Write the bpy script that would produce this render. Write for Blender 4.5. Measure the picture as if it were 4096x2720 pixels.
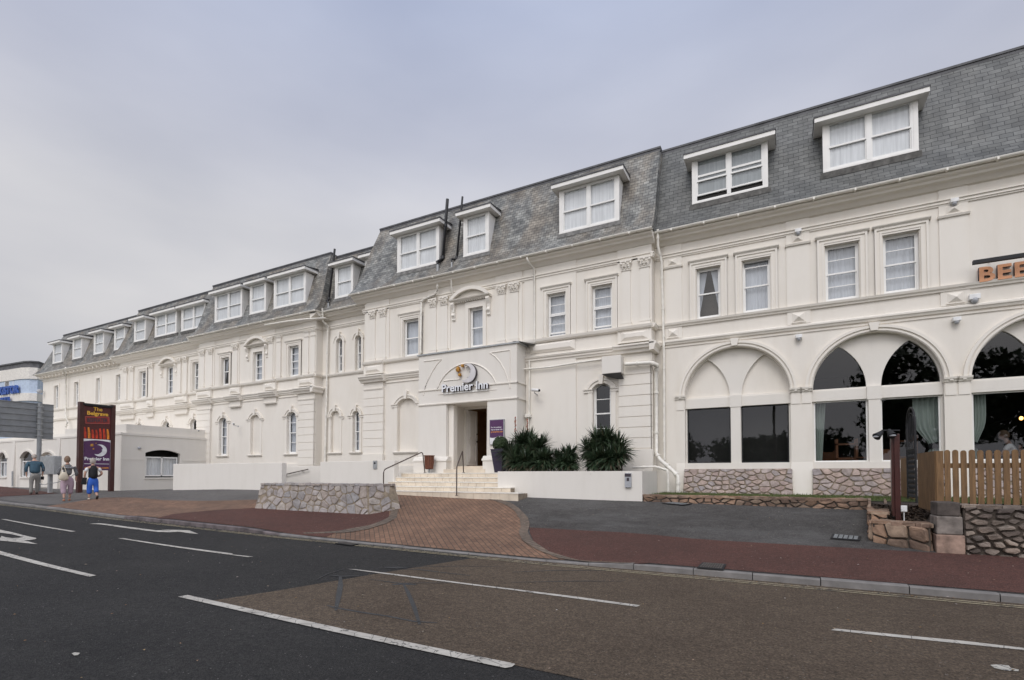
import bpy, bmesh, math, random
from mathutils import Vector, Matrix
R = math.radians
for o in list(bpy.data.objects): bpy.data.objects.remove(o)
sc = bpy.context.scene
COL = sc.collection
# ------------------------------------------------------------------ camera
FPX = 2048.0; PITCH = R(1.5); PHI = math.atan2(2048+1800, FPX); HZ = 1897.0
CY = HZ - FPX*math.tan(PITCH)
fwd = Vector((-math.cos(PHI)*math.cos(PITCH), math.sin(PHI)*math.cos(PITCH), math.sin(PITCH)))
rgt = Vector((math.sin(PHI), math.cos(PHI), 0)); upv = rgt.cross(fwd)
EYE = Vector((0, 0, 1.6))
cd = bpy.data.cameras.new('camera'); cam = bpy.data.objects.new('camera', cd); COL.objects.link(cam)
cd.lens = 18; cd.sensor_width = 36; cd.shift_y = (CY-1360)/4096; cd.clip_start = .1; cd.clip_end = 3000
m = Matrix.Identity(4)
for i in range(3): m[i][0] = rgt[i]; m[i][1] = upv[i]; m[i][2] = -fwd[i]; m[i][3] = EYE[i]
cam.matrix_world = m; sc.camera = cam
# ------------------------------------------------------------------ light
SUN_EL, SUN_AZ = R(50), R(174)      # azimuth from +Y clockwise: light comes from behind the camera, from its left
sc.view_settings.view_transform = 'Standard'; sc.view_settings.look = 'None'
sc.view_settings.exposure = 0.64; sc.view_settings.gamma = 1
w = bpy.data.worlds.new('World'); sc.world = w; w.use_nodes = True
def nd(nt, t, **k):
    n = nt.nodes.new(t)
    for a, b in k.items():
        if a.startswith('i_'): n.inputs[int(a[2:])].default_value = b
        else: setattr(n, a, b)
    return n
def lk(nt, a, ao, b, bi): nt.links.new(a.outputs[ao], b.inputs[bi])
def ramp(nt, pts, interp='LINEAR'):
    n = nt.nodes.new('ShaderNodeValToRGB'); cr = n.color_ramp; cr.interpolation = interp
    while len(cr.elements) < len(pts): cr.elements.new(.5)
    for e, (p, c) in zip(cr.elements, pts): e.position = p; e.color = (c[0], c[1], c[2], 1)
    return n
nt = w.node_tree; nt.nodes.clear()
wo = nd(nt, 'ShaderNodeOutputWorld'); bg = nd(nt, 'ShaderNodeBackground'); lk(nt, bg, 0, wo, 0)
sky = nd(nt, 'ShaderNodeTexSky', sky_type='NISHITA', sun_disc=False, sun_elevation=SUN_EL, sun_rotation=SUN_AZ, dust_density=4, air_density=1.5)
tc = nd(nt, 'ShaderNodeTexCoord')
# cloud deck: brightness varies softly with direction, colour from blue grey overhead to pale warm grey low down
mp = nd(nt, 'ShaderNodeMapping'); mp.inputs['Scale'].default_value = (1.1, 1.1, 3.2); lk(nt, tc, 'Generated', mp, 0)
nz = nd(nt, 'ShaderNodeTexNoise', noise_dimensions='3D'); nz.inputs['Scale'].default_value = 1.5; nz.inputs['Detail'].default_value = 5; nz.inputs['Roughness'].default_value = .45
lk(nt, mp, 0, nz, 'Vector')
sx = nd(nt, 'ShaderNodeSeparateXYZ'); lk(nt, tc, 'Generated', sx, 0)
el = ramp(nt, [(0, (3.0, 3.0, 3.25)), (.10, (3.15, 3.15, 3.4)), (.24, (4.15, 4.05, 4.1)), (.40, (4.35, 4.28, 4.38)), (.54, (3.6, 3.7, 4.25)), (.68, (2.75, 3.05, 4.0)), (.85, (2.6, 2.9, 3.7)), (1, (3.0, 3.15, 3.65))])
lk(nt, sx, 2, el, 0)
nr = ramp(nt, [(.3, (.80, .815, .86)), (.7, (1.13, 1.12, 1.10))]); lk(nt, nz, 0, nr, 0)
mul = nd(nt, 'ShaderNodeMix', data_type='RGBA', blend_type='MULTIPLY'); mul.inputs[0].default_value = 1
lk(nt, el, 0, mul, 6); lk(nt, nr, 0, mul, 7)
# the deck is thinner, so brighter, around the veiled sun behind the camera
br_ = nd(nt, 'ShaderNodeMapRange', interpolation_type='SMOOTHSTEP'); br_.inputs[1].default_value = .15; br_.inputs[2].default_value = -.75; br_.inputs[3].default_value = 1; br_.inputs[4].default_value = 2.35; dsun = nd(nt, 'ShaderNodeVectorMath', operation='DOT_PRODUCT'); lk(nt, tc, 'Generated', dsun, 0); dsun.inputs[1].default_value = (-.5, .87, 0); nt.links.new(dsun.outputs['Value'], br_.inputs[0])
mul2 = nd(nt, 'ShaderNodeVectorMath', operation='SCALE'); lk(nt, mul, 2, mul2, 0); lk(nt, br_, 0, mul2, 3); mul = mul2
mx = nd(nt, 'ShaderNodeMix', data_type='RGBA'); mx.inputs[0].default_value = .93
lk(nt, sky, 0, mx, 6); lk(nt, mul, 0, mx, 7); lk(nt, mx, 2, bg, 0); bg.inputs[1].default_value = .104
sl = bpy.data.lights.new('sun', 'SUN'); so = bpy.data.objects.new('sun', sl); COL.objects.link(so)
sl.energy = .75; sl.angle = R(26); sl.color = (1, .955, .89)
sd = Vector((math.sin(SUN_AZ)*math.cos(SUN_EL), math.cos(SUN_AZ)*math.cos(SUN_EL), math.sin(SUN_EL)))
so.rotation_euler = sd.to_track_quat('Z', 'Y').to_euler()
# ------------------------------------------------------------------ pixel geometry (pixels of the 4096 wide photograph)
def ray(px, py):
    return fwd + rgt*((px-2048)/FPX) - upv*((py-CY)/FPX)
def on(px, py, Y):
    d = ray(px, py); p = EYE + d*(Y/d.y); return p
def X(px, Y, py=1700): return on(px, py, Y).x
def Z(px, py, Y): return on(px, py, Y).z
def lerp(x, pts):
    if x <= pts[0][0]: return pts[0][1]
    for (a, u), (b, v) in zip(pts, pts[1:]):
        if x <= b: return u+(v-u)*(x-a)/(b-a)
    return pts[-1][1]
def sstep(t): t = max(0, min(1, t)); return t*t*(3-2*t)
BP = [(-80,.75),(-50,.72),(-30,.66),(-26,.62),(-21,.5),(-17,.3),(-11,.1),(-8,.05),(-4,0)]
KP = [(-60,7.3),(-27,7.35),(-21,7.5),(-17,7.9),(-11,8.4),(-8,8.5),(-2,8.56),(40,8.56)]
SP = [(8.56,0),(10.8,.22),(13.4,.67),(14,.76),(16.6,.87),(30,.9)]
SL = [(7.4,0),(13,.06),(30,.1)]
KU = [(-60,.06),(-17.2,.06),(-16.4,.1),(-12,.1),(-10.6,.03),(-3.2,.03),(-2.2,.1),(40,.1)]   # how far the kerb stands up
def bz(x): return (lerp(x-1,BP)+lerp(x,BP)*2+lerp(x+1,BP))/4
def ky(x): return (lerp(x-1.2,KP)+lerp(x,KP)*2+lerp(x+1.2,KP))/4
def G(x, y):
    k = ky(x)
    if y < k: return bz(x)
    t = sstep((x+30)/20); ku = lerp(x, KU)
    return bz(x) + ku + (.1-ku)*sstep((y-k)/1.3) + lerp(y-k+8.56,SP)*t + lerp(y,SL)*(1-t)
def GP(px, py):
    d = ray(px, py); z = .0; p = None
    lo, hi = 1.0, 200.0
    # march to the first crossing, then bisect
    s = 2.0; prev = 2.0
    while s < 400:
        q = EYE+d*s
        if q.z < G(q.x, q.y): break
        prev = s; s *= 1.03
    for _ in range(30):
        mid = (prev+s)/2; q = EYE+d*mid
        if q.z < G(q.x, q.y): s = mid
        else: prev = mid
    q = EYE+d*s
    return Vector((q.x, q.y, G(q.x, q.y)))
# ------------------------------------------------------------------ materials
MATS = {}
def base(name):
    mt = bpy.data.materials.new(name); mt.use_nodes = True; n = mt.node_tree; n.nodes.clear()
    out = nd(n, 'ShaderNodeOutputMaterial'); b = nd(n, 'ShaderNodeBsdfPrincipled'); lk(n, b, 0, out, 0)
    MATS[name] = mt; return mt, n, b, out
def noisy(n, coord, scale, detail=4, rough=.55, stretch=None):
    z = nd(n, 'ShaderNodeTexNoise'); z.inputs['Scale'].default_value = scale; z.inputs['Detail'].default_value = detail; z.inputs['Roughness'].default_value = rough
    if stretch:
        mpp = nd(n, 'ShaderNodeMapping'); mpp.inputs['Scale'].default_value = stretch; n.links.new(coord, mpp.inputs[0]); n.links.new(mpp.outputs[0], z.inputs['Vector'])
    else: n.links.new(coord, z.inputs['Vector'])
    return z
def mixc(n, fac, a, b, blend='MIX', f=None):
    k = nd(n, 'ShaderNodeMix', data_type='RGBA', blend_type=blend)
    if fac is None: k.inputs[0].default_value = f
    else: n.links.new(fac, k.inputs[0])
    for s, v in ((6, a), (7, b)):
        if hasattr(v, 'is_linked') or isinstance(v, bpy.types.NodeSocket): n.links.new(v, k.inputs[s])
        else: k.inputs[s].default_value = (v[0], v[1], v[2], 1)
    return k.outputs[2]
def bump(n, b, h, strength=.3, dist=.01):
    u = nd(n, 'ShaderNodeBump'); u.inputs['Strength'].default_value = strength; u.inputs['Distance'].default_value = dist
    n.links.new(h, u.inputs['Height']); lk(n, u, 0, b, 'Normal'); return u
def mm(n, op, a, b=None, clamp=False):
    k = nd(n, 'ShaderNodeMath', operation=op, use_clamp=clamp)
    for i, v in enumerate((a, b)):
        if v is None: continue
        if isinstance(v, (int, float)): k.inputs[i].default_value = v
        else: n.links.new(v, k.inputs[i])
    return k.outputs[0]
def plain(name, c, rough=.6, metal=0, var=.12, scale=6, bmp=0, bscale=40, spec=None):
    mt, n, b, _ = base(name); t = nd(n, 'ShaderNodeTexCoord').outputs['Object']
    z = noisy(n, t, scale, 5); dk = tuple(v*(1-var) for v in c); lt = tuple(min(1, v*(1+var)) for v in c)
    r = ramp(n, [(.3, dk), (.7, lt)]); lk(n, z, 0, r, 0); lk(n, r, 0, b, 'Base Color')
    b.inputs['Roughness'].default_value = rough; b.inputs['Metallic'].default_value = metal
    if spec is not None: b.inputs['Specular IOR Level'].default_value = spec
    if bmp: bump(n, b, noisy(n, t, bscale, 3).outputs[0], bmp, .01)
    return mt
# painted render of the walls: cream white, faint dirt streaks and blotches
def stucco(name, c, dirt, amt=.35, bs=.25):
    mt, n, b, _ = base(name); t = nd(n, 'ShaderNodeTexCoord').outputs['Object']
    big = noisy(n, t, .7, 6, .6); streak = noisy(n, t, 2.2, 5, .6, (1.5, 1.5, .3)); fine = noisy(n, t, 60, 3)
    a = ramp(n, [(.46, (0, 0, 0)), (.78, (1, 1, 1))]); lk(n, streak, 0, a, 0)
    a2 = ramp(n, [(.35, (0, 0, 0)), (.8, (1, 1, 1))]); lk(n, big, 0, a2, 0)
    f = mm(n, 'MULTIPLY', mm(n, 'ADD', mm(n, 'MULTIPLY', a.outputs[0], .6), mm(n, 'MULTIPLY', a2.outputs[0], .45)), amt)
    col = mixc(n, f, c, dirt); n.links.new(col, b.inputs['Base Color']); b.inputs['Roughness'].default_value = .75
    b.inputs['Specular IOR Level'].default_value = .25
    h = mm(n, 'ADD', mm(n, 'MULTIPLY', fine.outputs[0], .35), noisy(n, t, 9, 4).outputs[0]); bump(n, b, h, bs, .012)
    return mt
stucco('stucco', (.765, .722, .652), (.56, .50, .41), .34, .14)
stucco('stucco_white', (.735, .70, .64), (.56, .52, .45), .3, .12)
stucco('stucco_trim', (.78, .738, .668), (.58, .52, .43), .26, .08)
plain('white_paint', (.80, .78, .74), .4, var=.05, scale=3)
plain('upvc', (.80, .79, .76), .35, var=.03)
plain('pipe_cream', (.76, .73, .66), .4, var=.1)
plain('apron', (.17, .165, .155), .7, var=.45, scale=7)
plain('lead', (.085, .085, .09), .6, var=.4, scale=3)
plain('black_pipe', (.022, .022, .024), .45, var=.2)
plain('black_iron', (.014, .014, .015), .7)
plain('dark_steel', (.10, .075, .065), .35, .3)
plain('galv', (.36, .37, .37), .5, .35, var=.15, scale=8)
plain('sign_back', (.24, .25, .255), .55, .2, var=.12, scale=4)
plain('red_post', (.05, .012, .009), .35, var=.2)
plain('plastic_white', (.75, .75, .74), .35)
plain('grey_plastic', (.38, .39, .41), .4)
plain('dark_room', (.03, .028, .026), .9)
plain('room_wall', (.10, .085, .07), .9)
plain('brown_interior', (.42, .27, .15), .7)
plain('floor_wood', (.08, .04, .02), .5)
plain('shelf_wood', (.20, .075, .03), .45, var=.3)
plain('letter_copper', (.72, .34, .17), .45, var=.08)
plain('letter_face', (.74, .75, .77), .35, .1)
plain('letter_edge', (.045, .035, .045), .5)
plain('purple', (.075, .02, .085), .45)
plain('pot_dark', (.035, .028, .05), .4)
plain('orange_text', (.75, .30, .03), .5)
plain('yellow_text', (.80, .45, .05), .5)
plain('white_text', (.80, .80, .80), .5)
plain('blue_text', (.03, .09, .35), .5)
plain('hotel_blue', (.47, .55, .66), .7)
plain('hotel_cream', (.72, .68, .62), .7)
plain('step_tile', (.66, .57, .45), .5, var=.14, scale=2.5)
plain('step_nose', (.80, .76, .68), .5)
plain('bin_wood', (.15, .05, .025), .5, var=.3, scale=14)
plain('skin', (.50, .30, .22), .6, var=.06)
plain('hair_grey', (.36, .32, .28), .8, var=.3, scale=60, bmp=.6, bscale=90)
plain('hair_brown', (.20, .13, .085), .8, var=.4, scale=60, bmp=.6, bscale=90)
plain('shirt_blue', (.04, .085, .12), .85, var=.2, scale=9, bmp=.4, bscale=14)
plain('trouser_grey', (.22, .21, .19), .85, var=.12, scale=9, bmp=.4, bscale=12)
plain('trouser_mauve', (.42, .31, .36), .85, var=.1, bmp=.4, bscale=12)
plain('trouser_blue', (.03, .12, .50), .8, var=.15, bmp=.4, bscale=12)
plain('black_cloth', (.012, .012, .014), .9, var=.3)
plain('white_cloth', (.72, .72, .72), .9)
plain('shoe_dark', (.03, .022, .018), .5)
plain('shoe_tan', (.36, .14, .07), .5)
plain('shoe_cream', (.55, .47, .38), .6)
plain('bag_cream', (.60, .53, .41), .7)
plain('road_paint', (.62, .61, .57), .6, var=.2, scale=14)
plain('star_gold', (.48, .24, .035), .4)
plain('flame_red', (.48, .035, .01), .5, var=.5, scale=5)
plain('flame_orange', (.75, .22, .02), .5, var=.5, scale=7)
plain('sign_dark', (.075, .01, .01), .45)
plain('sign_face_red', (.40, .10, .08), .5)
def striped(name, a, b_, f):
    mt, n, b, _ = base(name); t = nd(n, 'ShaderNodeTexCoord').outputs['Object']
    s = nd(n, 'ShaderNodeSeparateXYZ'); n.links.new(t, s.inputs[0])
    v = mm(n, 'GREATER_THAN', mm(n, 'FRACT', mm(n, 'MULTIPLY', s.outputs[2], f)), .76)
    n.links.new(mixc(n, v, a, b_), b.inputs['Base Color']); b.inputs['Roughness'].default_value = .9
striped('striped_cloth', (.015, .015, .02), (.55, .55, .55), 24)
# slates: brick pattern in metres on the roof's own UVs
def slate(name, c1, c2, stain, samt, w_=.33, h_=.2, lamt=.8):
    mt, n, b, _ = base(name); uv = nd(n, 'ShaderNodeTexCoord').outputs['UV']
    br = nd(n, 'ShaderNodeTexBrick', offset=.5); br.inputs['Scale'].default_value = 1; br.inputs['Mortar Size'].default_value = .0055
    br.inputs['Brick Width'].default_value = w_; br.inputs['Row Height'].default_value = h_; br.inputs['Mortar Smooth'].default_value = .15
    wob = noisy(n, uv, 1.3, 3); off = nd(n, 'ShaderNodeVectorMath', operation='SCALE'); n.links.new(wob.outputs[1], off.inputs[0]); off.inputs['Scale'].default_value = .10
    ad = nd(n, 'ShaderNodeVectorMath', operation='ADD'); n.links.new(uv, ad.inputs[0]); n.links.new(off.outputs[0], ad.inputs[1]); n.links.new(ad.outputs[0], br.inputs['Vector'])
    br.inputs['Color1'].default_value = (*c1, 1); br.inputs['Color2'].default_value = (*c2, 1); br.inputs['Mortar'].default_value = (.016, .016, .017, 1)
    st = noisy(n, uv, .8, 7, .65, (1, .45, 1)); r = ramp(n, [(.44, (0, 0, 0)), (.60, (1, 1, 1))]); lk(n, st, 0, r, 0)
    c = mixc(n, mm(n, 'MULTIPLY', r.outputs[0], samt), br.outputs[0], stain)
    lich = noisy(n, uv, 2.1, 6, .7); lr = ramp(n, [(.38, (.5, .5, .5)), (.68, (1.65, 1.65, 1.6))]); lk(n, lich, 0, lr, 0)
    c = mixc(n, None, c, lr.outputs[0], 'MULTIPLY', lamt)
    n.links.new(mixc(n, br.outputs['Fac'], c, (.016, .016, .017)), b.inputs['Base Color']); b.inputs['Roughness'].default_value = .55
    # each course tips outward towards its lower edge
    s = nd(n, 'ShaderNodeSeparateXYZ'); n.links.new(ad.outputs[0], s.inputs[0])
    saw = mm(n, 'SUBTRACT', 1, mm(n, 'FRACT', mm(n, 'DIVIDE', s.outputs[1], h_)))
    hh = mm(n, 'ADD', mm(n, 'MULTIPLY', saw, .8), mm(n, 'MULTIPLY', noisy(n, uv, 24, 3).outputs[0], .35))
    hh = mm(n, 'SUBTRACT', hh, mm(n, 'MULTIPLY', br.outputs['Fac'], .8)); bump(n, b, hh, .55, .02)
slate('slate_old', (.275, .275, .26), (.13, .133, .13), (.24, .20, .155), .65, .19, .115)
slate('slate_new', (.152, .155, .150), (.092, .095, .092), (.19, .175, .15), .15, .26, .135, .45)
# asphalt family
def asphalt(name, c, c2, speck=.5, wear=None, scale=1.0):
    mt, n, b, _ = base(name); t = nd(n, 'ShaderNodeTexCoord').outputs['Object']
    big = noisy(n, t, .45, 6, .6); mid = noisy(n, t, 5, 5, .6)
    f = mm(n, 'ADD', mm(n, 'MULTIPLY', big.outputs[0], .65), mm(n, 'MULTIPLY', mid.outputs[0], .35))
    r = ramp(n, [(.36, c), (.62, c2)]); n.links.new(f, r.inputs[0])
    g = noisy(n, t, 48*scale, 4, .75); gr = ramp(n, [(.36, (.3, .3, .3)), (.66, (1.9, 1.87, 1.8))]); lk(n, g, 0, gr, 0)
    g2 = noisy(n, t, 17*scale, 5, .8); g2r = ramp(n, [(.38, (.45, .45, .45)), (.63, (1.65, 1.63, 1.58))]); lk(n, g2, 0, g2r, 0)
    col = mixc(n, None, r.outputs[0], gr.outputs[0], 'MULTIPLY', speck); col = mixc(n, None, col, g2r.outputs[0], 'MULTIPLY', speck*.6)
    vo = nd(n, 'ShaderNodeTexVoronoi'); vo.inputs['Scale'].default_value = 26*scale; n.links.new(t, vo.inputs['Vector'])
    sp = mm(n, 'MULTIPLY', mm(n, 'LESS_THAN', vo.outputs[0], .17), mm(n, 'GREATER_THAN', noisy(n, t, 13, 2).outputs[0], .6))
    col = mixc(n, mm(n, 'MULTIPLY', sp, .5), col, (.32, .31, .29))
    if wear:
        wn = noisy(n, t, .9, 6, .7, (.5, 1.2, 1)); wr = ramp(n, [(.5, (0, 0, 0)), (.68, (1, 1, 1))]); lk(n, wn, 0, wr, 0)
        col = mixc(n, mm(n, 'MULTIPLY', wr.outputs[0], .5), col, wear)
    n.links.new(col, b.inputs['Base Color']); b.inputs['Roughness'].default_value = .85; b.inputs['Specular IOR Level'].default_value = .3
    v2 = nd(n, 'ShaderNodeTexVoronoi'); v2.inputs['Scale'].default_value = 75*scale; n.links.new(t, v2.inputs['Vector'])
    bump(n, b, mm(n, 'ADD', v2.outputs[0], g.outputs[0]), 1.0, .012)
asphalt('asphalt_dark', (.021, .021, .0215), (.034, .0335, .033), .8)
asphalt('asphalt_brown', (.078, .058, .042), (.115, .088, .064), .75)
asphalt('asphalt_red', (.080, .040, .033), (.112, .052, .042), .5)
asphalt('asphalt_grey', (.050, .047, .045), (.098, .094, .091), .6, (.15, .147, .143))
asphalt('asphalt_pale', (.105, .098, .093), (.15, .142, .135), .4, (.19, .18, .17))
asphalt('sealant', (.055, .058, .06), (.085, .085, .085), .2)
# brick paving laid as herringbone (world metres)
def paving(name, c1, c2, rot=45):
    mt, n, b, _ = base(name); t = nd(n, 'ShaderNodeTexCoord').outputs['Object']
    mp_ = nd(n, 'ShaderNodeMapping'); mp_.inputs['Rotation'].default_value = (0, 0, R(rot)); n.links.new(t, mp_.inputs[0])
    br = nd(n, 'ShaderNodeTexBrick', offset=.5); br.inputs['Scale'].default_value = 1; br.inputs['Mortar Size'].default_value = .007; br.inputs['Brick Width'].default_value = .215; br.inputs['Row Height'].default_value = .108
    n.links.new(mp_.outputs[0], br.inputs['Vector'])
    br.inputs['Color1'].default_value = (*c1, 1); br.inputs['Color2'].default_value = (*c2, 1); br.inputs['Mortar'].default_value = (.05, .04, .03, 1)
    w1 = noisy(n, t, .8, 6, .6); r = ramp(n, [(.3, (.7, .7, .7)), (.7, (1.25, 1.2, 1.15))]); lk(n, w1, 0, r, 0)
    c = mixc(n, None, br.outputs[0], r.outputs[0], 'MULTIPLY', .9)
    n.links.new(c, b.inputs['Base Color']); b.inputs['Roughness'].default_value = .85
    bump(n, b, mm(n, 'SUBTRACT', noisy(n, t, 50, 3).outputs[0], br.outputs['Fac']), .5, .01)
paving('brick_paving', (.225, .132, .085), (.16, .092, .06))
paving('brick_edge', (.17, .13, .10), (.12, .095, .075), 20)
plain('kerb_stone', (.185, .175, .165), .8, var=.22, scale=5, bmp=.4, bscale=60)
plain('kerb_granite', (.12, .10, .10), .7, var=.6, scale=3.2, bmp=.5, bscale=30)
plain('mortar', (.25, .205, .15), .9, var=.3, scale=7, bmp=.8, bscale=30)
plain('mortar_dark', (.075, .06, .048), .95, var=.4, scale=7, bmp=.8, bscale=30)
def rubble_mat(name, cs, dirt=.0, dsc=.6):
    mt, n, b, _ = base(name); g = nd(n, 'ShaderNodeNewGeometry'); t = nd(n, 'ShaderNodeTexCoord').outputs['Object']
    r = ramp(n, [(i/(len(cs)-1), c) for i, c in enumerate(cs)]); lk(n, g, 'Random Per Island', r, 0)
    z = noisy(n, t, 7, 6, .65); zr = ramp(n, [(.3, (.6, .58, .56)), (.7, (1.3, 1.3, 1.3))]); lk(n, z, 0, zr, 0)
    c = mixc(n, None, r.outputs[0], zr.outputs[0], 'MULTIPLY', .85)
    if dirt:
        z2 = noisy(n, t, dsc*2, 4, .6); r2 = ramp(n, [(.42, (0, 0, 0)), (.6, (1, 1, 1))]); lk(n, z2, 0, r2, 0)
        c = mixc(n, mm(n, 'MULTIPLY', r2.outputs[0], dirt), c, (.03, .026, .024))
    n.links.new(c, b.inputs['Base Color']); b.inputs['Roughness'].default_value = .8
    bump(n, b, mm(n, 'ADD', noisy(n, t, 22, 5, .7).outputs[0], z.outputs[0]), .6, .02)
rubble_mat('rubble_grey', [(.33, .30, .29), (.38, .345, .325), (.28, .262, .25), (.42, .38, .34), (.34, .29, .255), (.285, .275, .275), (.37, .33, .295)])
rubble_mat('rubble_pink', [(.36, .27, .24), (.42, .35, .32), (.30, .27, .27), (.44, .34, .29), (.33, .28, .26)])
rubble_mat('rubble_brown', [(.30, .18, .11), (.38, .25, .17), (.22, .14, .10), (.42, .31, .22)], .5)
rubble_mat('rubble_dark', [(.26, .20, .165), (.09, .075, .065), (.46, .38, .32), (.15, .12, .10), (.32, .25, .20), (.40, .33, .27)], .6)
def timber(name, c, vert=True):
    mt, n, b, _ = base(name); t = nd(n, 'ShaderNodeTexCoord').outputs['Object']; g = nd(n, 'ShaderNodeNewGeometry')
    z = noisy(n, t, 9, 6, .6, (3, 3, .35) if vert else (.35, 3, 3)); r = ramp(n, [(.3, tuple(v*.6 for v in c)), (.7, tuple(v*1.25 for v in c))]); lk(n, z, 0, r, 0)
    rr = ramp(n, [(0, (.72, .72, .72)), (1, (1.2, 1.2, 1.2))]); lk(n, g, 'Random Per Island', rr, 0)
    n.links.new(mixc(n, None, r.outputs[0], rr.outputs[0], 'MULTIPLY', .8), b.inputs['Base Color']); b.inputs['Roughness'].default_value = .75
    bump(n, b, z.outputs[0], .4, .01)
timber('timber_fence', (.185, .105, .045))
def leafmat(name, cs, rough=.5, trans=.0):
    mt, n, b, _ = base(name); g = nd(n, 'ShaderNodeNewGeometry')
    r = ramp(n, [(i/(len(cs)-1), c) for i, c in enumerate(cs)]); lk(n, g, 'Random Per Island', r, 0)
    lk(n, r, 0, b, 'Base Color'); b.inputs['Roughness'].default_value = rough
leafmat('yucca_leaf', [(.018, .034, .016), (.042, .072, .032), (.024, .046, .022), (.07, .10, .055), (.032, .055, .03), (.055, .05, .025)], .42)
leafmat('tree_leaf', [(.018, .04, .012), (.04, .07, .02), (.06, .09, .03), (.028, .05, .015)], .6)
leafmat('box_leaf', [(.012, .026, .006), (.025, .05, .012), (.035, .06, .016)], .6)
leafmat('grass_blade', [(.045, .075, .015), (.09, .12, .03), (.13, .13, .05)], .7)
plain('bark', (.09, .07, .055), .9, var=.3, bmp=.6)
plain('soil', (.035, .024, .018), .95, var=.5, scale=20, bmp=.9, bscale=40)
plain('lawn', (.06, .085, .025), .9, var=.4, scale=12, bmp=.6)
plain('flower_red', (.35, .08, .03), .7)
# window glass: two clear panes over each other; mirrors the surroundings more at grazing angles
def glass(name, gain, tint=(1, 1, 1)):
    mt = bpy.data.materials.new(name); mt.use_nodes = True; n = mt.node_tree; n.nodes.clear(); MATS[name] = mt
    out = nd(n, 'ShaderNodeOutputMaterial'); tr = nd(n, 'ShaderNodeBsdfTransparent'); gl = nd(n, 'ShaderNodeBsdfGlossy'); gl.inputs['Roughness'].default_value = .015
    tr.inputs[0].default_value = (*tint, 1); t = nd(n, 'ShaderNodeTexCoord').outputs['Object']
    ge = nd(n, 'ShaderNodeNewGeometry'); dp = nd(n, 'ShaderNodeVectorMath', operation='DOT_PRODUCT'); lk(n, ge, 'Incoming', dp, 0); lk(n, ge, 'Normal', dp, 1)
    sch = mm(n, 'ADD', mm(n, 'MULTIPLY', mm(n, 'POWER', mm(n, 'SUBTRACT', 1, mm(n, 'ABSOLUTE', dp.outputs['Value'])), 5), .96), .04)
    bm_ = nd(n, 'ShaderNodeBump'); bm_.inputs['Strength'].default_value = .06; bm_.inputs['Distance'].default_value = .02; n.links.new(noisy(n, t, 1.4, 2).outputs[0], bm_.inputs['Height']); lk(n, bm_, 0, gl, 'Normal')
    ms = nd(n, 'ShaderNodeMixShader'); n.links.new(mm(n, 'MULTIPLY', sch, gain, True), ms.inputs[0]); lk(n, tr, 0, ms, 1); lk(n, gl, 0, ms, 2); lk(n, ms, 0, out, 0)
glass('glass', 1.6, (.94, .955, .96)); glass('glass_big', 1.5, (.62, .64, .64))
# net curtain: folds in the mesh, thin cloth that lets part of the light through
def net(name, c, alpha):
    mt, n, b, out = base(name); t = nd(n, 'ShaderNodeTexCoord').outputs['Object']
    z = noisy(n, t, 3, 4, .5, (6, 1, .3)); r = ramp(n, [(.3, tuple(v*.78 for v in c)), (.7, c)]); lk(n, z, 0, r, 0); lk(n, r, 0, b, 'Base Color')
    b.inputs['Roughness'].default_value = .9; b.inputs['Alpha'].default_value = alpha
net('net_curtain', (.62, .64, .68), .9); net('net_pale', (.80, .80, .80), .97); net('net_sky_reflection', (.34, .36, .36), 1); net('drape_green', (.50, .56, .51), 1)
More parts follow.
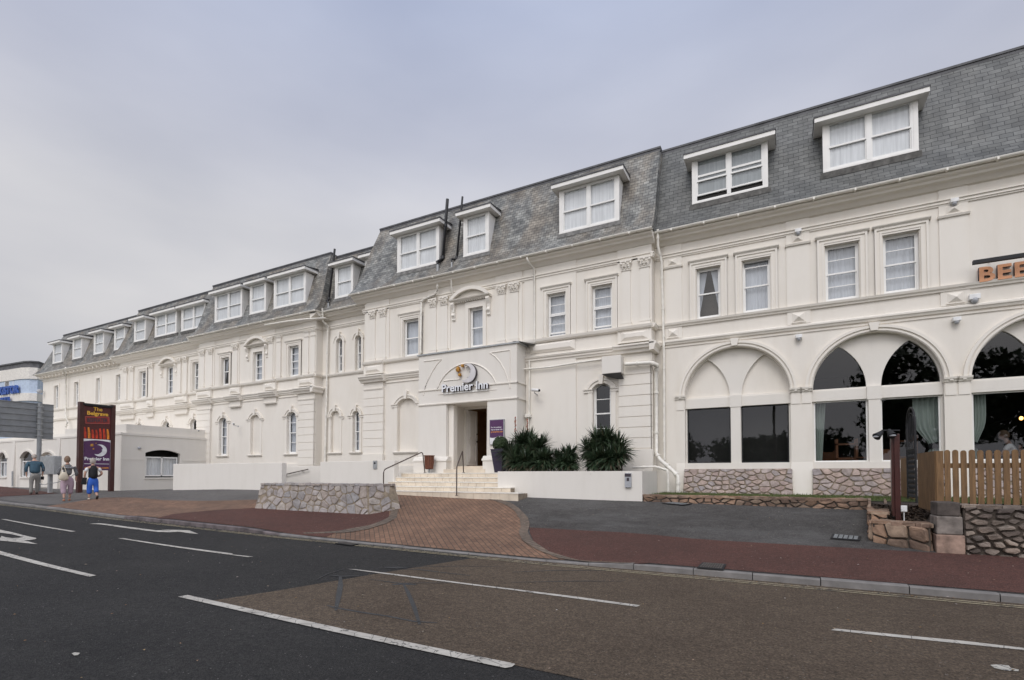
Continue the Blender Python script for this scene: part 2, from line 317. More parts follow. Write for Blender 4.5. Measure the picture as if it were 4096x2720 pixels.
# ------------------------------------------------------------------ object helpers
ORG = {}
class MB:
    def __init__(s): s.v = []; s.f = []; s.uv = {}; s.sm = set()
    def add(s, vs, fs, uv=None, smooth=False):
        o = len(s.v); s.v += [Vector(p) for p in vs]
        for i, f in enumerate(fs):
            if smooth: s.sm.add(len(s.f))
            if uv: s.uv[len(s.f)] = [uv[j] for j in f]
            s.f.append([o+j for j in f])
        return s
    def quad(s, a, b, c, d, uv=None): return s.add([a, b, c, d], [(0, 1, 2, 3)], uv)
    def box(s, x0, x1, y0, y1, z0, z1):
        return s.add([(x, y, z) for z in (z0, z1) for y in (y0, y1) for x in (x0, x1)], [(0, 2, 3, 1), (4, 5, 7, 6), (0, 1, 5, 4), (2, 6, 7, 3), (0, 4, 6, 2), (1, 3, 7, 5)])
    def prism(s, pts, y0, y1):          # polygon in (x,z), extruded from y0 (front) to y1
        n = len(pts); vs = [(p[0], y0, p[1]) for p in pts]+[(p[0], y1, p[1]) for p in pts]
        return s.add(vs, [tuple(range(n)), tuple(range(2*n-1, n-1, -1))]+[(i, i+n, (i+1) % n+n, (i+1) % n) for i in range(n)])
    def slab(s, pts, z0, z1):           # polygon in (x,y)
        n = len(pts); vs = [(p[0], p[1], z0) for p in pts]+[(p[0], p[1], z1) for p in pts]
        return s.add(vs, [tuple(range(n-1, -1, -1)), tuple(range(n, 2*n))]+[(i, (i+1) % n, (i+1) % n+n, i+n) for i in range(n)])
    def run(s, x0, x1, Y, prof):        # moulding: prof = [(projection, z)...] closed polygon, extruded along x
        n = len(prof); vs = [(x0, Y-p, z) for p, z in prof]+[(x1, Y-p, z) for p, z in prof]
        return s.add(vs, [tuple(range(n-1, -1, -1)), tuple(range(n, 2*n))]+[(i, i+n, (i+1) % n+n, (i+1) % n) for i in range(n)][::1])
    def runy(s, y0, y1, Xw, prof):      # moulding along y on a wall facing +x
        n = len(prof); vs = [(Xw+p, y0, z) for p, z in prof]+[(Xw+p, y1, z) for p, z in prof]
        return s.add(vs, [tuple(range(n-1, -1, -1)), tuple(range(n, 2*n))]+[(i, i+n, (i+1) % n+n, (i+1) % n) for i in range(n)])
    def tube(s, pts, r, n=8, taper=None):
        pts = [Vector(p) for p in pts]; rings = []
        for i, p in enumerate(pts):
            d = (pts[min(i+1, len(pts)-1)]-pts[max(i-1, 0)]).normalized()
            a = d.cross(Vector((0, 0, 1)) if abs(d.z) < .9 else Vector((1, 0, 0))).normalized(); b = d.cross(a)
            rr = r if taper is None else taper[i]
            rings.append([p+a*math.cos(2*math.pi*k/n)*rr+b*math.sin(2*math.pi*k/n)*rr for k in range(n)])
        vs = sum(rings, []); fs = []
        for i in range(len(pts)-1):
            for k in range(n): fs.append((i*n+k, (i+1)*n+k, (i+1)*n+(k+1) % n, i*n+(k+1) % n))
        s.add(vs, fs, smooth=True); s.add(rings[0], [tuple(range(n))]); s.add(rings[-1], [tuple(range(n-1, -1, -1))]); return s
    def ell(s, c, r, nu=12, nv=8):
        vs = []; fs = []
        for i in range(nv+1):
            th = math.pi*i/nv
            for k in range(nu): a = 2*math.pi*k/nu; vs.append((c[0]+r[0]*math.sin(th)*math.cos(a), c[1]+r[1]*math.sin(th)*math.sin(a), c[2]+r[2]*math.cos(th)))
        for i in range(nv):
            for k in range(nu): fs.append((i*nu+k, (i+1)*nu+k, (i+1)*nu+(k+1) % nu, i*nu+(k+1) % nu))
        return s.add(vs, fs, smooth=True)
    def taperbox(s, c, b0, b1, z0, z1):  # b = (hx,hy)
        x, y = c; vs = [(x+sx_*b0[0], y+sy_*b0[1], z0) for sx_, sy_ in ((-1, -1), (1, -1), (1, 1), (-1, 1))]+[(x+sx_*b1[0], y+sy_*b1[1], z1) for sx_, sy_ in ((-1, -1), (1, -1), (1, 1), (-1, 1))]
        return s.add(vs, [(3, 2, 1, 0), (4, 5, 6, 7), (0, 1, 5, 4), (1, 2, 6, 5), (2, 3, 7, 6), (3, 0, 4, 7)])
    def build(s, name, mat, parent=None, label=None, fix=True, bevel=0):
        o_ = ORG.get(parent, Vector((0, 0, 0))) if parent else Vector((0, 0, 0))
        me = bpy.data.meshes.new(name); me.from_pydata([v-o_ for v in s.v], [], s.f)
        if s.uv:
            ul = me.uv_layers.new(name='UVMap')
            for pi, us in s.uv.items():
                for li, u in zip(me.polygons[pi].loop_indices, us): ul.data[li].uv = u
        for i in s.sm: me.polygons[i].use_smooth = True
        me.materials.append(MATS[mat] if isinstance(mat, str) else mat)
        if fix and not s.uv:
            bm = bmesh.new(); bm.from_mesh(me); bmesh.ops.recalc_face_normals(bm, faces=bm.faces); bm.to_mesh(me); bm.free()
        o = bpy.data.objects.new(name, me); COL.objects.link(o)
        if parent: o.parent = parent; ORG[o] = o_
        if label: o['label'] = label
        if bevel:
            bv = o.modifiers.new('bevel', 'BEVEL'); bv.width = bevel; bv.segments = 2; bv.limit_method = 'ANGLE'
        return o
def tag(o, label=None, cat=None, group=None, kind=None):
    for k, v in (('label', label), ('category', cat), ('group', group), ('kind', kind)):
        if v: o[k] = v
    return o
def empty(name, loc, label, cat, group=None):
    o = bpy.data.objects.new(name, None); o.empty_display_size = .3; COL.objects.link(o); o.location = loc; ORG[o] = Vector(loc); return tag(o, label, cat, group)
def text(body, name, mat, O, ux, uz, width, parent=None, depth=.01, bold=0, height=None, mat2=None, spacing=1, align_left=True, shear=0):
    """lettering: O = lower left corner, ux / uz = unit vectors of writing and up"""
    c = bpy.data.curves.new('t', 'FONT'); c.body = body; c.size = 1; c.extrude = .5; c.offset = bold; c.resolution_u = 3; c.space_character = spacing; c.shear = shear
    o = bpy.data.objects.new('t', c); COL.objects.link(o); bpy.context.view_layer.update()
    me = bpy.data.meshes.new_from_object(o.evaluated_get(bpy.context.evaluated_depsgraph_get())); bpy.data.objects.remove(o); bpy.data.curves.remove(c)
    xs = [v.co.x for v in me.vertices]; x0, x1 = min(xs), max(xs); k = width/(x1-x0)
    ys = [v.co.y for v in me.vertices]; kh = k if height is None else height/max(ys)
    ux = Vector(ux).normalized(); uz = Vector(uz).normalized(); un = ux.cross(uz)
    og = ORG.get(parent, Vector((0, 0, 0))) if parent else Vector((0, 0, 0)); O = Vector(O)
    for v in me.vertices:
        q = O+ux*((v.co.x-x0)*k)+uz*(v.co.y*kh)+un*((v.co.z+.5)*depth); v.co = q-og
    me.materials.append(MATS[mat])
    if mat2:
        me.materials.append(MATS[mat2])
        for p in me.polygons:
            if abs(p.normal.dot(un)) < .7: p.material_index = 1
    ob = bpy.data.objects.new(name, me); COL.objects.link(ob)
    if parent: ob.parent = parent; ORG[ob] = og
    return ob
rnd = random.Random(7)
# ------------------------------------------------------------------ the ground
def clip(poly, ax, val, keep_less):
    out = []
    for i in range(len(poly)):
        a, b = poly[i], poly[(i+1) % len(poly)]
        ia = (a[ax] <= val) == keep_less or a[ax] == val; ib = (b[ax] <= val) == keep_less or b[ax] == val
        if ia: out.append(a)
        if ia != ib:
            t = (val-a[ax])/(b[ax]-a[ax]); out.append((a[0]+t*(b[0]-a[0]), a[1]+t*(b[1]-a[1])))
    return out
def sheet(name, poly, mat, lift, cell=.5, zf=G, kind='structure'):
    mb = MB(); poly = [(p[0], p[1]) for p in poly]
    x0 = math.floor(min(p[0] for p in poly)/cell); x1 = math.ceil(max(p[0] for p in poly)/cell)
    for i in range(x0, x1):
        a = clip(clip(poly, 0, i*cell, False), 0, (i+1)*cell, True)
        if len(a) < 3: continue
        y0 = math.floor(min(p[1] for p in a)/cell); y1 = math.ceil(max(p[1] for p in a)/cell)
        for j in range(y0, y1):
            b = clip(clip(a, 1, j*cell, False), 1, (j+1)*cell, True)
            c = []
            for p in b:
                if not c or abs(p[0]-c[-1][0])+abs(p[1]-c[-1][1]) > 1e-5: c.append(p)
            if len(c) > 2 and abs(c[0][0]-c[-1][0])+abs(c[0][1]-c[-1][1]) < 1e-5: c.pop()
            if len(c) < 3: continue
            ar = sum(c[k][0]*c[(k+1) % len(c)][1]-c[(k+1) % len(c)][0]*c[k][1] for k in range(len(c)))
            if abs(ar) < 1e-7: continue
            if ar < 0: c = c[::-1]
            mb.add([(p[0], p[1], zf(p[0], p[1])+lift) for p in c], [tuple(range(len(c)))], smooth=True)
    o = mb.build(name, mat, fix=False)
    if kind: o['kind'] = kind
    return o
def zroad(x, y): return bz(x)
def zpave(x, y): return G(x, max(y, ky(x)+1e-4))
kx = [x*.5 for x in range(-150, 61)]
road = [(x, -7.5) for x in (30, -75)]+[(x, ky(x)+.02) for x in kx]
sheet('road', road, 'asphalt_dark', 0, 1.0, zroad)
pav = [(30, 32), (-75, 32)]+[(x, ky(x)+.10) for x in kx]
sheet('forecourt', pav, 'asphalt_grey', 0, .5, zpave)
fp = MB(); fp.box(-75, 30, -11, -7.5, -.2, .1); fp.build('far_pavement', 'asphalt_grey')['kind'] = 'structure'
gp_ = MB(); gp_.add([(-900, -900, -.35), (900, -900, -.35), (900, 900, -.35), (-900, 900, -.35)], [(0, 1, 2, 3)]); gp_.build('ground', 'lawn', fix=False)['kind'] = 'structure'
lw = MB(); lw.box(-90, 60, -120, -11, -.3, .08); lw.build('park_lawn', 'lawn')['kind'] = 'structure'
def px_poly(pts): return [tuple(GP(a, b))[:2] for a, b in pts]
sheet('forecourt_apron', [(-60, 7.6), (-22.5, 7.75), (-16, 8.6), (-12.5, 13.2), (-12.5, 15), (-60, 15)], 'asphalt_pale', .003, .5, zpave)
# brick fan in front of the steps and the faded paving to its left
bp = px_poly([(178,2028),(286,2010),(416,1991),(512,1990),(650,2001),(800,2004),(1032,1999),(1300,1992),(1530,1979),(1700,1980),(1850,1983),(1930,1989),(2000,1999),(2052,2019),(2080,2040),(2106,2071),(2112,2097),(2100,2125),(2110,2162),(2160,2204),(2260,2240)])
xe = bp[-1][0]; xs = bp[0][0]
sheet('brick_paving', bp+[(x, ky(x)+.12) for x in reversed(kx) if xs+.1 < x < xe+.5], 'brick_paving', .006, .5, zpave)
rp = px_poly([(2117,2110),(2482,2130),(3002,2167),(3375,2188.5),(3696,2207.6),(4096,2219)])
curve = px_poly([(2560,2256),(2400,2252),(2308,2243),(2195,2208),(2135,2167),(2120,2135)])
rp = rp+[(9, rp[-1][1]), (25, rp[-1][1])]+[(x, ky(x)+.12) for x in reversed(kx) if curve[0][0] < x < 25]+curve
sheet('red_pavement', rp, 'asphalt_red', .006, .5, zpave)
lp = px_poly([(624,2076),(694,2057),(867,2041),(1019,2032),(1250,2040),(1474,2052),(1556,2042),(1556,2071),(1474,2106),(1353,2128)])
lp = lp+[(x, ky(x)+.12) for x in reversed(kx) if lp[0][0]+.2 < x < lp[-1][0]+.4]
sheet('red_pavement', lp, 'asphalt_red', .012, .5, zpave)
sheet('red_pavement', px_poly([(-300,1925),(0,1946),(120,1960),(235,1974),(120,1981),(0,1988),(-300,1992)]), 'asphalt_red', .012, .5, zpave)
def band(pts_a, pts_b, mat='brick_edge', lift=.018, nm='paving_border'):
    a = px_poly(pts_a); b = px_poly(pts_b); mb = MB()
    def rs(p, n):
        L = [0]
        for u, v in zip(p, p[1:]): L.append(L[-1]+math.dist(u, v))
        out = []
        for i in range(n+1):
            t = L[-1]*i/n; k = max(j for j in range(len(p)-1) if L[j] <= t+1e-9); f = (t-L[k])/max(1e-9, L[k+1]-L[k]); out.append((p[k][0]+f*(p[k+1][0]-p[k][0]), p[k][1]+f*(p[k+1][1]-p[k][1])))
        return out
    a = rs(a, 40); b = rs(b, 40)
    for i in range(40):
        q = [a[i], a[i+1], b[i+1], b[i]]; mb.add([(x, y, zpave(x, y)+lift) for x, y in q], [(0, 1, 2, 3)])
    o = mb.build(nm, mat, fix=False); o['kind'] = 'structure'
band([(1925,1988),(1995,1999),(2048,2015),(2078,2037),(2111,2071),(2119,2100),(2110,2130),(2132,2167),(2195,2208),(2308,2243),(2551,2256)],
     [(1925,1993),(1980,2005),(2030,2024),(2058,2045),(2080,2080),(2083,2110),(2074,2130),(2087,2162),(2143,2200),(2239,2237),(2480,2259)])
band([(1592,2037),(1588,2071),(1544,2097),(1474,2119),(1388,2133),(1214,2137)], [(1566,2044),(1555,2070),(1520,2088),(1474,2104),(1353,2126),(1214,2133)])
# kerb stones, standing up 3 to 10 cm, granite blocks on the left of the entrance
def kerb(x0, x1, step, mat, name):
    mb = MB(); x = x0
    while x < x1-.02:
        xb = min(x+step*rnd.uniform(.85, 1.15), x1); g = .006; j = rnd.uniform(-.006, .006)
        pts = []
        for xx in (x+g, xb-g):
            k = ky(xx); pts.append((xx, k, bz(xx)+lerp(xx, KU)+.006+j))
        (xa, ka, za), (xc, kc, zc) = pts; wd = .14; c = .018
        sec = lambda xx, k, z: [(xx, k+wd, z-.25), (xx, k, z-.25), (xx, k, z-c), (xx, k+c, z), (xx, k+wd, z)]
        vs = sec(xa, ka, za)+sec(xc, kc, zc); mb.add(vs, [(0, 1, 2, 3, 4), (9, 8, 7, 6, 5)]+[(i, i+5, (i+1) % 5+5, (i+1) % 5) for i in range(5)])
        x = xb
    o = mb.build(name, mat); o['kind'] = 'structure'
kerb(-60, -17, .92, 'kerb_stone', 'kerb'); kerb(-17, -10.9, .62, 'kerb_granite', 'granite_kerb'); kerb(-10.9, 20, .92, 'kerb_stone', 'kerb')
# worn road paint
def paint(name, c, wear=.5, under=(.05, .048, .045)):
    mt, n, b, _ = base(name); t = nd(n, 'ShaderNodeTexCoord').outputs['Object']
    z = noisy(n, t, 16, 6, .7); z2 = noisy(n, t, 1.7, 3); r = ramp(n, [(wear, (0, 0, 0)), (wear+.05, (1, 1, 1))]); n.links.new(mm(n, 'ADD', mm(n, 'MULTIPLY', z.outputs[0], .75), mm(n, 'MULTIPLY', z2.outputs[0], .25)), r.inputs[0])
    v = nd(n, 'ShaderNodeTexVoronoi', feature='DISTANCE_TO_EDGE'); v.inputs['Scale'].default_value = 5; n.links.new(t, v.inputs['Vector'])
    ck = mm(n, 'LESS_THAN', v.outputs[0], .012)
    dirt = noisy(n, t, 4, 5); dr = ramp(n, [(.3, (.75, .74, .72)), (.7, (1.1, 1.1, 1.08))]); lk(n, dirt, 0, dr, 0)
    n.links.new(mixc(n, mm(n, 'MAXIMUM', ck, r.outputs[0]), mixc(n, None, c, dr.outputs[0], 'MULTIPLY', 1), under), b.inputs['Base Color']); b.inputs['Roughness'].default_value = .7
    bump(n, b, z.outputs[0], .4, .006)
paint('white_line', (.50, .475, .43), .565); paint('yellow_line', (.38, .33, .22), .52); paint('white_line_worn', (.50, .48, .43), .53)
bl = px_poly([(854,2403),(2048,2672),(2265,2706)]); dx, dy = bl[2][0]-bl[0][0], bl[2][1]-bl[0][1]
be = (22, bl[0][1]+dy/dx*(22-bl[0][0])); br_ = px_poly([(854,2403),(1110,2364),(1500,2297),(1917,2229)])
sheet('road_surface_patch', br_+[(x, ky(x)+.01) for x in kx if br_[-1][0] < x < 22]+[be]+[bl[0]], 'asphalt_brown', .005, 1.0, zroad)
def mark(pts, mat='white_line', lift=.011, name='road_marking'):
    return sheet(name, px_poly(pts), mat, lift, 1.0, zroad)
r5 = lambda L: [(x/1.1528, 1950+y/1.1528) for x, y in L]
r2 = lambda L: [(x/2.6233, 2030+y/2.6233) for x, y in L]
r6 = lambda L: [(2048+x/1.1528, 1950+y/1.1528) for x, y in L]
mark(r2([(8,126),(60,127),(796,254),(745,258)]))
mark(r2([(930,175),(1040,169),(1120,176),(1300,200),(1640,244),(1790,244),(1690,235),(1900,240),(1990,246),(2082,282),(1990,274),(1890,259),(1780,264),(1660,261),(1500,243),(1230,207),(1060,181)]))
mark(r2([(-200,205),(0,237),(120,262),(280,303),(383,326),(372,336),(320,345),(250,349),(396,388),(330,385),(150,366),(0,352),(-60,345),(10,318),(15,303),(60,318),(130,326),(200,323),(245,314),(120,285),(0,268),(-200,240)]))
mark(r2([(-60,455),(0,461),(1010,719),(935,733),(-60,482)]))
mark(r2([(1235,327),(1290,326),(2440,487),(2440,497),(2350,490)])+r5([(1168,321),(1140,323)]))
mark(r5([(820,507),(865,499),(2361,815)])+[(2061,2661),(2048,2672)]+r5([(2330,838)]))
mark(r5([(1600,378),(1640,380),(1840,404),(2361,470)])+r6([(300,507),(592,547),(575,554),(290,515),(0,476)])+r5([(1840,410)]))
mark(r6([(1470,662),(1490,655),(2100,714),(2361,745),(2500,762),(2500,776),(2361,755),(2100,728),(1640,681)]))
mark(r6([(2205,824),(2240,821),(2290,826),(2300,838),(2338,846),(2335,853),(2280,851),(2225,838)]), 'white_line_worn')
mark(r5([(330,770),(345,766),(368,768),(360,778),(342,780)]), 'white_line_worn')
ms_ = r5([(-40,0)])
for off in (.15, .26):
    xs_ = [x for x in kx if -30 <= x <= 20]
    sheet('yellow_line', [(x, ky(x)-off) for x in xs_]+[(x, ky(x)-off-.045) for x in reversed(xs_)], 'yellow_line', .011, 1.0, zroad)
# sealed cuts of the traffic loops in the carriageway
def cut(pts, wd, f=lambda L: [(1250+x/4.2927, 2200+y/4.2927) for x, y in L]):
    a = px_poly(f(pts)); mb = MB(); n = len(a)
    L = []; Rr = []
    for i, p in enumerate(a):
        d = Vector((a[min(i+1, n-1)][0]-a[max(i-1, 0)][0], a[min(i+1, n-1)][1]-a[max(i-1, 0)][1])).normalized(); w_ = wd*(1 if 0 < i < n-1 else .55)*rnd.uniform(.8, 1.2)
        L.append((p[0]-d.y*w_, p[1]+d.x*w_)); Rr.append((p[0]+d.y*w_, p[1]-d.x*w_))
    sheet('road_sealant', L+Rr[::-1], 'sealant', .009, 1.0, zroad)
cut([(480,455),(480,620),(450,800),(400,1050)], .03); cut([(1560,590),(1640,740),(1750,1000),(1840,1290)], .03)
cut([(250,960),(400,1005),(900,1090),(1300,1150),(1750,1240),(2140,1262)], .018); cut([(290,440),(520,460),(800,455)], .035)
cut([(1370,605),(1560,590),(1780,605)], .045); cut([(1000,515),(1500,580),(2360,570)], .018); cut([(1240,305),(1430,310),(1640,305)], .045)
cut([(1330,335),(1800,340),(2700,450)], .02); cut([(540,330),(250,420),(60,520)], .015); cut([(1640,300),(2500,285),(3300,290)], .014)
cut([(0,393),(200,384),(460,385)], .016, r6); cut([(0,440),(300,434),(520,434)], .016, r6)
# iron covers and the gully
def cover(name, pts, mat, label, cat, slots=0):
    q = [GP(a, b) for a, b in pts]; L0 = q[0]; e = empty(name, tuple(L0), label, cat)
    fr = MB(); n = Vector((0, 0, .016)); c = sum(q, Vector())/4
    f1 = MB()
    vs = [p+n for p in q]+[p+n+Vector((0, 0, .012)) for p in q]; f1.add(vs, [(4, 5, 6, 7)]+[(i, (i+1) % 4, (i+1) % 4+4, i+4) for i in range(4)]); f1.build('frame', 'kerb_stone' if mat == 'galv' else 'black_iron', e)
    f2 = MB(); k = .86; m_ = slots
    for i in range(m_):
        for j in range(3):
            a0, a1 = .07+.86*(i+.12)/m_, .07+.86*(i+.88)/m_; b0, b1 = .07+.86*(j+.07)/3, .07+.86*(j+.93)/3
            def bil(u, v): return q[0]*(1-u)*(1-v)+q[1]*u*(1-v)+q[2]*u*v+q[3]*(1-u)*v+Vector((0, 0, .034))
            f2.add([bil(a0, b0), bil(a1, b0), bil(a1, b1), bil(a0, b1)], [(0, 1, 2, 3)])
    f2.build('cover_plate', mat, e)
plain('iron_cover', (.10, .09, .08), .6, .3, var=.3, scale=20); plain('cover_infill', (.22, .23, .23), .7, var=.2, scale=9)
cover('manhole_cover', r6([(853,378),(975,388),(988,360),(878,352)]), 'iron_cover', 'brown iron grid cover set in the red pavement by the kerb', 'manhole cover', 9)
cover('manhole_cover', r6([(1468,240),(1605,250),(1610,232),(1478,220)]), 'cover_infill', 'pale paved manhole cover ringed with leaves in the grey forecourt', 'manhole cover', 5)
cover('drain_grate', r5([(1545,262),(1620,272),(1655,266),(1590,254)]), 'iron_cover', 'slotted iron drain grate in the gutter by the kerb', 'drain', 7)
cover('manhole_cover', r6([(690,76),(790,86),(830,80),(740,71)]), 'cover_infill', 'flat grey cover beside the low brown stone edging', 'manhole cover', 4)
# litter and fallen leaves, scattered: nobody could count them
lf = MB(); rl = random.Random(3)
for i in range(900):
    x = rl.uniform(-22, 7); y = rl.uniform(1.2, 13.6); k = ky(x)
    if y > k: z = zpave(x, y)+.024
    else:
        z = bz(x)+.016
        if rl.random() < .45: y = k-rl.uniform(.01, .25)
    s = rl.uniform(.008, .022); a = rl.uniform(0, 6.28); c, d = math.cos(a)*s, math.sin(a)*s
    lf.add([(x-c, y-d, z), (x+d*.5, y-c*.5, z+.006), (x+c, y+d, z), (x-d*.5, y+c*.5, z+.004)], [(0, 1, 2, 3)])
leafmat('litter', [(.45, .42, .36), (.30, .20, .08), (.25, .13, .05), (.55, .53, .5)], .8)
tag(lf.build('fallen_leaves', 'litter', fix=False), 'scattered dry leaves and scraps of litter on road and pavement', 'litter', kind='stuff')
# ------------------------------------------------------------------ facades
def arcpts(x0, x1, zs, rise, n=16, ends=True):
    """points from (x1,zs) over the crown to (x0,zs); rise = half width gives a half circle"""
    h = (x1-x0)/2; xc = (x0+x1)/2
    if rise >= h-1e-6: r, zc, a0 = h, zs, 0
    else: r = (h*h+rise*rise)/(2*rise); zc = zs+rise-r; a0 = math.acos(h/r)
    pts = [(xc+r*math.cos(a0+(math.pi-2*a0)*i/n), zc+r*math.sin(a0+(math.pi-2*a0)*i/n)) for i in range(n+1)]
    return pts if ends else pts[1:-1]
def rect(x0, x1, z0, z1): return [(x0, z0), (x1, z0), (x1, z1), (x0, z1)]
def arched(x0, x1, z0, zs, rise, n=16): return [(x0, z0), (x1, z0)]+arcpts(x0, x1, zs, rise, n)
def wall(mb, Y, outline, holes, depth, flip=None):
    """front face at Y with openings; the sides of every opening run back by depth. flip=(X) puts it on a wall facing +x: (y,z) outline"""
    bm = bmesh.new(); es = []
    for loop in [outline]+holes:
        vs = [bm.verts.new((p[0], 0, p[1])) for p in loop]
        es += [bm.edges.new((vs[i], vs[(i+1) % len(vs)])) for i in range(len(vs))]
    bmesh.ops.triangle_fill(bm, use_beauty=True, use_dissolve=False, edges=es, normal=(0, -1, 0))
    bm.verts.index_update()
    P = (lambda p, d: (p[0], Y+d, p[1])) if flip is None else (lambda p, d: (flip-d, p[0], p[1]))
    want = Vector((0, -1, 0)); fs = []
    for f in bm.faces:
        ii = [v.index for v in f.verts]
        if f.normal.y > 0: ii = ii[::-1]
        if flip is not None: ii = ii      # (y,z) on +x: orientation handled below
        fs.append(tuple(ii))
    mb.add([P((v.co.x, v.co.z), 0) for v in bm.verts], fs); bm.free()
    for h in holes:
        n = len(h); vs = [P(p, 0) for p in h]+[P(p, depth) for p in h]
        mb.add(vs, [(i, (i+1) % n, (i+1) % n+n, i+n) for i in range(n)])
def ring(mb, outer, inner, y0, y1):
    """band between two open point lists of equal length (x,z), from y0 to y1"""
    n = len(outer); vs = [(p[0], y0, p[1]) for p in outer]+[(p[0], y0, p[1]) for p in inner]+[(p[0], y1, p[1]) for p in outer]+[(p[0], y1, p[1]) for p in inner]
    fs = []
    for i in range(n-1): fs += [(i, i+1, n+i+1, n+i), (i, 2*n+i, 2*n+i+1, i+1), (n+i, n+i+1, 3*n+i+1, 3*n+i)]
    fs += [(0, n, 3*n, 2*n), (n-1, 3*n-1, 4*n-1, 2*n-1)]; mb.add(vs, fs)
def frame_rect(mb, x0, x1, z0, z1, w_, y0, y1):
    mb.box(x0, x0+w_, y0, y1, z0, z1); mb.box(x1-w_, x1, y0, y1, z0, z1); mb.box(x0+w_, x1-w_, y0, y1, z0, z0+w_); mb.box(x0+w_, x1-w_, y0, y1, z1-w_, z1)
rc = random.Random(21)
def curtain(x0, x1, z0, z1, y, parent, mat='net_curtain', folds=9, amp=.012, gap=0, name='curtain'):
    mb = MB(); n = 40; ph = rc.uniform(0, 6); mid = (x0+x1)/2
    def half(a, b, lean):
        vs = []; fs = []; rows = 6
        for j in range(rows+1):
            t = j/rows; z = z0+(z1-z0)*t
            for i in range(n+1):
                s = i/n; xx = a+(b-a)*s+lean(s, t); yy = y+amp*math.sin(folds*6.28*s+ph+.6*math.sin(3*t+ph))*(.6+.4*math.sin(5*s+ph))+rc.uniform(-.002, .002)
                vs.append((xx, yy, z))
        for j in range(rows):
            for i in range(n): k = j*(n+1)+i; fs.append((k, k+1, k+n+2, k+n+1))
        mb.add(vs, fs, smooth=True)
    if gap:
        half(x0, mid-gap*.1, lambda s, t: -(1-t)*gap*s*.6); half(mid+gap*.1, x1, lambda s, t: (1-t)*gap*(1-s)*.6)
    else: half(x0, x1, lambda s, t: 0)
    return mb.build(name, mat, parent, fix=False)
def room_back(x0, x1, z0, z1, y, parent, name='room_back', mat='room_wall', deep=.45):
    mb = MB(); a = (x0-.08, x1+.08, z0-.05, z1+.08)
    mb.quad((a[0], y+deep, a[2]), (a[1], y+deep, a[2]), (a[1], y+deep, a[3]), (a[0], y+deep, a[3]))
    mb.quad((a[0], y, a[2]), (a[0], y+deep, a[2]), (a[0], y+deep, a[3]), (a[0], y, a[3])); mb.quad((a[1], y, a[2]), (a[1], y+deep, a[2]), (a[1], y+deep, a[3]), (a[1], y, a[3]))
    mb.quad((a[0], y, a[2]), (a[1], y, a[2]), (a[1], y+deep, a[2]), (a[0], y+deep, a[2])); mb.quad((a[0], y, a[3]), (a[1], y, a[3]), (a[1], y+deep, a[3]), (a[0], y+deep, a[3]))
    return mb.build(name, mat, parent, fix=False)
def sash(bld, x0, x1, z0, z1, y, rise=0, bars=1, lights=1, rail=.5, opened=0, top_open=0, net='net_curtain', gap=.0, dark=False, name='window', glz='glass'):
    """sash window as a part of bld: frame mesh with glass and curtain as its pieces; y = face of the frame"""
    fr = MB(); F = .045; D = .07; zs = z1-rise
    if rise:
        o = [(x1, z0)]+arcpts(x0, x1, zs, rise, 12)+[(x0, z0)]; i_ = [(x1-F, z0+F)]+arcpts(x0+F, x1-F, zs, rise-F*.6 if rise < (x1-x0)/2-.01 else (x1-x0)/2-F, 12)+[(x0+F, z0+F)]
        ring(fr, o, i_, y, y+D); fr.box(x0+F, x1-F, y+.002, y+D, z0, z0+F)
    else: frame_rect(fr, x0, x1, z0, z1, F, y, y+D)
    ls = [(x0, x1)] if lights == 1 else [(x0, (x0+x1)/2), ((x0+x1)/2, x1)]
    if lights == 2: xm = (x0+x1)/2; fr.box(xm-.06, xm+.06, y-.012, y+D, z0+F, z1-F)
    zr = z0+(z1-z0)*rail
    for a, b in ls:
        a += F if a == x0 else .06; b -= F if b == x1 else .06; up = y+.012; lo = y+.035; S = .03
        zt = z1-F-top_open; zb = z0+F+opened
        # upper sash stiles and rails, lower sash behind it
        fr.box(a, b, up-.006, up+.035, zr-.022-top_open*.0, zr+.022)
        for q in (a, b-S): fr.box(q, q+S, up, up+.03, zr+.022, zt if not rise else zs)
        if not rise: fr.box(a+S, b-S, up, up+.03, zt-S, zt)
        for q in (a, b-S): fr.box(q, q+S, lo, lo+.03, zb, zr-.022)
        fr.box(a+S, b-S, lo, lo+.03, zb, zb+S*1.7)
        if opened: fr.box(a+S, b-S, lo, lo+.03, zr+opened-.02, zr+opened+.02)
        if bars:
            for k in range(1, bars+1):
                zz = zr+.022+(z1-F-zr-.022)*k/(bars+1); fr.box(a+S, b-S, up+.006, up+.026, zz-.011, zz+.011)
                zz = zb+S*1.7+(zr-.022-zb-S*1.7)*k/(bars+1); fr.box(a+S, b-S, lo+.006, lo+.026, zz-.011, zz+.011)
    f = fr.build(name, 'upvc', bld)
    g = MB(); gy = y+.05
    if rise: pts = [(x0+.02, z0+.02), (x1-.02, z0+.02)]+arcpts(x0+.02, x1-.02, zs, max(.02, rise-.02), 12)
    else: pts = rect(x0+.02, x1-.02, z0+.02+opened*1.0, z1-.02-top_open)
    g.add([(p[0], gy, p[1]) for p in pts], [tuple(range(len(pts)))]); g.build('glass', glz, f, fix=False)
    if not dark: curtain(x0+.02, x1-.02, z0+.01, z1-.01, y+.13, f, net, gap=gap)
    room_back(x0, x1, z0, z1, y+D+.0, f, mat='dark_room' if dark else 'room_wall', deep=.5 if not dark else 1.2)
    return f
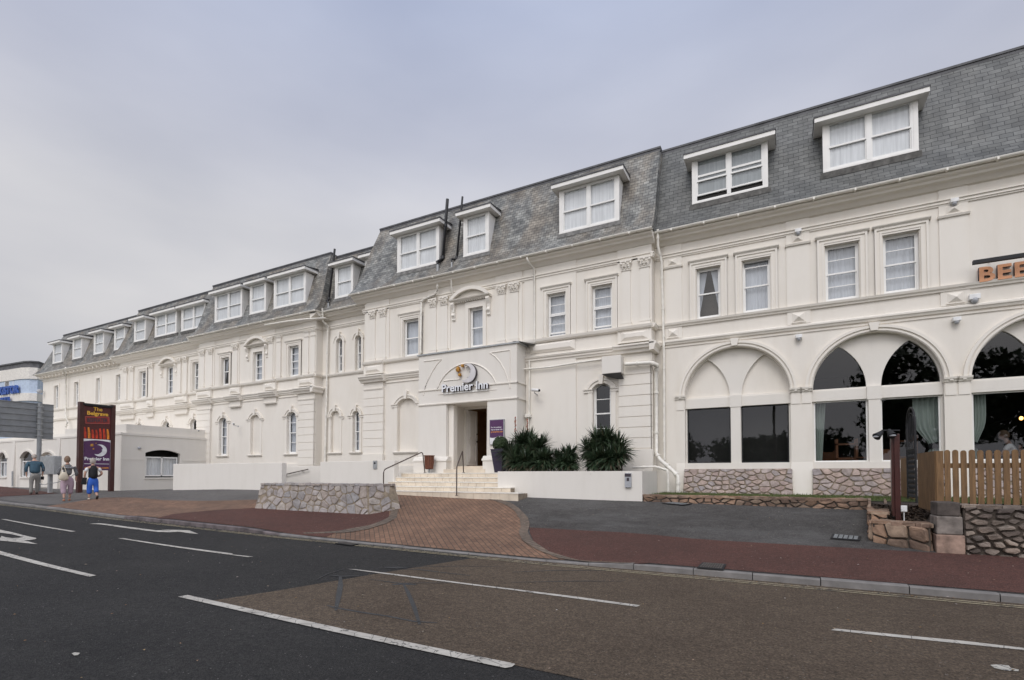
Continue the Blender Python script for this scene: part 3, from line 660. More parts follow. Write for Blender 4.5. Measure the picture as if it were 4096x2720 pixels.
def architrave(mb, x0, x1, z0, z1, Y, w_=.19, hood=True):
    y0 = Y-.035; mb.box(x0-w_, x0-.02, y0, Y+.02, z0, z1+.0); mb.box(x1+.02, x1+w_, y0, Y+.02, z0, z1); mb.box(x0-w_, x1+w_, y0, Y+.02, z1, z1+w_)
    for a in (x0-w_, x1+w_-.05): mb.box(a, a+.05, Y-.065, Y+.01, z0, z1+w_-.05)
    mb.box(x0-w_, x1+w_, Y-.065, Y+.01, z1+w_-.05, z1+w_+.003)
    for a in (x0-.075, x1+.03): mb.box(a, a+.045, Y-.05, Y+.01, z0, z1+.05)
    mb.box(x0-.075, x1+.075, Y-.05, Y+.01, z1+.052, z1+.09)
    if hood: mb.run(x0-w_-.05, x1+w_+.05, Y, [(-.01, z1+w_+.005), (.07, z1+w_+.005), (.115, z1+w_+.05), (.12, z1+w_+.075), (-.01, z1+w_+.08)])
def arch_trim(mb, x0, x1, z0, zs, rise, Y, w_=.17, imp=True, sill=True, key=True):
    h = (x1-x0)/2; rr = rise if rise < h-.01 else h; k = 1 if rise >= h-.01 else rise/h
    out = arcpts(x0-w_, x1+w_, zs, (rr+w_*.8) if k < 1 else h+w_, 14); inn = arcpts(x0-.02, x1+.02, zs, rr+.01 if k < 1 else h+.02, 14)
    ring(mb, out, inn, Y-.05, Y+.02)
    o2 = arcpts(x0-w_-.03, x1+w_+.03, zs, (rr+w_*.8+.03) if k < 1 else h+w_+.03, 14); i2 = arcpts(x0-w_+.03, x1+w_-.03, zs, (rr+w_*.8-.03) if k < 1 else h+w_-.03, 14)
    ring(mb, o2, i2, Y-.085, Y+.01)
    zt = zs+rr; xc = (x0+x1)/2
    if key: mb.prism([(xc-.06, zt-.03), (xc+.06, zt-.03), (xc+.095, zt+w_+.12), (xc-.095, zt+w_+.12)], Y-.125, Y+.02)
    if imp:
        for a, b in ((x0-w_-.14, x0+.0), (x1-.0, x1+w_+.14)): mb.run(a, b, Y, [(-.01, zs-.12), (.045, zs-.12), (.05, zs-.06), (.085, zs-.03), (.09, zs-.002), (-.01, zs-.002)])
        for a, b in ((x0-w_, x0-.02), (x1+.02, x1+w_)): mb.box(a, b, Y-.03, Y+.02, z0, zs-.12)
    if sill: mb.run(x0-w_-.03, x1+w_+.03, Y, [(-.3, z0-.09), (.05, z0-.09), (.09, z0-.03), (.08, z0+.0), (-.3, z0+.01)])
def pilaster(mb, cap, x0, x1, z0, z1, Y, fancy=True):
    mb.box(x0, x1, Y-.07, Y+.02, z0+.14, z1-.3)
    for i, (e, h0, h1) in enumerate(((.045, 0, .05), (.025, .05, .09), (.035, .09, .14))): mb.box(x0-e, x1+e, Y-.07-e, Y+.02, z0+h0, z0+h1)
    zc = z1-.33
    mb.run(x0-.02, x1+.02, Y, [(-.01, zc), (.095, zc), (.10, zc+.03), (-.01, zc+.03)])
    if fancy:
        xc = (x0+x1)/2; hw = (x1-x0)/2; cap = MB()
        cap.add([(xc-hw*.85, Y, zc+.03), (xc+hw*.85, Y, zc+.03), (xc+hw*1.25, Y, zc+.27), (xc-hw*1.25, Y, zc+.27), (xc-hw*.85, Y-.08, zc+.03), (xc+hw*.85, Y-.08, zc+.03), (xc+hw*1.25, Y-.125, zc+.27), (xc-hw*1.25, Y-.125, zc+.27)], [(4, 5, 6, 7), (0, 4, 7, 3), (5, 1, 2, 6), (7, 6, 2, 3)])
        for row, (zz, n, s) in enumerate(((zc+.075, 3, 1.0), (zc+.15, 2, 1.15))):
            for k in range(n):
                xx = xc+(k-(n-1)/2)*hw*.72*s; cap.ell((xx, Y-.095-.022*row, zz), (hw*.26, .035, .05), 6, 5); cap.ell((xx, Y-.125-.022*row, zz+.035), (hw*.2, .028, .022), 6, 4)
        for sgn in (-1, 1): cap.ell((xc+sgn*hw*1.15, Y-.12, zc+.225), (hw*.33, .045, .045), 8, 6)
        cap.ell((xc, Y-.14, zc+.25), (hw*.22, .03, .035), 6, 5)
        cap.box(x0-.055, x1+.055, Y-.145, Y+.01, zc+.275, zc+.328); cap.build('capital', 'stucco_trim', CURB)
    else: mb.run(x0-.03, x1+.03, Y, [(-.01, zc+.2), (.08, zc+.2), (.11, zc+.25), (.12, zc+.3), (-.01, zc+.3)]); mb.box(x0, x1, Y-.068, Y+.01, zc+.03, zc+.2)
def quoin(mb, x0, x1, z0, z1, Y, first, step, both=True, retx=None, ret=0):
    """pier of rusticated courses, separated by grooves; a return wall face can repeat them"""
    zz = [z0]; c = first
    while c > z0+.15: zz.append(c); c -= step
    zz = sorted(set(zz))+[z1]
    for a, b in zip(zz, zz[1:]):
        mb.box(x0, x1, Y-.10, Y+.02, a+(.016 if a > z0 else 0), b-.016 if b < z1 else b)
        if ret: mb.box(x1-.02, x1+.004, Y-.1, Y+ret, a+(.016 if a > z0 else 0), b-.016 if b < z1 else b)
    mb.box(x0+.012, x1-.012 if not ret else x1-.02, Y-.078, Y+.02, z0, z1)
    if ret: mb.box(x1-.05, x1-.018, Y-.05, Y+ret, z0, z1)
def trapezoid_panel(mb, x0, x1, z0, z1, Y):
    """raised panel with sloping sides"""
    b = min(.16, (x1-x0)*.3); d = .075; zi0, zi1 = z0+.09, z1-.07
    v = [(x0, Y, z0), (x1, Y, z0), (x1, Y, z1), (x0, Y, z1), (x0+b, Y-d, zi0), (x1-b, Y-d, zi0), (x1-b, Y-d, zi1), (x0+b, Y-d, zi1)]
    mb.add(v, [(4, 5, 6, 7), (0, 1, 5, 4), (1, 2, 6, 5), (2, 3, 7, 6), (3, 0, 4, 7)])
def pyramid(mb, x0, x1, z0, z1, Y, d=.09):
    xc, zc = (x0+x1)/2, (z0+z1)/2; mb.add([(x0, Y, z0), (x1, Y, z0), (x1, Y, z1), (x0, Y, z1), (xc, Y-d, zc)], [(0, 1, 4), (1, 2, 4), (2, 3, 4), (3, 0, 4)]); mb.box(x0-.02, x1+.02, Y-.03, Y+.01, z0-.025, z0)
def pediment(bld, x0, x1, Y):
    """segmental pediment on two scrolled brackets"""
    mb = MB(); z = 8.16
    mb.run(x0, x1, Y, [(-.01, z), (.12, z), (.16, z+.03), (.22, z+.045), (.24, z+.08), (-.01, z+.08)])
    o = arcpts(x0, x1, z+.08, .40, 14); i_ = arcpts(x0+.16, x1-.16, z+.081, .27, 14); ring(mb, o, i_, Y-.24, Y+.01)
    o = arcpts(x0+.08, x1-.08, z+.081, .35, 14); ring(mb, o, i_, Y-.16, Y+.01)
    t = arcpts(x0+.15, x1-.15, z+.08, .28, 14); mb.prism(t, Y-.06, Y+.01)
    n = 17
    for k in range(n): xx = x0+.12+(x1-x0-.24)*k/(n-1); mb.box(xx-.018, xx+.018, Y-.13, Y-.0, z-.045, z-.002)
    for xx in (x0+.11, x1-.11):
        prof = [(.0, z-.01), (.17, z-.01), (.19, z-.08), (.15, z-.17), (.09, z-.27), (.075, z-.38), (.11, z-.45), (.12, z-.51), (.07, z-.55), (.05, z-.60), (.07, z-.645), (.03, z-.69), (0, z-.70)]
        mb.run(xx-.07, xx+.07, Y, prof); mb.ell((xx, Y-.13, z-.08), (.085, .07, .06), 8, 6); mb.ell((xx, Y-.085, z-.48), (.08, .05, .045), 8, 6)
    mb.build('pediment', 'stucco_trim', bld)
def gutter(bld, x0, x1, Y, z=9.20, ret=None):
    mb = MB(); r = .062; n = 10
    def half(cx, cy_, axis, a, b):
        pts = [(math.cos(math.pi+math.pi*k/n)*r, math.sin(math.pi+math.pi*k/n)*r) for k in range(n+1)]; pts += [(p[0]*.82, p[1]*.82) for p in reversed(pts)]
        m_ = len(pts)
        vs = ([(a, cy_+p[0], z+p[1]) for p in pts]+[(b, cy_+p[0], z+p[1]) for p in pts]) if axis == 'x' else ([(cx+p[0], a, z+p[1]) for p in pts]+[(cx+p[0], b, z+p[1]) for p in pts])
        mb.add(vs, [tuple(range(m_-1, -1, -1)), tuple(range(m_, 2*m_))]+[(i, i+m_, (i+1) % m_+m_, (i+1) % m_) for i in range(m_)])
    half(0, Y, 'x', x0, x1)
    if ret: half(x1-r, 0, 'y', Y, ret)
    x = x0+.6
    while x < x1: mb.box(x-.02, x+.02, Y-r-.008, Y+r, z-r-.012, z-.01); x += .95
    mb.build('gutter', 'pipe_cream', bld)
def eave(mb, x0, x1, Y, retL=0, retR=0, exR=.4):
    """boarded soffit, coved cornice and the moulded frieze band of a block"""
    prof = [(-.02, 9.20), (.40, 9.20), (.40, 9.10), (.37, 9.075), (.30, 9.05), (.27, 9.0), (.17, 8.97), (.12, 8.93), (.07, 8.88), (-.02, 8.86)]
    mb.run(x0-(.4 if retL else 0), x1+(exR if retR else 0), Y, prof)
    fr = [(-.02, 8.62), (.085, 8.61), (.09, 8.575), (.055, 8.56), (.055, 8.525), (.065, 8.50), (.035, 8.49), (.035, 8.455), (-.02, 8.45)]
    mb.run(x0-(.08 if retL else 0), x1+(.08 if retR else 0), Y, fr)
    if retR and exR > .3: mb.runy(Y-.40, Y+retR, x1, [(-.02, 9.199), (.398, 9.199), (.398, 9.10), (.37, 9.075), (.27, 9.0), (.12, 8.93), (-.02, 8.86)])
    if retR: mb.runy(Y-.085, Y+retR, x1, [(-.02, 8.618), (.084, 8.608), (.084, 8.575), (.055, 8.56), (.035, 8.456), (-.02, 8.452)])
ROOF = [(-.50, 9.20), (-.38, 9.33), (-.22, 9.55), (-.05, 9.90), (.10, 10.35), (.42, 11.4), (.78, 12.42)]
def roof(bld, x0, x1, Y, mat, hipL=.0, hipR=.0, top=12.42, back=27, oL=0, oR=0):
    global ROOF
    base_ = ROOF; ROOF = ROOF[:-1]+[(ROOF[-1][0], top)]; mb = MB(); L = [0]
    for a, b in zip(ROOF, ROOF[1:]): L.append(L[-1]+math.dist(a, b))
    tot = L[-1]; nx = max(2, int((x1-x0)/.5)); rr = random.Random(int(x0*10)); sag = [rr.uniform(-.018, .018) for _ in range(nx+1)]
    for j in range(len(ROOF)-1):
        for i in range(nx):
            def P(ii, jj):
                t = L[jj]/tot; xa = x0-oL+(hipL+oL)*min(1, t*1.0); xb = x1+oR-(hipR+oR)*min(1, t*1.0); xx = xa+(xb-xa)*ii/nx; z = ROOF[jj][1]+(sag[ii] if jj == len(ROOF)-1 else sag[ii]*.3)
                return (xx, Y+ROOF[jj][0], z), (xx, L[jj])
            a, b, c, d = P(i, j), P(i+1, j), P(i+1, j+1), P(i, j+1); mb.add([a[0], b[0], c[0], d[0]], [(0, 1, 2, 3)], [a[1], b[1], c[1], d[1]])
    t_ = ROOF[-1]
    for side, xx, o_, hp in ((-1, x0, oL, hipL), (1, x1, oR, hipR)):
        for j in range(len(ROOF)-1):
            ta, tb = L[j]/tot, L[j+1]/tot
            xa = xx+side*(o_*(1-ta)-hp*ta); xb = xx+side*(o_*(1-tb)-hp*tb)
            p = [(xa, Y+ROOF[j][0], ROOF[j][1]), (xa, back, ROOF[j][1]), (xb, back, ROOF[j+1][1]), (xb, Y+ROOF[j+1][0], ROOF[j+1][1])]
            uv = [(p_[1], L[j if k < 2 else j+1]) for k, p_ in enumerate(p)]
            if side < 0: p = p[::-1]; uv = uv[::-1]
            mb.add(p, [(0, 1, 2, 3)], uv)
    o = mb.build('roof', mat, bld, fix=False)
    cp = MB(); xa, xb = x0+hipL, x1-hipR
    cp.box(xa-.03, xb+.03, Y+t_[0]-.05, Y+t_[0]+.18, top+.015, top+.075); cp.box(xa, xb, Y+t_[0]+.18, back, top-.02, top+.05); cp.box(xa-.02, xb+.02, Y+t_[0]-.028, Y+t_[0]+.05, top-.07, top+.015)
    cp.build('coping', 'lead', o)
    bk = MB(); bk.box(x0, x1, back-.1, back, 0, 9.3); bk.build('back_wall', 'stucco', bld)
    ROOF = base_; return o
def roofy(z):      # how far behind the wall plane the slates lie at height z
    return lerp(z, [(b, a) for a, b in ROOF])
def dormer(bld, x0, x1, Y, lights, z0=9.93, z1=11.36, wide=.14, opened=0, net='net_pale', over=.2, gap=.0, bars=0, name='dormer'):
    mb = MB(); yf = Y-.14; kk = (Y-.14)/Y; x0, x1 = x0*kk, x1*kk; z0, z1 = z0-.08, z1-.08
    for a, b in ((x0, x0+.10), (x1-.10, x1)): # corner boards and slate hung cheeks
        mb.box(a, b, yf, yf+.05, z0, z1+.03)
    mb.box(x0, x1, yf-.02, yf+.06, z0-.045, z0)
    for a in (x0, x1):
        s = .012 if a == x0 else -.012
        mb.add([(a+s, yf+.05, z0), (a+s, yf+.05, z1), (a+s, Y+roofy(z1)+.05, z1), (a+s, Y+roofy(z0)+.05, z0)], [(0, 1, 2, 3)])
        mb.box(min(a, a+s), max(a, a+s), yf+.05, yf+.13, z0, z1)
    mb.box(x0+.1, x1-.1, yf, yf+.05, z1-.0, z1+.03)
    d = mb.build(name, 'white_paint', bld)
    r = MB(); r.box(x0-over, x1+over, yf-.24, Y+roofy(11.5)+.12, 11.32, 11.44); r.build('fascia', 'white_paint', d)
    r = MB(); r.box(x0-over-.02, x1+over+.02, yf-.26, Y+roofy(11.55)+.14, 11.443, 11.485)
    r.add([(x0-over, yf-.2, 11.485), (x1+over, yf-.2, 11.485), (x1+over, Y+roofy(11.6)+.1, 11.58), (x0-over, Y+roofy(11.6)+.1, 11.58)], [(0, 1, 2, 3)]); r.build('dormer_roof', 'lead', d)
    ap = MB(); zz = z0-.05; ap.add([(x0-.06, yf-.015, zz), (x1+.06, yf-.015, zz), (x1+.08, Y+roofy(zz-.13)-.02, zz-.14), (x0-.08, Y+roofy(zz-.13)-.02, zz-.14)], [(0, 1, 2, 3)]); ap.build('apron', 'apron', d)
    # frame, glass and curtain as pieces of the dormer
    a, b, c, e = x0+.10, x1-.10, z0+.0, z1
    ls = [(a, b)] if lights == 1 else [(a, (a+b)/2), ((a+b)/2, b)]
    fr = MB(); y = yf+.012; frame_rect(fr, a, b, c, e, .045, y, y+.07)
    if lights == 2: xm = (a+b)/2; fr.box(xm-.055, xm+.055, y-.006, y+.07, c+.045, e-.045)
    zr = c+(e-c)*.49
    for p, q in ls:
        p += .045 if p == a else .055; q -= .045 if q == b else .055
        fr.box(p, q, y+.004, y+.045, zr-.024, zr+.024)
        for s in (p, q-.028): fr.box(s, s+.028, y+.01, y+.04, zr+.024, e-.045); fr.box(s, s+.028, y+.03, y+.06, c+.045+opened, zr-.024)
        fr.box(p+.028, q-.028, y+.03, y+.06, c+.045+opened, c+.09+opened)
        if opened: fr.box(p+.028, q-.028, y+.03, y+.06, zr+opened-.03, zr+opened+.03)
    fr.build('window_frame', 'upvc', d)
    g = MB(); g.add([(a+.02, y+.045, c+.03+opened), (b-.02, y+.045, c+.03+opened), (b-.02, y+.045, e-.02), (a+.02, y+.045, e-.02)], [(0, 1, 2, 3)]); g.build('glass', 'glass', d, fix=False)
    if net: curtain(a+.02, b-.02, c+(.02+opened*1.15 if opened else .01), e-.01, y+.072, d, net, folds=7*lights, gap=gap, amp=.008)
    rb = MB(); rb.quad((a, y+.092, c), (b, y+.092, c), (b, y+.092, e), (a, y+.092, e)); rb.build('room_back', 'dark_room', d, fix=False)
    return d
def downpipe(bld, pts, r=.042, mat='pipe_cream', name='drainpipe', collars=True):
    mb = MB(); mb.tube(pts, r, 10)
    if collars:
        for a, b in zip(pts, pts[1:]):
            a, b = Vector(a), Vector(b); n = int((b-a).length/1.7)
            for k in range(n+1):
                p = a.lerp(b, (k+.5)/(n+1)); d = (b-a).normalized()*.035; mb.tube([p-d, p+d], r*1.3, 10)
    return mb.build(name, mat, bld)

# ================================================================== the white hotel: centre block and wings
CURB = None
hotel = empty('hotel_building', (-16, 17, .8), 'long white stuccoed hotel with old mottled slate mansard and pedimented windows', 'building')
CURB = hotel; SILL, HEAD = 6.36, 7.86
def band_courses(mb, x0, x1, Y, retR=0):
    mb.run(x0, x1, Y, [(-.02, 6.20), (.06, 6.20), (.10, 6.24), (.12, 6.30), (.125, 6.33), (-.02, 6.34)])
    mb.run(x0, x1, Y, [(-.02, 5.50), (.05, 5.50), (.06, 5.55), (.10, 5.58), (.10, 5.63), (.14, 5.66), (.16, 5.71), (-.02, 5.78)])
    mb.run(x0, x1, Y, [(-.02, 5.36), (.04, 5.37), (.04, 5.40), (-.02, 5.41)])
    if retR:
        mb.runy(Y-.12, Y+retR, x1, [(-.02, 6.20), (.06, 6.20), (.10, 6.24), (.12, 6.30), (.125, 6.33), (-.02, 6.34)]); mb.runy(Y-.14, Y+retR, x1, [(-.02, 5.50), (.05, 5.50), (.10, 5.58), (.10, 5.63), (.16, 5.71), (-.02, 5.78)])
def heavy_cornice(mb, x0, x1, Y, retR=0):
    """projecting cornice with its block above a pier"""
    mb.run(x0-.12, x1+.12, Y, [(-.02, 5.44), (.20, 5.45), (.22, 5.52), (.30, 5.56), (.32, 5.62), (.36, 5.65), (.36, 5.69), (-.02, 5.80)])
    mb.box(x0, x1, Y-.13, Y+.02, 5.80, 6.195); trapezoid_panel(mb, x0+.1, x1-.1, 5.86, 6.14, Y-.13)
    mb.run(x0-.03, x1+.03, Y, [(-.02, 6.196), (.18, 6.196), (.21, 6.24), (.23, 6.31), (-.02, 6.345)])
    mb.run(x0, x1, Y, [(-.02, 5.12), (.12, 5.12), (.14, 5.17), (-.02, 5.18)]); mb.box(x0, x1, Y-.09, Y+.02, 5.18, 5.44)
    if retR:
        mb.runy(Y-.36, Y+retR, x1, [(-.02, 5.44), (.12, 5.45), (.14, 5.56), (.2, 5.65), (.2, 5.69), (-.02, 5.80)])
# ---- centre block
YC = 16.2; cx0, cx1 = -15.75, -3.62
cw = [(-13.62, -12.86), (-10.44, -9.86), (-7.22, -6.55), (-5.60, -4.92)]
closed_back = (-13.9, -12.98); aw = (-5.58, -4.97)
wl = MB(); porch_hole = rect(-11.6, -8.7, .9, 4.9)
wall(wl, YC, rect(cx0, cx1, .4, 9.1), [rect(a, b, SILL, HEAD) for a, b in cw]+[arched(*closed_back, 2.5, 4.45, .22), arched(*aw, 2.5, 4.42, .17), porch_hole], .2)
wl.box(cx0, cx0+.05, YC+.001, 27, .4, 9.1); wl.box(cx1-.05, cx1-.001, YC+.001, 27, .4, 9.1); wl.build('wall', 'stucco', hotel, fix=False)
pb = MB(); pb.add([(p[0], YC+.12, p[1]) for p in arched(closed_back[0]-.03, closed_back[1]+.03, 2.4, 4.5, .24)], [tuple(range(19))]); pb.build('blind_window', 'stucco', hotel, fix=False)
tr = MB(); cp_ = MB()
for i, (a, b) in enumerate(cw):
    sash(hotel, a, b, SILL+.02, HEAD, YC+.10, bars=1 if i > 1 else 0, opened=.06 if i > 1 else 0)
    if i != 1: architrave(tr, a, b, SILL, HEAD, YC)
    else:
        for q in (a-.17, b+.03): tr.box(q, q+.14, YC-.05, YC+.02, SILL, HEAD)
        tr.box(a-.17, b+.17, YC-.05, YC+.02, HEAD, 8.1)
sash(hotel, *aw, 2.55, 4.58, YC+.12, rise=.16, bars=1, dark=True, rail=.52)
arch_trim(tr, *closed_back, 2.52, 4.45, .22, YC); arch_trim(tr, *aw, 2.52, 4.42, .17, YC)
band_courses(tr, cx0, cx1, YC, .38); eave(tr, cx0, cx1, YC, 1, .38, exR=.09)
for a, b in ((-15.38, -15.1), (-14.82, -14.52), (-12.25, -11.95), (-11.72, -11.41), (-9.16, -8.88), (-8.65, -8.34), (-4.56, -4.29), (-3.98, -3.69)): pilaster(tr, cp_, a, b, 6.34, 8.48, YC)
tr.box(-15.62, -14.36, YC-.035, YC+.02, 6.34, 9.0); tr.box(-4.72, cx1+.002, YC-.035, YC+.02, 6.34, 9.0); tr.box(-8.05, -6.16, YC-.05, YC+.02, 1.2, 5.5); tr.box(-8.1, -7.42, YC-.03, YC+.02, 6.36, 9.0); tr.box(-6.35, -6.15, YC-.03, YC+.02, 6.36, 9.0); tr.box(-7.42, -6.35, YC-.03, YC+.02, 8.07, 9.0)
trapezoid_panel(tr, -7.9, -6.2, 5.84, 6.16, YC-.02); tr.box(-12.38, -11.3, YC-.03, YC+.02, 6.34, 9.0); tr.box(-9.3, -8.2, YC-.03, YC+.02, 6.34, 9.0)
quoin(tr, -15.68, -14.60, .5, 5.12, YC, 4.77, .337); quoin(tr, -4.68, -3.645, .5, 5.12, YC, 4.77, .337, ret=.36)
heavy_cornice(tr, -15.66, -14.62, YC); heavy_cornice(tr, -4.7, cx1, YC, .4)
tr.box(-15.72, -14.56, YC-.16, YC+.02, .5, 2.42); tr.box(-4.74, -3.60, YC-.16, YC+.36, .5, 2.38); tr.box(-14.56, -12.3, YC-.06, YC+.02, .5, 1.95)
tr.build('plaster_trim', 'stucco_trim', hotel)
pediment(hotel, -11.24, -9.46, YC)
roof(hotel, cx0, -3.50, YC, 'slate_old', hipL=.15, oL=.45, top=12.34)
gutter(hotel, -16.2, -3.5, YC-.46)
dormer(hotel, -13.98, -11.87, YC, 2, gap=.0); dormer(hotel, -10.73, -9.60, YC, 1); dormer(hotel, -6.77, -4.66, YC, 2)
# soil vents on the roof and the pipework of the front
def vent(p0, p1, p2, r, bend):
    mb = MB(); mb.tube([p2, (p1[0]-bend, p2[1], p2[2]+.12), (p1[0]-.03, p1[1], p1[2]-.05), p1, p0], r, 10); mb.tube([Vector(p1)-Vector((0, 0, .05)), Vector(p1)+Vector((0, 0, .07))], r*1.35, 10); m_ = Vector(p1).lerp(Vector(p0), .55); mb.tube([m_-Vector((0, 0, .05)), m_+Vector((0, 0, .05))], r*1.3, 10)
    mb.build('vent_pipe', 'black_pipe', hotel); q = MB(); q.tube([p2, Vector(p2)-Vector((0, -.0, .26))], r*.95, 10); q.build('pipe_foot', 'galv', hotel)
def at(px, py, Y): return tuple(on(px, py, Y))
vent(at(1790, 797, 16.25), at(1771, 1032, 16.15), at(1751, 1060, 15.95), .062, .12); vent(at(1850, 787, 16.25), at(1827, 1032, 16.15), at(1807, 1050, 15.95), .04, .1)
vent(at(1339, 996, 17.2), at(1316, 1195, 17.05), at(1314, 1212, 16.95), .05, .02)
downpipe(hotel, [at(1751, 1128, 16.0), at(1750, 1160, 16.0), at(1740, 1180, 16.05), at(1695, 1195, 16.08), at(1685, 1210, 16.08), at(1682, 1400, 16.08), at(1682, 1415, 16.08)])
downpipe(hotel, [at(1805, 1115, 15.9), at(1806, 1165, 16.0), at(1815, 1180, 16.1), at(1815, 1250, 16.1)], .03, collars=False)
downpipe(hotel, [at(2108, 1030, 15.75), at(2112, 1046, 15.75), at(2137, 1077, 16.1), at(2138, 1370, 16.13)], .035, collars=False)
downpipe(hotel, [at(2083, 1478, 16.05), at(2200, 1468, 16.05), at(2300, 1452, 16.05), at(2405, 1437, 16.05)], .03, collars=False)
downpipe(hotel, [at(2118, 1440, 16.08), at(2116, 1660, 16.08)], .028, collars=False); 
jb = MB(); p = on(2113, 1662, 16.08); jb.box(p.x-.1, p.x+.1, p.y-.09, p.y+.05, p.z-.07, p.z+.05); jb.build('junction_box', 'pipe_cream', hotel, bevel=.01)
downpipe(hotel, [at(2113, 1668, 16.08), at(2110, 1790, 16.08)], .028, collars=False)
downpipe(hotel, [at(2500, 1457, 15.95), at(2600, 1450, 15.95), at(2622, 1458, 16.1), at(2630, 1464, 16.25), at(2625, 1490, 16.3), at(2624, 1810, 16.3), at(2640, 1838, 16.15), at(2697, 1888, 15.95), at(2711, 1905, 15.9), at(2711, 1962, 15.9)], .06)
downpipe(hotel, [at(2631, 918, 16.15), at(2632, 985, 16.2), at(2646, 1045, 16.4), at(2650, 1180, 16.5), at(2655, 1400, 16.5), at(2657, 1840, 16.5)], .04)
downpipe(hotel, [at(2530, 1870, 15.6), at(2620, 1866, 15.7), at(2650, 1875, 15.8), at(2668, 1880, 15.8), at(2672, 1900, 15.8), at(2672, 1965, 15.8)], .035)
bx = MB(); p = on(2425, 1510, 15.85); bx.box(-5.12, -4.5, 15.72, YC, 4.80, 5.36); o = bx.build('cable_box', 'stucco_white', hotel, bevel=.012)
bk_ = MB(); bk_.add([(-5.12, 15.72, 4.795), (-4.5, 15.72, 4.795), (-4.5, YC, 4.62), (-5.12, YC, 4.795)], [(0, 1, 2, 3)]); bk_.build('box_underside_shade', 'lead', o)  # shade beneath the white box, put into a dark sheet
# ---- recessed bay between centre and left wing
YQ = 17.25; q0, q1 = -19.5, -15.6
up = [(-18.50, -18.14), (-17.29, -16.96)]; lo = [(-18.82, -18.28), (-17.42, -17.04)]
wl = MB(); wall(wl, YQ, rect(q0, q1, .4, 9.1), [arched(a, b, 6.36, 7.78, (b-a)/2) for a, b in up]+[arched(a, b, 2.60, 4.30, (b-a)/2) for a, b in lo], .18); wl.build('wall', 'stucco', hotel, fix=False)
tr = MB()
for a, b in up: sash(hotel, a, b, 6.38, 7.78+(b-a)/2, YQ+.1, rise=(b-a)/2, bars=1); arch_trim(tr, a, b, 6.38, 7.78, (b-a)/2, YQ, .16, imp=False, sill=False); tr.box(a-.16, a-.02, YQ-.05, YQ+.02, 6.34, 7.78); tr.box(b+.02, b+.16, YQ-.05, YQ+.02, 6.34, 7.78)
sash(hotel, *lo[1], 2.62, 4.30+.19, YQ+.1, rise=.19, bars=1)
pb = MB(); pb.box(lo[0][0]-.02, lo[0][1]+.02, YQ+.1, YQ+.15, 2.5, 4.7); pb.build('blind_window', 'stucco', hotel)
for a, b in lo: arch_trim(tr, a, b, 2.62, 4.30, (b-a)/2, YQ, .15)
tr.run(q0, q1, YQ, [(-.02, 6.20), (.05, 6.20), (.09, 6.26), (.10, 6.32), (-.02, 6.34)]); eave(tr, q0, q1, YQ); tr.box(q0, q1, YQ-.05, YQ+.02, .5, 2.0)
tr.build('plaster_trim', 'stucco_trim', hotel)
roof(hotel, q0-.2, q1, YQ, 'slate_old', top=12.28); gutter(hotel, q0+.1, q1, YQ-.46)
dormer(hotel, -18.67, -17.51, YQ, 1); dormer(hotel, -16.78, -15.75, YQ, 1)
downpipe(hotel, [at(1290, 1232, 16.75), at(1292, 1285, 16.85), at(1312, 1305, 17.1), at(1311, 1350, 17.15), at(1306, 1600, 17.15), at(1300, 1850, 17.15)], .045)
downpipe(hotel, [at(1060, 1300, 16.4), at(1150, 1285, 16.4), at(1230, 1276, 16.4), at(1300, 1272, 16.8), at(1312, 1276, 17.1)], .04, collars=False)
# ---- left wing
YA = 16.9; a0, a1 = -28.85, -19.45
aw_ = [(-26.73, -26.08), (-24.04, -23.36), (-21.37, -20.67)]; al = [(-26.83, -26.2), (-24.2, -23.5), (-21.44, -20.8)]
wl = MB(); wall(wl, YA, rect(a0, a1, .4, 9.1), [rect(a, b, SILL, HEAD) for a, b in aw_]+[arched(a, b, 2.58, 4.44, .2) for a, b in al], .2)
wl.box(a1-.05, a1-.001, YA+.001, 19, .4, 9.1); wl.box(a0, a0+.05, YA+.001, 19, .4, 9.1); wl.build('wall', 'stucco', hotel, fix=False)
tr = MB(); cp_ = MB()
for i, (a, b) in enumerate(aw_):
    sash(hotel, a, b, SILL+.02, HEAD, YA+.1, bars=0 if i == 0 else 1, gap=.5 if i == 0 else 0)
    if i != 1: architrave(tr, a, b, SILL, HEAD, YA)
    else:
        for q in (a-.17, b+.03): tr.box(q, q+.14, YA-.05, YA+.02, SILL, HEAD)
        tr.box(a-.17, b+.17, YA-.05, YA+.02, HEAD, 8.1)
for i, (a, b) in enumerate(al):
    if i != 1: sash(hotel, a, b, 2.6, 4.64, YA+.1, rise=.19, bars=1)
    arch_trim(tr, a, b, 2.6, 4.44, .2, YA)
pb = MB(); pb.box(al[1][0]-.02, al[1][1]+.02, YA+.1, YA+.15, 2.5, 4.8); pb.build('blind_window', 'stucco', hotel)
band_courses(tr, a0, a1, YA, .35); eave(tr, a0, a1, YA, 1, .3)
for a, b, f in ((-28.55, -28.22, 1), (-27.8, -27.47, 1), (-25.68, -25.3, 1), (-22.85, -22.5, 1), (-22.22, -21.92, 0), (-20.2, -19.93, 0), (-19.78, -19.5, 0)): pilaster(tr, cp_, a, b, 6.34, 8.48, YA, bool(f))
for a, b in ((-28.7, -27.35), (-25.8, -25.2), (-23.0, -22.4), (-20.35, a1+.002)): tr.box(a, b, YA-.03, YA+.02, 6.34, 9.0)
quoin(tr, -28.8, -27.56, .5, 5.12, YA, 4.9, .36); quoin(tr, -20.55, -19.47, .5, 5.12, YA, 4.9, .36, ret=.32)
for a, b in ((-28.8, -27.5), (-25.9, -25.0), (-23.1, -22.2), (-20.6, a1)): heavy_cornice(tr, a, b, YA, .3 if b == a1 else 0)
tr.box(a0, a1, YA-.07, YA+.02, .5, 2.1)
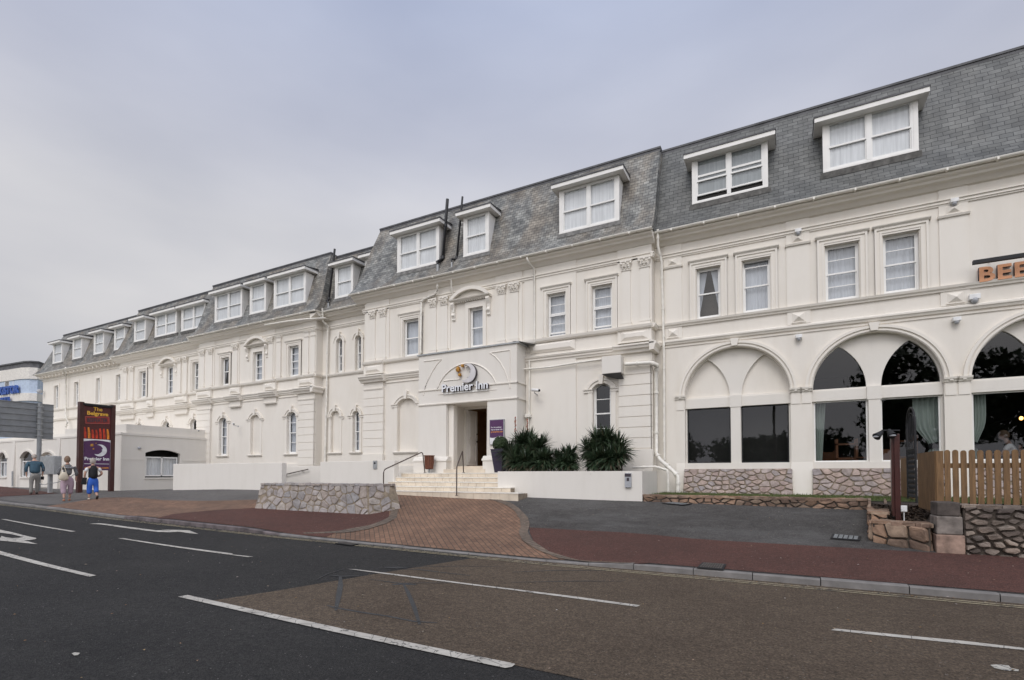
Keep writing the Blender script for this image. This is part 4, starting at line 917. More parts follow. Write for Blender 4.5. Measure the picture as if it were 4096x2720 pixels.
tr.build('plaster_trim', 'stucco_trim', hotel); pediment(hotel, -24.6, -22.85, YA)
roof(hotel, a0, a1+.05, YA, 'slate_old', hipR=.0, oR=.4, back=20, top=12.36); gutter(hotel, a0-.3, a1+.46, YA-.46, ret=17.0)
dormer(hotel, -27.44, -25.08, YA, 2); dormer(hotel, -24.45, -23.17, YA, 1); dormer(hotel, -22.57, -20.26, YA, 2)
# ---- second left wing
YB = 17.4; b0, b1 = -38.3, -28.8
bw = [(-35.9, -35.18), (-32.94, -32.28), (-30.22, -29.5)]; blw = [(-36.16, -35.48), (-33.18, -32.5), (-30.35, -29.7)]
wl = MB(); wall(wl, YB, rect(b0, b1, .4, 9.1), [rect(a, b, SILL+.06, HEAD+.22) for a, b in bw]+[arched(a, b, 3.2, 4.55, .25) for a, b in blw], .2); wl.build('wall', 'stucco', hotel, fix=False)
tr = MB(); cp_ = MB()
tr.box(bw[1][0]-.17, bw[1][1]+.17, YB-.05, YB+.02, HEAD+.24, 8.15)
for i, (a, b) in enumerate(bw): sash(hotel, a, b, SILL+.08, HEAD+.22, YB+.1, bars=1, net='net_curtain' if i < 2 else 'net_pale'); (architrave(tr, a, b, SILL+.06, HEAD+.22, YB, hood=False) if i != 1 else None)
for a, b in blw: sash(hotel, a, b, 3.22, 4.80, YB+.1, rise=.24, bars=0, dark=True); arch_trim(tr, a, b, 3.22, 4.55, .25, YB)
band_courses(tr, b0, b1, YB); eave(tr, b0, b1, YB, 1)
for a, b in ((-37.72, -37.37), (-36.93, -36.59), (-34.75, -34.35), (-31.73, -31.36), (-31.07, -30.74)): pilaster(tr, cp_, a, b, 6.34, 8.48, YB)
for a, b in ((-38.1, -36.4), (-34.9, -34.2), (-31.9, -30.6)): heavy_cornice(tr, a, b, YB)
tr.build('plaster_trim', 'stucco_trim', hotel); pediment(hotel, -33.5, -31.7, YB)
roof(hotel, b0, b1, YB, 'slate_old', hipL=.5, oL=.3, back=20); gutter(hotel, b0-.3, b1, YB-.46)
dormer(hotel, -31.5, -29.12, YB, 2, 10.1, 11.42); dormer(hotel, -34.32, -31.99, YB, 2, 10.1, 11.42); dormer(hotel, -36.72, -35.37, YB, 1, 10.1, 11.42)
# ---- far left end, plainer, with bracketed eaves
YD = 17.7; d0, d1 = -50.35, -38.1
dw = [(-48.4, -47.75), (-45.25, -44.65), (-42.1, -41.6), (-39.42, -38.83)]
wl = MB(); wall(wl, YD, rect(d0, d1, .4, 9.2), [rect(a, b, SILL+.15, HEAD+.38) for a, b in dw], .2); wl.box(d0, d0+.05, YD+.001, 27, .4, 9.2); wl.build('wall', 'stucco', hotel, fix=False)
tr = MB()
for a, b in dw: sash(hotel, a, b, SILL+.17, HEAD+.38, YD+.1, bars=1); tr.box(a-.16, a-.02, YD-.04, YD+.02, SILL+.15, HEAD+.38); tr.box(b+.02, b+.16, YD-.04, YD+.02, SILL+.15, HEAD+.38); tr.box(a-.16, b+.16, YD-.04, YD+.02, HEAD+.38, HEAD+.55)
tr.run(d0-.06, d1, YD, [(-.02, 6.34), (.06, 6.34), (.12, 6.42), (.12, 6.46), (-.02, 6.47)]); tr.run(d0-.06, d1, YD, [(-.02, 5.6), (.08, 5.6), (.12, 5.68), (.14, 5.73), (-.02, 5.78)]); tr.run(d0-.3, d1, YD, [(-.02, 9.2), (.40, 9.2), (.40, 9.12), (.3, 9.08), (.1, 9.02), (-.02, 9.0)])
tr.run(d0-.04, d1, YD, [(-.02, 8.78), (.06, 8.76), (.07, 8.72), (-.02, 8.70)])
x = d0+.1
while x < d1: tr.box(x, x+.13, YD-.32, YD, 8.9, 9.04); x += .55
tr.build('plaster_trim', 'stucco_trim', hotel)
roof(hotel, d0, d1, YD, 'slate_old', hipL=1.15, oL=.5, top=12.32); gutter(hotel, d0-.5, d1, YD-.46)
for a, b in ((-48.84, -47.36), (-45.72, -44.35), (-42.62, -41.25), (-39.86, -38.5)): dormer(hotel, a, b, YD, 1, 10.0, 11.46)
downpipe(hotel, [at(262, 1470, 17.2), at(264, 1500, 17.5), at(262, 1660, 17.55), at(270, 1690, 17.4), at(262, 1712, 17.4)], .05)

# ---- entrance porch
YP = 15.5; p0, p1 = -12.28, -8.06
po = MB(); op = rect(-11.0, -9.24, 1.0, 4.19)
wall(po, YP, [(p0, .6), (-11.0, .6), (-11.0, 4.19), (-9.24, 4.19), (-9.24, .6), (p1, .6), (p1, 6.10), (p0, 6.10)], [], 0)
po.box(p1-.02, p1, YP+.001, YC, .6, 6.10); po.box(p0, p0+.02, YP+.001, YC, .6, 6.1)
po.quad((-11.0, YP, .6), (-11.0, 16.7, .6), (-11.0, 16.7, 4.19), (-11.0, YP, 4.19)); po.quad((-9.24, YP, .6), (-9.24, YP, 4.19), (-9.24, 16.7, 4.19), (-9.24, 16.7, .6)); po.quad((-11.0, YP, 4.19), (-11.0, 16.7, 4.19), (-9.24, 16.7, 4.19), (-9.24, YP, 4.19))
wall(po, 16.7, rect(-11.0, -9.24, .6, 4.19), [rect(-10.93, -9.98, 1.9, 4.12)], .12)
porch = po.build('porch', 'stucco_white', hotel, fix=False)
pt = MB()
pt.run(p0-.03, p1+.05, YP, [(-.02, 4.19), (.04, 4.19), (.05, 4.23), (-.02, 4.26)]); pt.run(p0-.02, p1+.04, YP, [(-.02, 4.74), (.035, 4.74), (.04, 4.775), (-.02, 4.79)]); pt.box(p1-.02, p1+.04, YP-.04, YC, 4.74, 4.785); pt.box(p1-.02, p1+.05, YP-.04, YC, 4.195, 4.25)
for a, b in ((p0-.12, -10.9), (-9.34, p1+.12)):
    pt.box(a, b, YP-.14, YP+.4, .7, 2.08); pt.run(a-.03, b+.03, YP, [(-.3, 2.08), (.17, 2.08), (.16, 2.14), (.10, 2.17), (.08, 2.22), (.03, 2.25), (-.3, 2.26)])
pt.box(-10.99, -10.78, YP+.16, YP+.40, 1.6, 4.18)
c1 = [on(*q, YP) for q in [(1400+680/1.96, 1300+540/1.96), (1400+1150/1.96, 1300+500/1.96)]]
xa, xb = c1[0].x, c1[1].x; za = 4.74; top = on(1400+950/1.96, 1300+297/1.96, YP).z
pt.tube([(q[0], YP-.01, q[1]) for q in arcpts(xa, xb, za, top-za, 24)], .028, 6)
def px_tube(L, r=.022): pt.tube([on(1400+x/1.96, 1300+y/1.96, YP-.005) for x, y in L], r, 6)
px_tube([(580, 285), (718, 268)]); px_tube([(718, 268), (680, 310), (645, 365), (612, 430), (585, 500), (575, 550)]); px_tube([(1097, 218), (1255, 195)]); px_tube([(1255, 195), (1256, 495)]); px_tube([(1097, 218), (1140, 248), (1180, 295), (1215, 360), (1240, 430), (1254, 495)]); px_tube([(735, 438), (862, 425)]); px_tube([(690, 545), (1150, 505)], .016)
pt.build('porch_mouldings', 'stucco_trim', porch)
cg = MB(); cg.box(p0-.06, p1+.10, YP-.05, YC, 6.10, 6.15); cg.add([(p1+.08, YP-.03, 6.16), (p1+.40, YP+.3, 6.12), (p1+.40, YC, 6.15), (p1-.1, YC, 6.2), (p1-.2, YP, 6.2)], [(0, 1, 2, 3, 4)]); cg.build('coping', 'galv', porch)
ih = MB(); ih.quad((-9.98, 16.8, 1.9), (-9.98, 20, 1.9), (-9.98, 20, 4.3), (-9.98, 16.8, 4.3)); ih.quad((-11.5, 20, 1.9), (-9.98, 20, 1.9), (-9.98, 20, 4.3), (-11.5, 20, 4.3)); ih.quad((-11.5, 16.8, 1.9), (-11.5, 16.8, 4.3), (-11.5, 20, 4.3), (-11.5, 20, 1.9)); ih.quad((-11.5, 16.8, 4.3), (-9.98, 16.8, 4.3), (-9.98, 20, 4.3), (-11.5, 20, 4.3)); ih.quad((-11.5, 16.8, 1.9), (-9.98, 16.8, 1.9), (-9.98, 20, 1.9), (-11.5, 20, 1.9)); ih.build('hallway', 'brown_interior', hotel, fix=False)
# panelled front door, standing open into the hall
dr = MB(); hx = -10.88; ang = R(84); ux_ = Vector((math.cos(ang), math.sin(ang), 0)); uy_ = Vector((-math.sin(ang), math.cos(ang), 0)); H0 = Vector((hx, 16.74, 1.94))
def dbox(mb, u0, u1, d0_, d1_, z0, z1):
    vs = [H0+ux_*u+uy_*d+Vector((0, 0, z)) for z in (z0, z1) for d in (d0_, d1_) for u in (u0, u1)]; mb.add(vs, [(0, 2, 3, 1), (4, 5, 7, 6), (0, 1, 5, 4), (2, 6, 7, 3), (0, 4, 6, 2), (1, 3, 7, 5)])
dbox(dr, 0, .64, 0, .04, 0, 2.16)
for a, b, c, d in ((.1, .54, .15, .85), (.1, .54, 1.05, 2.03)):
    for (e, f, g_, h_) in ((a, b, c, c+.03), (a, b, d-.03, d), (a, a+.03, c+.03, d-.03), (b-.03, b, c+.03, d-.03)): dbox(dr, e, f, -.016, 0.001, g_, h_)
    dbox(dr, a+.07, b-.07, -.012, .001, c+.08, d-.08)
door = dr.build('front_door', 'white_paint', hotel)
dk = MB(); q = H0+ux_*.57-uy_*.035; dk.ell((q.x, q.y, q.z+.95), (.03, .03, .03)); dk.ell((q.x, q.y, q.z+1.25), (.02, .02, .03)); dk.build('door_handle', 'black_iron', door)
# ================================================================== restaurant block on the right
rest = empty('restaurant_building', (-1.3, 16.6, .9), 'white restaurant wing with dark blue slate mansard and big round arched windows', 'building')
YR = 16.6; r0, r1 = -3.62, 13.0; RA = 1.45; ZS = 3.965; centres = [-1.275, 2.155, 5.585, 9.015]
rw = [(-2.345, -1.655), (-1.04, -.30), (1.07, 1.86), (2.395, 3.165), (4.9+.0, 5.0+.0)][:4]+[(7.93, 8.72), (9.25, 10.02)]
wl = MB(); holes = [rect(a, b, 6.40, 7.97) for a, b in rw]+[arched(c-RA, c+RA, 1.75, ZS, RA, 28) for c in centres]
wall(wl, YR, rect(r0, r1, .4, 9.1), holes, .22); wl.box(r0, r0+.05, YR+.001, 27, .4, 9.1); wl.box(r1-.05, r1, YR+.001, 27, .4, 9.1); wl.build('wall', 'stucco', rest, fix=False)
# side screens that close off the rooms behind the wall
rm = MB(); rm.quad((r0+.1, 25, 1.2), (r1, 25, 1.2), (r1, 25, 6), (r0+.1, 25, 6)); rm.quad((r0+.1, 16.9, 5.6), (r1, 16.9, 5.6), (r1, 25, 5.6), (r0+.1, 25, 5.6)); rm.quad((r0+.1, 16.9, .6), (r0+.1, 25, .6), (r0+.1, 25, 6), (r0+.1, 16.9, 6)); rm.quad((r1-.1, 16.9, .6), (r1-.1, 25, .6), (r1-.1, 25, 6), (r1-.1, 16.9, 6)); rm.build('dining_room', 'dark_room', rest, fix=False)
fl = MB(); fl.quad((r0+.1, 16.8, 1.35), (r1, 16.8, 1.35), (r1, 25, 1.35), (r0+.1, 25, 1.35)); fl.build('dining_floor', 'floor_wood', rest, fix=False)
tr = MB(); MW = .165
for ci, c in enumerate(centres):
    o = arcpts(c-RA-.14, c+RA+.14, ZS, RA+.14, 32); i_ = arcpts(c-RA+.0, c+RA-.0, ZS, RA, 32); ring(tr, o, i_, YR-.05, YR+.03)
    o2 = arcpts(c-RA-.17, c+RA+.17, ZS, RA+.17, 32); i2 = arcpts(c-RA-.10, c+RA+.10, ZS, RA+.10, 32); ring(tr, o2, i2, YR-.09, YR+.01); i3 = arcpts(c-RA-.02, c+RA+.02, ZS, RA+.02, 32); o3 = arcpts(c-RA-.06, c+RA+.06, ZS, RA+.06, 32); ring(tr, o3, i3, YR-.07, YR+.01)
    tr.prism([(c-.075, ZS+RA+.02), (c+.075, ZS+RA+.02), (c+.12, ZS+RA+.24), (c-.12, ZS+RA+.24)], YR-.13, YR+.02)
    # tracery plate: two pointed lights over two square ones
    MW2 = MW; r_ = RA-.0; L = []; xl = c-MW2; cxl = xl-r_
    xi = (c+cxl)/2; zi = ZS+math.sqrt(max(0, r_*r_-(c-xi)**2))
    aL = math.atan2(zi-ZS, xi-c); left = [(c+(r_-.035)*math.cos(math.pi-(math.pi-aL)*k/10), ZS+(r_-.035)*math.sin(math.pi-(math.pi-aL)*k/10)) for k in range(11)]
    aR = math.atan2(zi-ZS, xi-cxl); right = [(cxl+r_*math.cos(aR*(1-k/10)), ZS+r_*math.sin(aR*(1-k/10))) for k in range(11)]
    z0p = ZS+.0; Lp = [(p[0], max(p[1], z0p+.02)) for p in (left+right[1:])]; Lp = Lp; Rp = [(2*c-p[0], p[1]) for p in Lp][::-1]
    lowL = rect(c-RA+.045, c-MW2+.02, 1.945, 3.64); lowR = rect(c+MW2-.02, c+RA-.045, 1.945, 3.64)
    pl = MB(); wall(pl, YR+.16, rect(c-RA-.1, c+RA+.1, 1.72, ZS+RA+.1), [Lp, Rp, lowL, lowR], .09)
    sc_ = pl.build('arched_window', 'stucco_white', rest, fix=False)
    tb = MB(); tb.box(c-RA+.0, c+RA-.0, YR+.10, YR+.165, 3.645, 3.93); tb.box(c-MW2+.03, c+MW2-.03, YR+.06, YR+.165, 1.75, 3.95); tb.box(c-RA, c+RA, YR+.04, YR+.165, 1.75, 1.94); tb.box(c-MW2, c+MW2, YR+.045, YR+.165, 3.62, 3.97)
    for k in range(56): xx = c-RA+.07+k*(2*RA-.14)/55; tb.ell((xx, YR+.10, 3.72), (.007, .005, .007), 5, 4); 
    tb.build('transom', 'stucco_white', sc_)
    if ci == 0:
        bl_ = MB(); bl_.quad((c-RA, YR+.25, ZS-.05), (c+RA, YR+.25, ZS-.05), (c+RA, YR+.25, ZS+RA), (c-RA, YR+.25, ZS+RA)); bl_.build('blank_panel', 'stucco', sc_, fix=False)
    g = MB()
    for (a, b, z0, z1) in ((c-RA+.02, c-MW2+.04, 1.92, 3.68), (c+MW2-.04, c+RA-.02, 1.92, 3.68))+(((c-RA+.02, c+RA-.02, ZS-.02, ZS+RA),) if ci else ()): g.quad((a, YR+.21, z0), (b, YR+.21, z0), (b, YR+.21, z1), (a, YR+.21, z1))
    g.build('glass', 'glass_big', sc_, fix=False)
    fr = MB(); [frame_rect(fr, a, b, 1.943, 3.642, .035, YR+.19, YR+.235) for a, b in ((c-RA+.045, c-MW2+.02), (c+MW2-.02, c+RA-.045))]; fr.build('window_frame', 'upvc' if ci else 'black_iron', sc_)
    if ci == 0:
        bd = MB(); bd.quad((c-RA, YR+.6, 1.5), (c+RA, YR+.6, 1.5), (c+RA, YR+.6, 4), (c-RA, YR+.6, 4)); bd.build('closed_back', 'dark_room', sc_, fix=False)  # dark reflection of the lower panes put into this sheet's colour
    for a, b in ((c-RA-.27, c-RA), (c+RA, c+RA+.27)):
        if a < r0: a = r0
        tr.run(a-.02, b+.02, YR, [(-.12, ZS-.03), (.05, ZS-.03), (.06, ZS+.0), (.10, ZS+.04), (.11, ZS+.09), (-.12, ZS+.10)])
        tr.box(a+.02, b-.03, YR-.02, YR+.1, 3.6, ZS-.03)
for c in centres: # flared feet of the piers
    for s in (-1, 1):
        a, b = (c-RA-.265, c-RA-.001) if s < 0 else (c+RA+.001, c+RA+.265)
        if a < r0+.02: a = r0+.02
        tr.add([(a, YR-.001, 1.95), (b, YR-.001, 1.95), (b, YR+.1, 1.95), (a, YR+.1, 1.95), (a, YR-.24, .4), (b+(.12 if s < 0 else 0), YR-.24, .4), (b+(.12 if s < 0 else 0), YR, .4), (a-(.12 if s > 0 else 0), YR, .4), (a-(.12 if s > 0 else 0), YR-.24, .4)], [(0, 1, 5, 4), (1, 2, 6, 5), (0, 4, 8), (0, 8, 7, 3)])
# string courses, frieze, eaves
tr.run(r0, r1, YR, [(-.02, 6.24), (.05, 6.24), (.06, 6.28), (.10, 6.31), (.12, 6.37), (-.02, 6.39)]); tr.run(r0, r1, YR, [(-.02, 5.70), (.05, 5.70), (.07, 5.745), (.10, 5.775), (.10, 5.82), (-.02, 5.88)]); tr.run(r0, r1, YR, [(-.02, 5.60), (.03, 5.61), (.035, 5.645), (-.02, 5.65)])
eave(tr, r0, r1, YR)
for a, b in rw: architrave(tr, a, b, 6.39, 7.97, YR)
for a, b in ((-3.33, -2.78), (.12, .70), (3.57, 4.15), (7.0, 7.58), (10.4, 10.95)):
    tr.box(a, b, YR-.03, YR+.02, 6.38, 8.14); tr.box(a, b, YR-.029, YR+.02, 5.87, 6.25); tr.run(a-.03, b+.03, YR, [(-.02, 8.12), (.07, 8.13), (.09, 8.18), (-.02, 8.19)]); xm = (a+b)/2
    tr.box(a, b, YR-.028, YR+.02, 8.19, 9.0); pyramid(tr, xm-.15, xm+.15, 8.22, 8.42, YR-.03); pyramid(tr, xm-.16, xm+.16, 5.93, 6.19, YR-.03)
tr.build('plaster_trim', 'stucco_trim', rest)
for i, (a, b) in enumerate(rw): sash(rest, a, b, 6.41, 7.97, YR+.12, bars=(0, 0, 1, 1, 1, 1)[i], gap=.45 if i == 0 else 0, top_open=.14 if i == 1 else 0, net='net_curtain')
roof(rest, -3.51, r1, YR, 'slate_new'); gutter(rest, r0+.02, r1, YR-.46)
dormer(rest, -2.45, -.32, YR, 2, 10.08, 11.42, net='net_sky_reflection', opened=.16); dormer(rest, 1.06, 3.2, YR, 2, 10.1, 11.42); dormer(rest, 7.6, 9.7, YR, 2, 10.1, 11.42)  # first dormer: sky mirrored in its panes is put into the curtain's grey
# ---- rubble stonework helper: convex stones cut from random cells
def cells(w_, h_, s, seed, squash=1.25):
    rr = random.Random(seed); pts = []; tries = 0; target = int(w_*h_/(s*s*.75))
    while len(pts) < target and tries < target*40:
        tries += 1; p = (rr.uniform(0, w_), rr.uniform(0, h_)); dmin = s*rr.uniform(.55, 1.05)
        if all(((p[0]-q[0])/squash)**2+(p[1]-q[1])**2 > dmin*dmin*.6 for q in pts): pts.append(p)
    out = []
    for i, p in enumerate(pts):
        poly = [(0, 0), (w_, 0), (w_, h_), (0, h_)]
        near = sorted((q for j, q in enumerate(pts) if j != i), key=lambda q: ((q[0]-p[0])/squash)**2+(q[1]-p[1])**2)[:14]
        for q in near:
            nx_, ny_ = (q[0]-p[0])/squash**2, (q[1]-p[1]); mx_, my_ = (p[0]+q[0])/2, (p[1]+q[1])/2; new = []
            for k in range(len(poly)):
                a, b = poly[k], poly[(k+1) % len(poly)]; da = (a[0]-mx_)*nx_+(a[1]-my_)*ny_; db = (b[0]-mx_)*nx_+(b[1]-my_)*ny_
                if da <= 0: new.append(a)
                if (da < 0) != (db < 0): t = da/(da-db); new.append((a[0]+t*(b[0]-a[0]), a[1]+t*(b[1]-a[1])))
            poly = new
            if len(poly) < 3: break
        if len(poly) >= 3: out.append(poly)
    return out
def rubble(mb, O, U, V, w_, h_, s, seed, gap=.018, out_=.035, squash=1.25, trim=None):
    """stones standing proud of a face: O origin, U along, V up (unit vectors)"""
    rr = random.Random(seed+5); O, U, V = Vector(O), Vector(U), Vector(V); N = U.cross(V).normalized()
    for poly in cells(w_, h_, s, seed, squash):
        c = (sum(p[0] for p in poly)/len(poly), sum(p[1] for p in poly)/len(poly)); rad = min(math.dist(p, c) for p in poly)
        if rad < gap*1.6: continue
        # round the corners by cutting each one, then pull in by the joint width
        q = []
        n = len(poly)
        for k in range(n):
            a, b, d = poly[k-1], poly[k], poly[(k+1) % n]; f = rr.uniform(.06, .2); q.append((b[0]+(a[0]-b[0])*f, b[1]+(a[1]-b[1])*f)); q.append((b[0]+(d[0]-b[0])*f, b[1]+(d[1]-b[1])*f))
        def ins(p, g): L_ = math.dist(p, c); k = max(.2, 1-g/max(L_, 1e-4)); return (c[0]+(p[0]-c[0])*k, c[1]+(p[1]-c[1])*k)
        h = out_*rr.uniform(.35, 1.3); j = lambda a: a+rr.uniform(-.004, .004)
        tilt = (rr.uniform(-.1, .1), rr.uniform(-.1, .1))
        L0 = [ins(p, gap) for p in q]; L1 = [ins(p, gap+.004) for p in q]; L2 = [ins((j(p[0]), j(p[1])), gap+rad*.13) for p in q]; L3 = [ins((j(p[0]), j(p[1])), gap+rad*.45) for p in q]
        P3 = lambda p, d: O+U*p[0]+V*p[1]+N*d
        vs = [P3(p, -.02) for p in L0]+[P3(p, h*.55) for p in L1]+[P3(p, h+tilt[0]*(p[0]-c[0])+tilt[1]*(p[1]-c[1])) for p in L2]+[P3(p, h*1.06+tilt[0]*(p[0]-c[0])+tilt[1]*(p[1]-c[1])+rr.uniform(-.004, .004)) for p in L3]; m_ = len(q); fs = []
        for r_ in range(3):
            for k in range(m_): fs.append((r_*m_+k, r_*m_+(k+1) % m_, (r_+1)*m_+(k+1) % m_, (r_+1)*m_+k))
        fs.append(tuple(range(3*m_, 4*m_))); mb.add(vs, fs)
for k, c in enumerate(centres):
    sb = MB(); bk = MB()
    a, b = c-RA+.03, c+RA-.03; zb, zt = .78, 1.76; yt, yb = YR-.10, YR-.36
    V = Vector((0, yt-yb, zt-zb)); ln = V.length; V.normalize()
    rubble(sb, (a-.06, yb, zb), (1, 0, 0), V, b-a+.12, ln, .20, 40+k, gap=.014, out_=.03, squash=1.5)
    bk.add([(a-.08, yb+.01, zb), (b+.08, yb+.01, zb), (b+.02, yt+.01, zt), (a-.02, yt+.01, zt), (a-.08, YR, zb), (b+.08, YR, zb), (b+.02, YR+.05, zt), (a-.02, YR+.05, zt)], [(0, 1, 2, 3), (3, 2, 6, 7), (0, 3, 7, 4), (1, 5, 6, 2)])
    bb = bk.build('stone_base', 'mortar', rest); sb.build('stonework', 'rubble_pink', bb)
# curtains and furniture seen through the big panes
def drape(x0, x1, z0, z1, tie, side, name='restaurant_curtain', label=None):
    mb = MB(); n = 28; rows = 14; vs = []; fs = []; y = YR+.36
    for j in range(rows+1):
        t = j/rows; z = z1+(z0-z1)*t; k = 1-.55*math.exp(-((t-tie)/.16)**2) if tie else 1-.35*t
        if t > tie and tie: k = min(1, k)*.85
        for i in range(n+1):
            s = i/n; wd = (x1-x0)*k; xx = (x0+wd*s) if side < 0 else (x1-wd*(1-s)); vs.append((xx, y+.03*math.sin(5*6.28*s+.4*t), z))
    for j in range(rows):
        for i in range(n): q = j*(n+1)+i; fs.append((q, q+1, q+n+2, q+n+1))
    mb.add(vs, fs, smooth=True); o = mb.build(name, 'drape_green', fix=False); tag(o, label, 'curtain', None)
    if tie:
        zt = z1+(z0-z1)*tie; tb = MB(); wd = (x1-x0)*.47
        a, b = (x0-.03, x0+wd) if side < 0 else (x1-wd, x1+.03); tb.add([(a, y-.06, zt+(.09 if side > 0 else .16)-.04), (b, y-.06, zt+(.16 if side > 0 else .09)-.04), (b, y-.06, zt-(.0 if side > 0 else .05)-.04), (a, y-.06, zt-(.05 if side > 0 else .0)-.04)], [(0, 1, 2, 3)]); tb.build('tieback', 'black_cloth', o, fix=False)
drape(.74, 1.06, 1.95, 3.72, 0, -1, label='pale green straight curtain at the left edge of the middle arched window')
drape(3.02, 3.60, 1.5, 3.72, .62, 1, label='pale green curtain tied back at the right edge of the middle arched window')
drape(4.17, 4.50, 1.5, 3.72, .62, -1, label='pale green curtain tied back with black band just right of the white pier')
def shelf_unit(name, x0, x1, y, z0, z1, label, n=3):
    e = empty(name, ((x0+x1)/2, y, z0), label, 'shelf'); mb = MB()
    for xx in (x0, x1-.06): mb.box(xx, xx+.06, y, y+.06, z0, z1); mb.box(xx, xx+.06, y+.34, y+.4, z0, z1)
    mb.build('uprights', 'shelf_wood', e)
    for k in range(n): z = z0+(z1-z0)*(k+.6)/(n-.2)*.93; s = MB(); s.box(x0, x1, y+.0, y+.4, min(z, z1-.04), min(z+.04, z1)); s.build('shelf', 'shelf_wood', e)
shelf_unit('shelf_unit', 1.32, 1.86, 17.5, 1.35, 2.62, 'brown wooden shelf stand behind the left pane of the middle arch')
shelf_unit('shelf_unit', 2.75, 3.35, 18.2, 1.35, 2.72, 'dark wooden shelf stand behind the right pane of the middle arch')
def chair_(x, y, rz, label):
    e = empty('dining_chair', (x, y, 1.35), label, 'chair', 'dining chairs behind the arched windows'); c, s = math.cos(rz), math.sin(rz)
    def bx_(nm, a0, a1, b0, b1, z0, z1):
        mb = MB(); mb.box(a0, a1, b0, b1, z0, z1); mb.v = [Vector((x+v.x*c-v.y*s, y+v.x*s+v.y*c, 1.35+v.z)) for v in mb.v]; mb.build(nm, 'shelf_wood', e)
    bx_('seat', -.2, .2, -.2, .2, .43, .47)
    for a in (-.19, .15):
        for b in (-.19, .15): bx_('leg', a, a+.04, b, b+.04, 0, .43)
    bx_('backrest', -.2, .2, .17, .2, .62, .95)
    for a in (-.19, .15): bx_('back_post', a, a+.04, .165, .205, .47, 1.0)
chair_(1.3, 18.9, .4, 'wooden dining chair behind the left pane of the middle arch'); chair_(2.6, 17.7, 2.6, 'wooden dining chair near the glass in the right pane of the middle arch'); chair_(5.6, 17.9, 1.2, 'wooden dining chair at the far right of the dining room')
def table_(x, y, label):
    e = empty('dining_table', (x, y, 1.35), label, 'table'); mb = MB(); mb.slab([(x-.45, y-.35), (x+.45, y-.35), (x+.45, y+.35), (x-.45, y+.35)], 2.07, 2.11); mb.build('tabletop', 'shelf_wood', e); l_ = MB(); l_.tube([(x, y, 1.35), (x, y, 2.07)], .04); l_.box(x-.25, x+.25, y-.04, y+.04, 1.35, 1.4); l_.box(x-.04, x+.04, y-.25, y+.25, 1.352, 1.402); l_.build('pedestal', 'black_iron', e)
table_(1.9, 18.3, 'square dining table between the shelf stands in the restaurant'); table_(4.95, 17.45, 'dining table by the seated diner at the right window')
# the diner and the small lamp behind him are built with the people
# ------------------------------------------------------------------ steps, low walls, planters
def gz(x, y): return zpave(x, y)
st = empty('entrance_steps', (-9.8, 13.4, .9), 'cream tiled entrance steps rising to the open front door', 'steps')
yb = [13.40, 13.74, 14.08, 14.42, 14.76]; zt = [1.05, 1.20, 1.35, 1.50, 1.65]; xl = [-12.2, -12.35, -12.5, -12.5, -12.48]; xr = [-6.92, -7.36, -7.86, -7.95, -7.96]
for k in range(5):
    a, b = xl[k], xr[k]; mb = MB(); ye = YP-.15
    mb.box(a, b, yb[k]+.004, ye, zt[k]-.15 if k else .6, zt[k]-.028)
    s_ = mb.build('step', 'mortar', st)
    tl = MB(); n = int((b-a)/.3); ws = (b-a)/n
    for i in range(n):
        j = rnd.uniform(-.0015, .0015); tl.box(a+i*ws+.004, a+(i+1)*ws-.004, yb[k]-.008+j, yb[k]+.02, (zt[k]-.147) if k else .75, zt[k]-.03)
    tl.build('riser_tiles', 'step_tile', s_)
    nz_ = MB(); nz_.box(a-.004, b+.004, yb[k]-.022, (yb[k+1] if k < 4 else ye), zt[k]-.027, zt[k]); nz_.build('tread', 'step_nose', s_)
u2 = MB(); u2.box(-11.0, -9.24, YP-.16, 16.7, 1.655, 1.78); u2.box(-10.99, -9.25, YP+.35, 16.7, 1.781, 1.90); u2.build('door_step', 'step_tile', st)
def slope_wall(name, x0, x1, y0, y1, ztop, mat, label, cat, zl=None, cope=0):
    mb = MB(); z1 = ztop; z0 = z1 if zl is None else zl
    b = .5; mb.add([(x0, y0, b), (x1, y0, b), (x1, y1, b), (x0, y1, b), (x0, y0, z0), (x1, y0, z1), (x1, y1, z1), (x0, y1, z0)], [(0, 1, 5, 4), (1, 2, 6, 5), (2, 3, 7, 6), (3, 0, 4, 7), (4, 5, 6, 7)])
    return tag(mb.build(name, mat, bevel=.012), label, cat)
slope_wall('low_wall', -24.7, -17.3, 13.4, 13.62, 2.05, 'stucco_white', 'low white rendered wall in front of the left wing, left of the ramp handrail', 'wall', 2.07)
slope_wall('low_wall', -16.2, -12.42, 14.3, 14.55, 2.10, 'stucco_white', 'low white rendered wall beside the left edge of the entrance steps', 'wall', 2.09)
slope_wall('low_wall', -20.5, -16.25, 15.1, 15.3, 1.95, 'stucco_white', 'low white wall behind the ramp handrail', 'wall')
sw = MB(); pts = [(-12.42, 14.3), (-12.42, 15.4), (-12.2, 15.4)]
for a, b, z in ((13.2, 13.55, 1.18), (13.55, 13.9, 1.35), (13.9, 14.29, 1.52)): sw.box(-12.72, -12.50 if a > 13.5 else -12.21, a, b, .5, z)
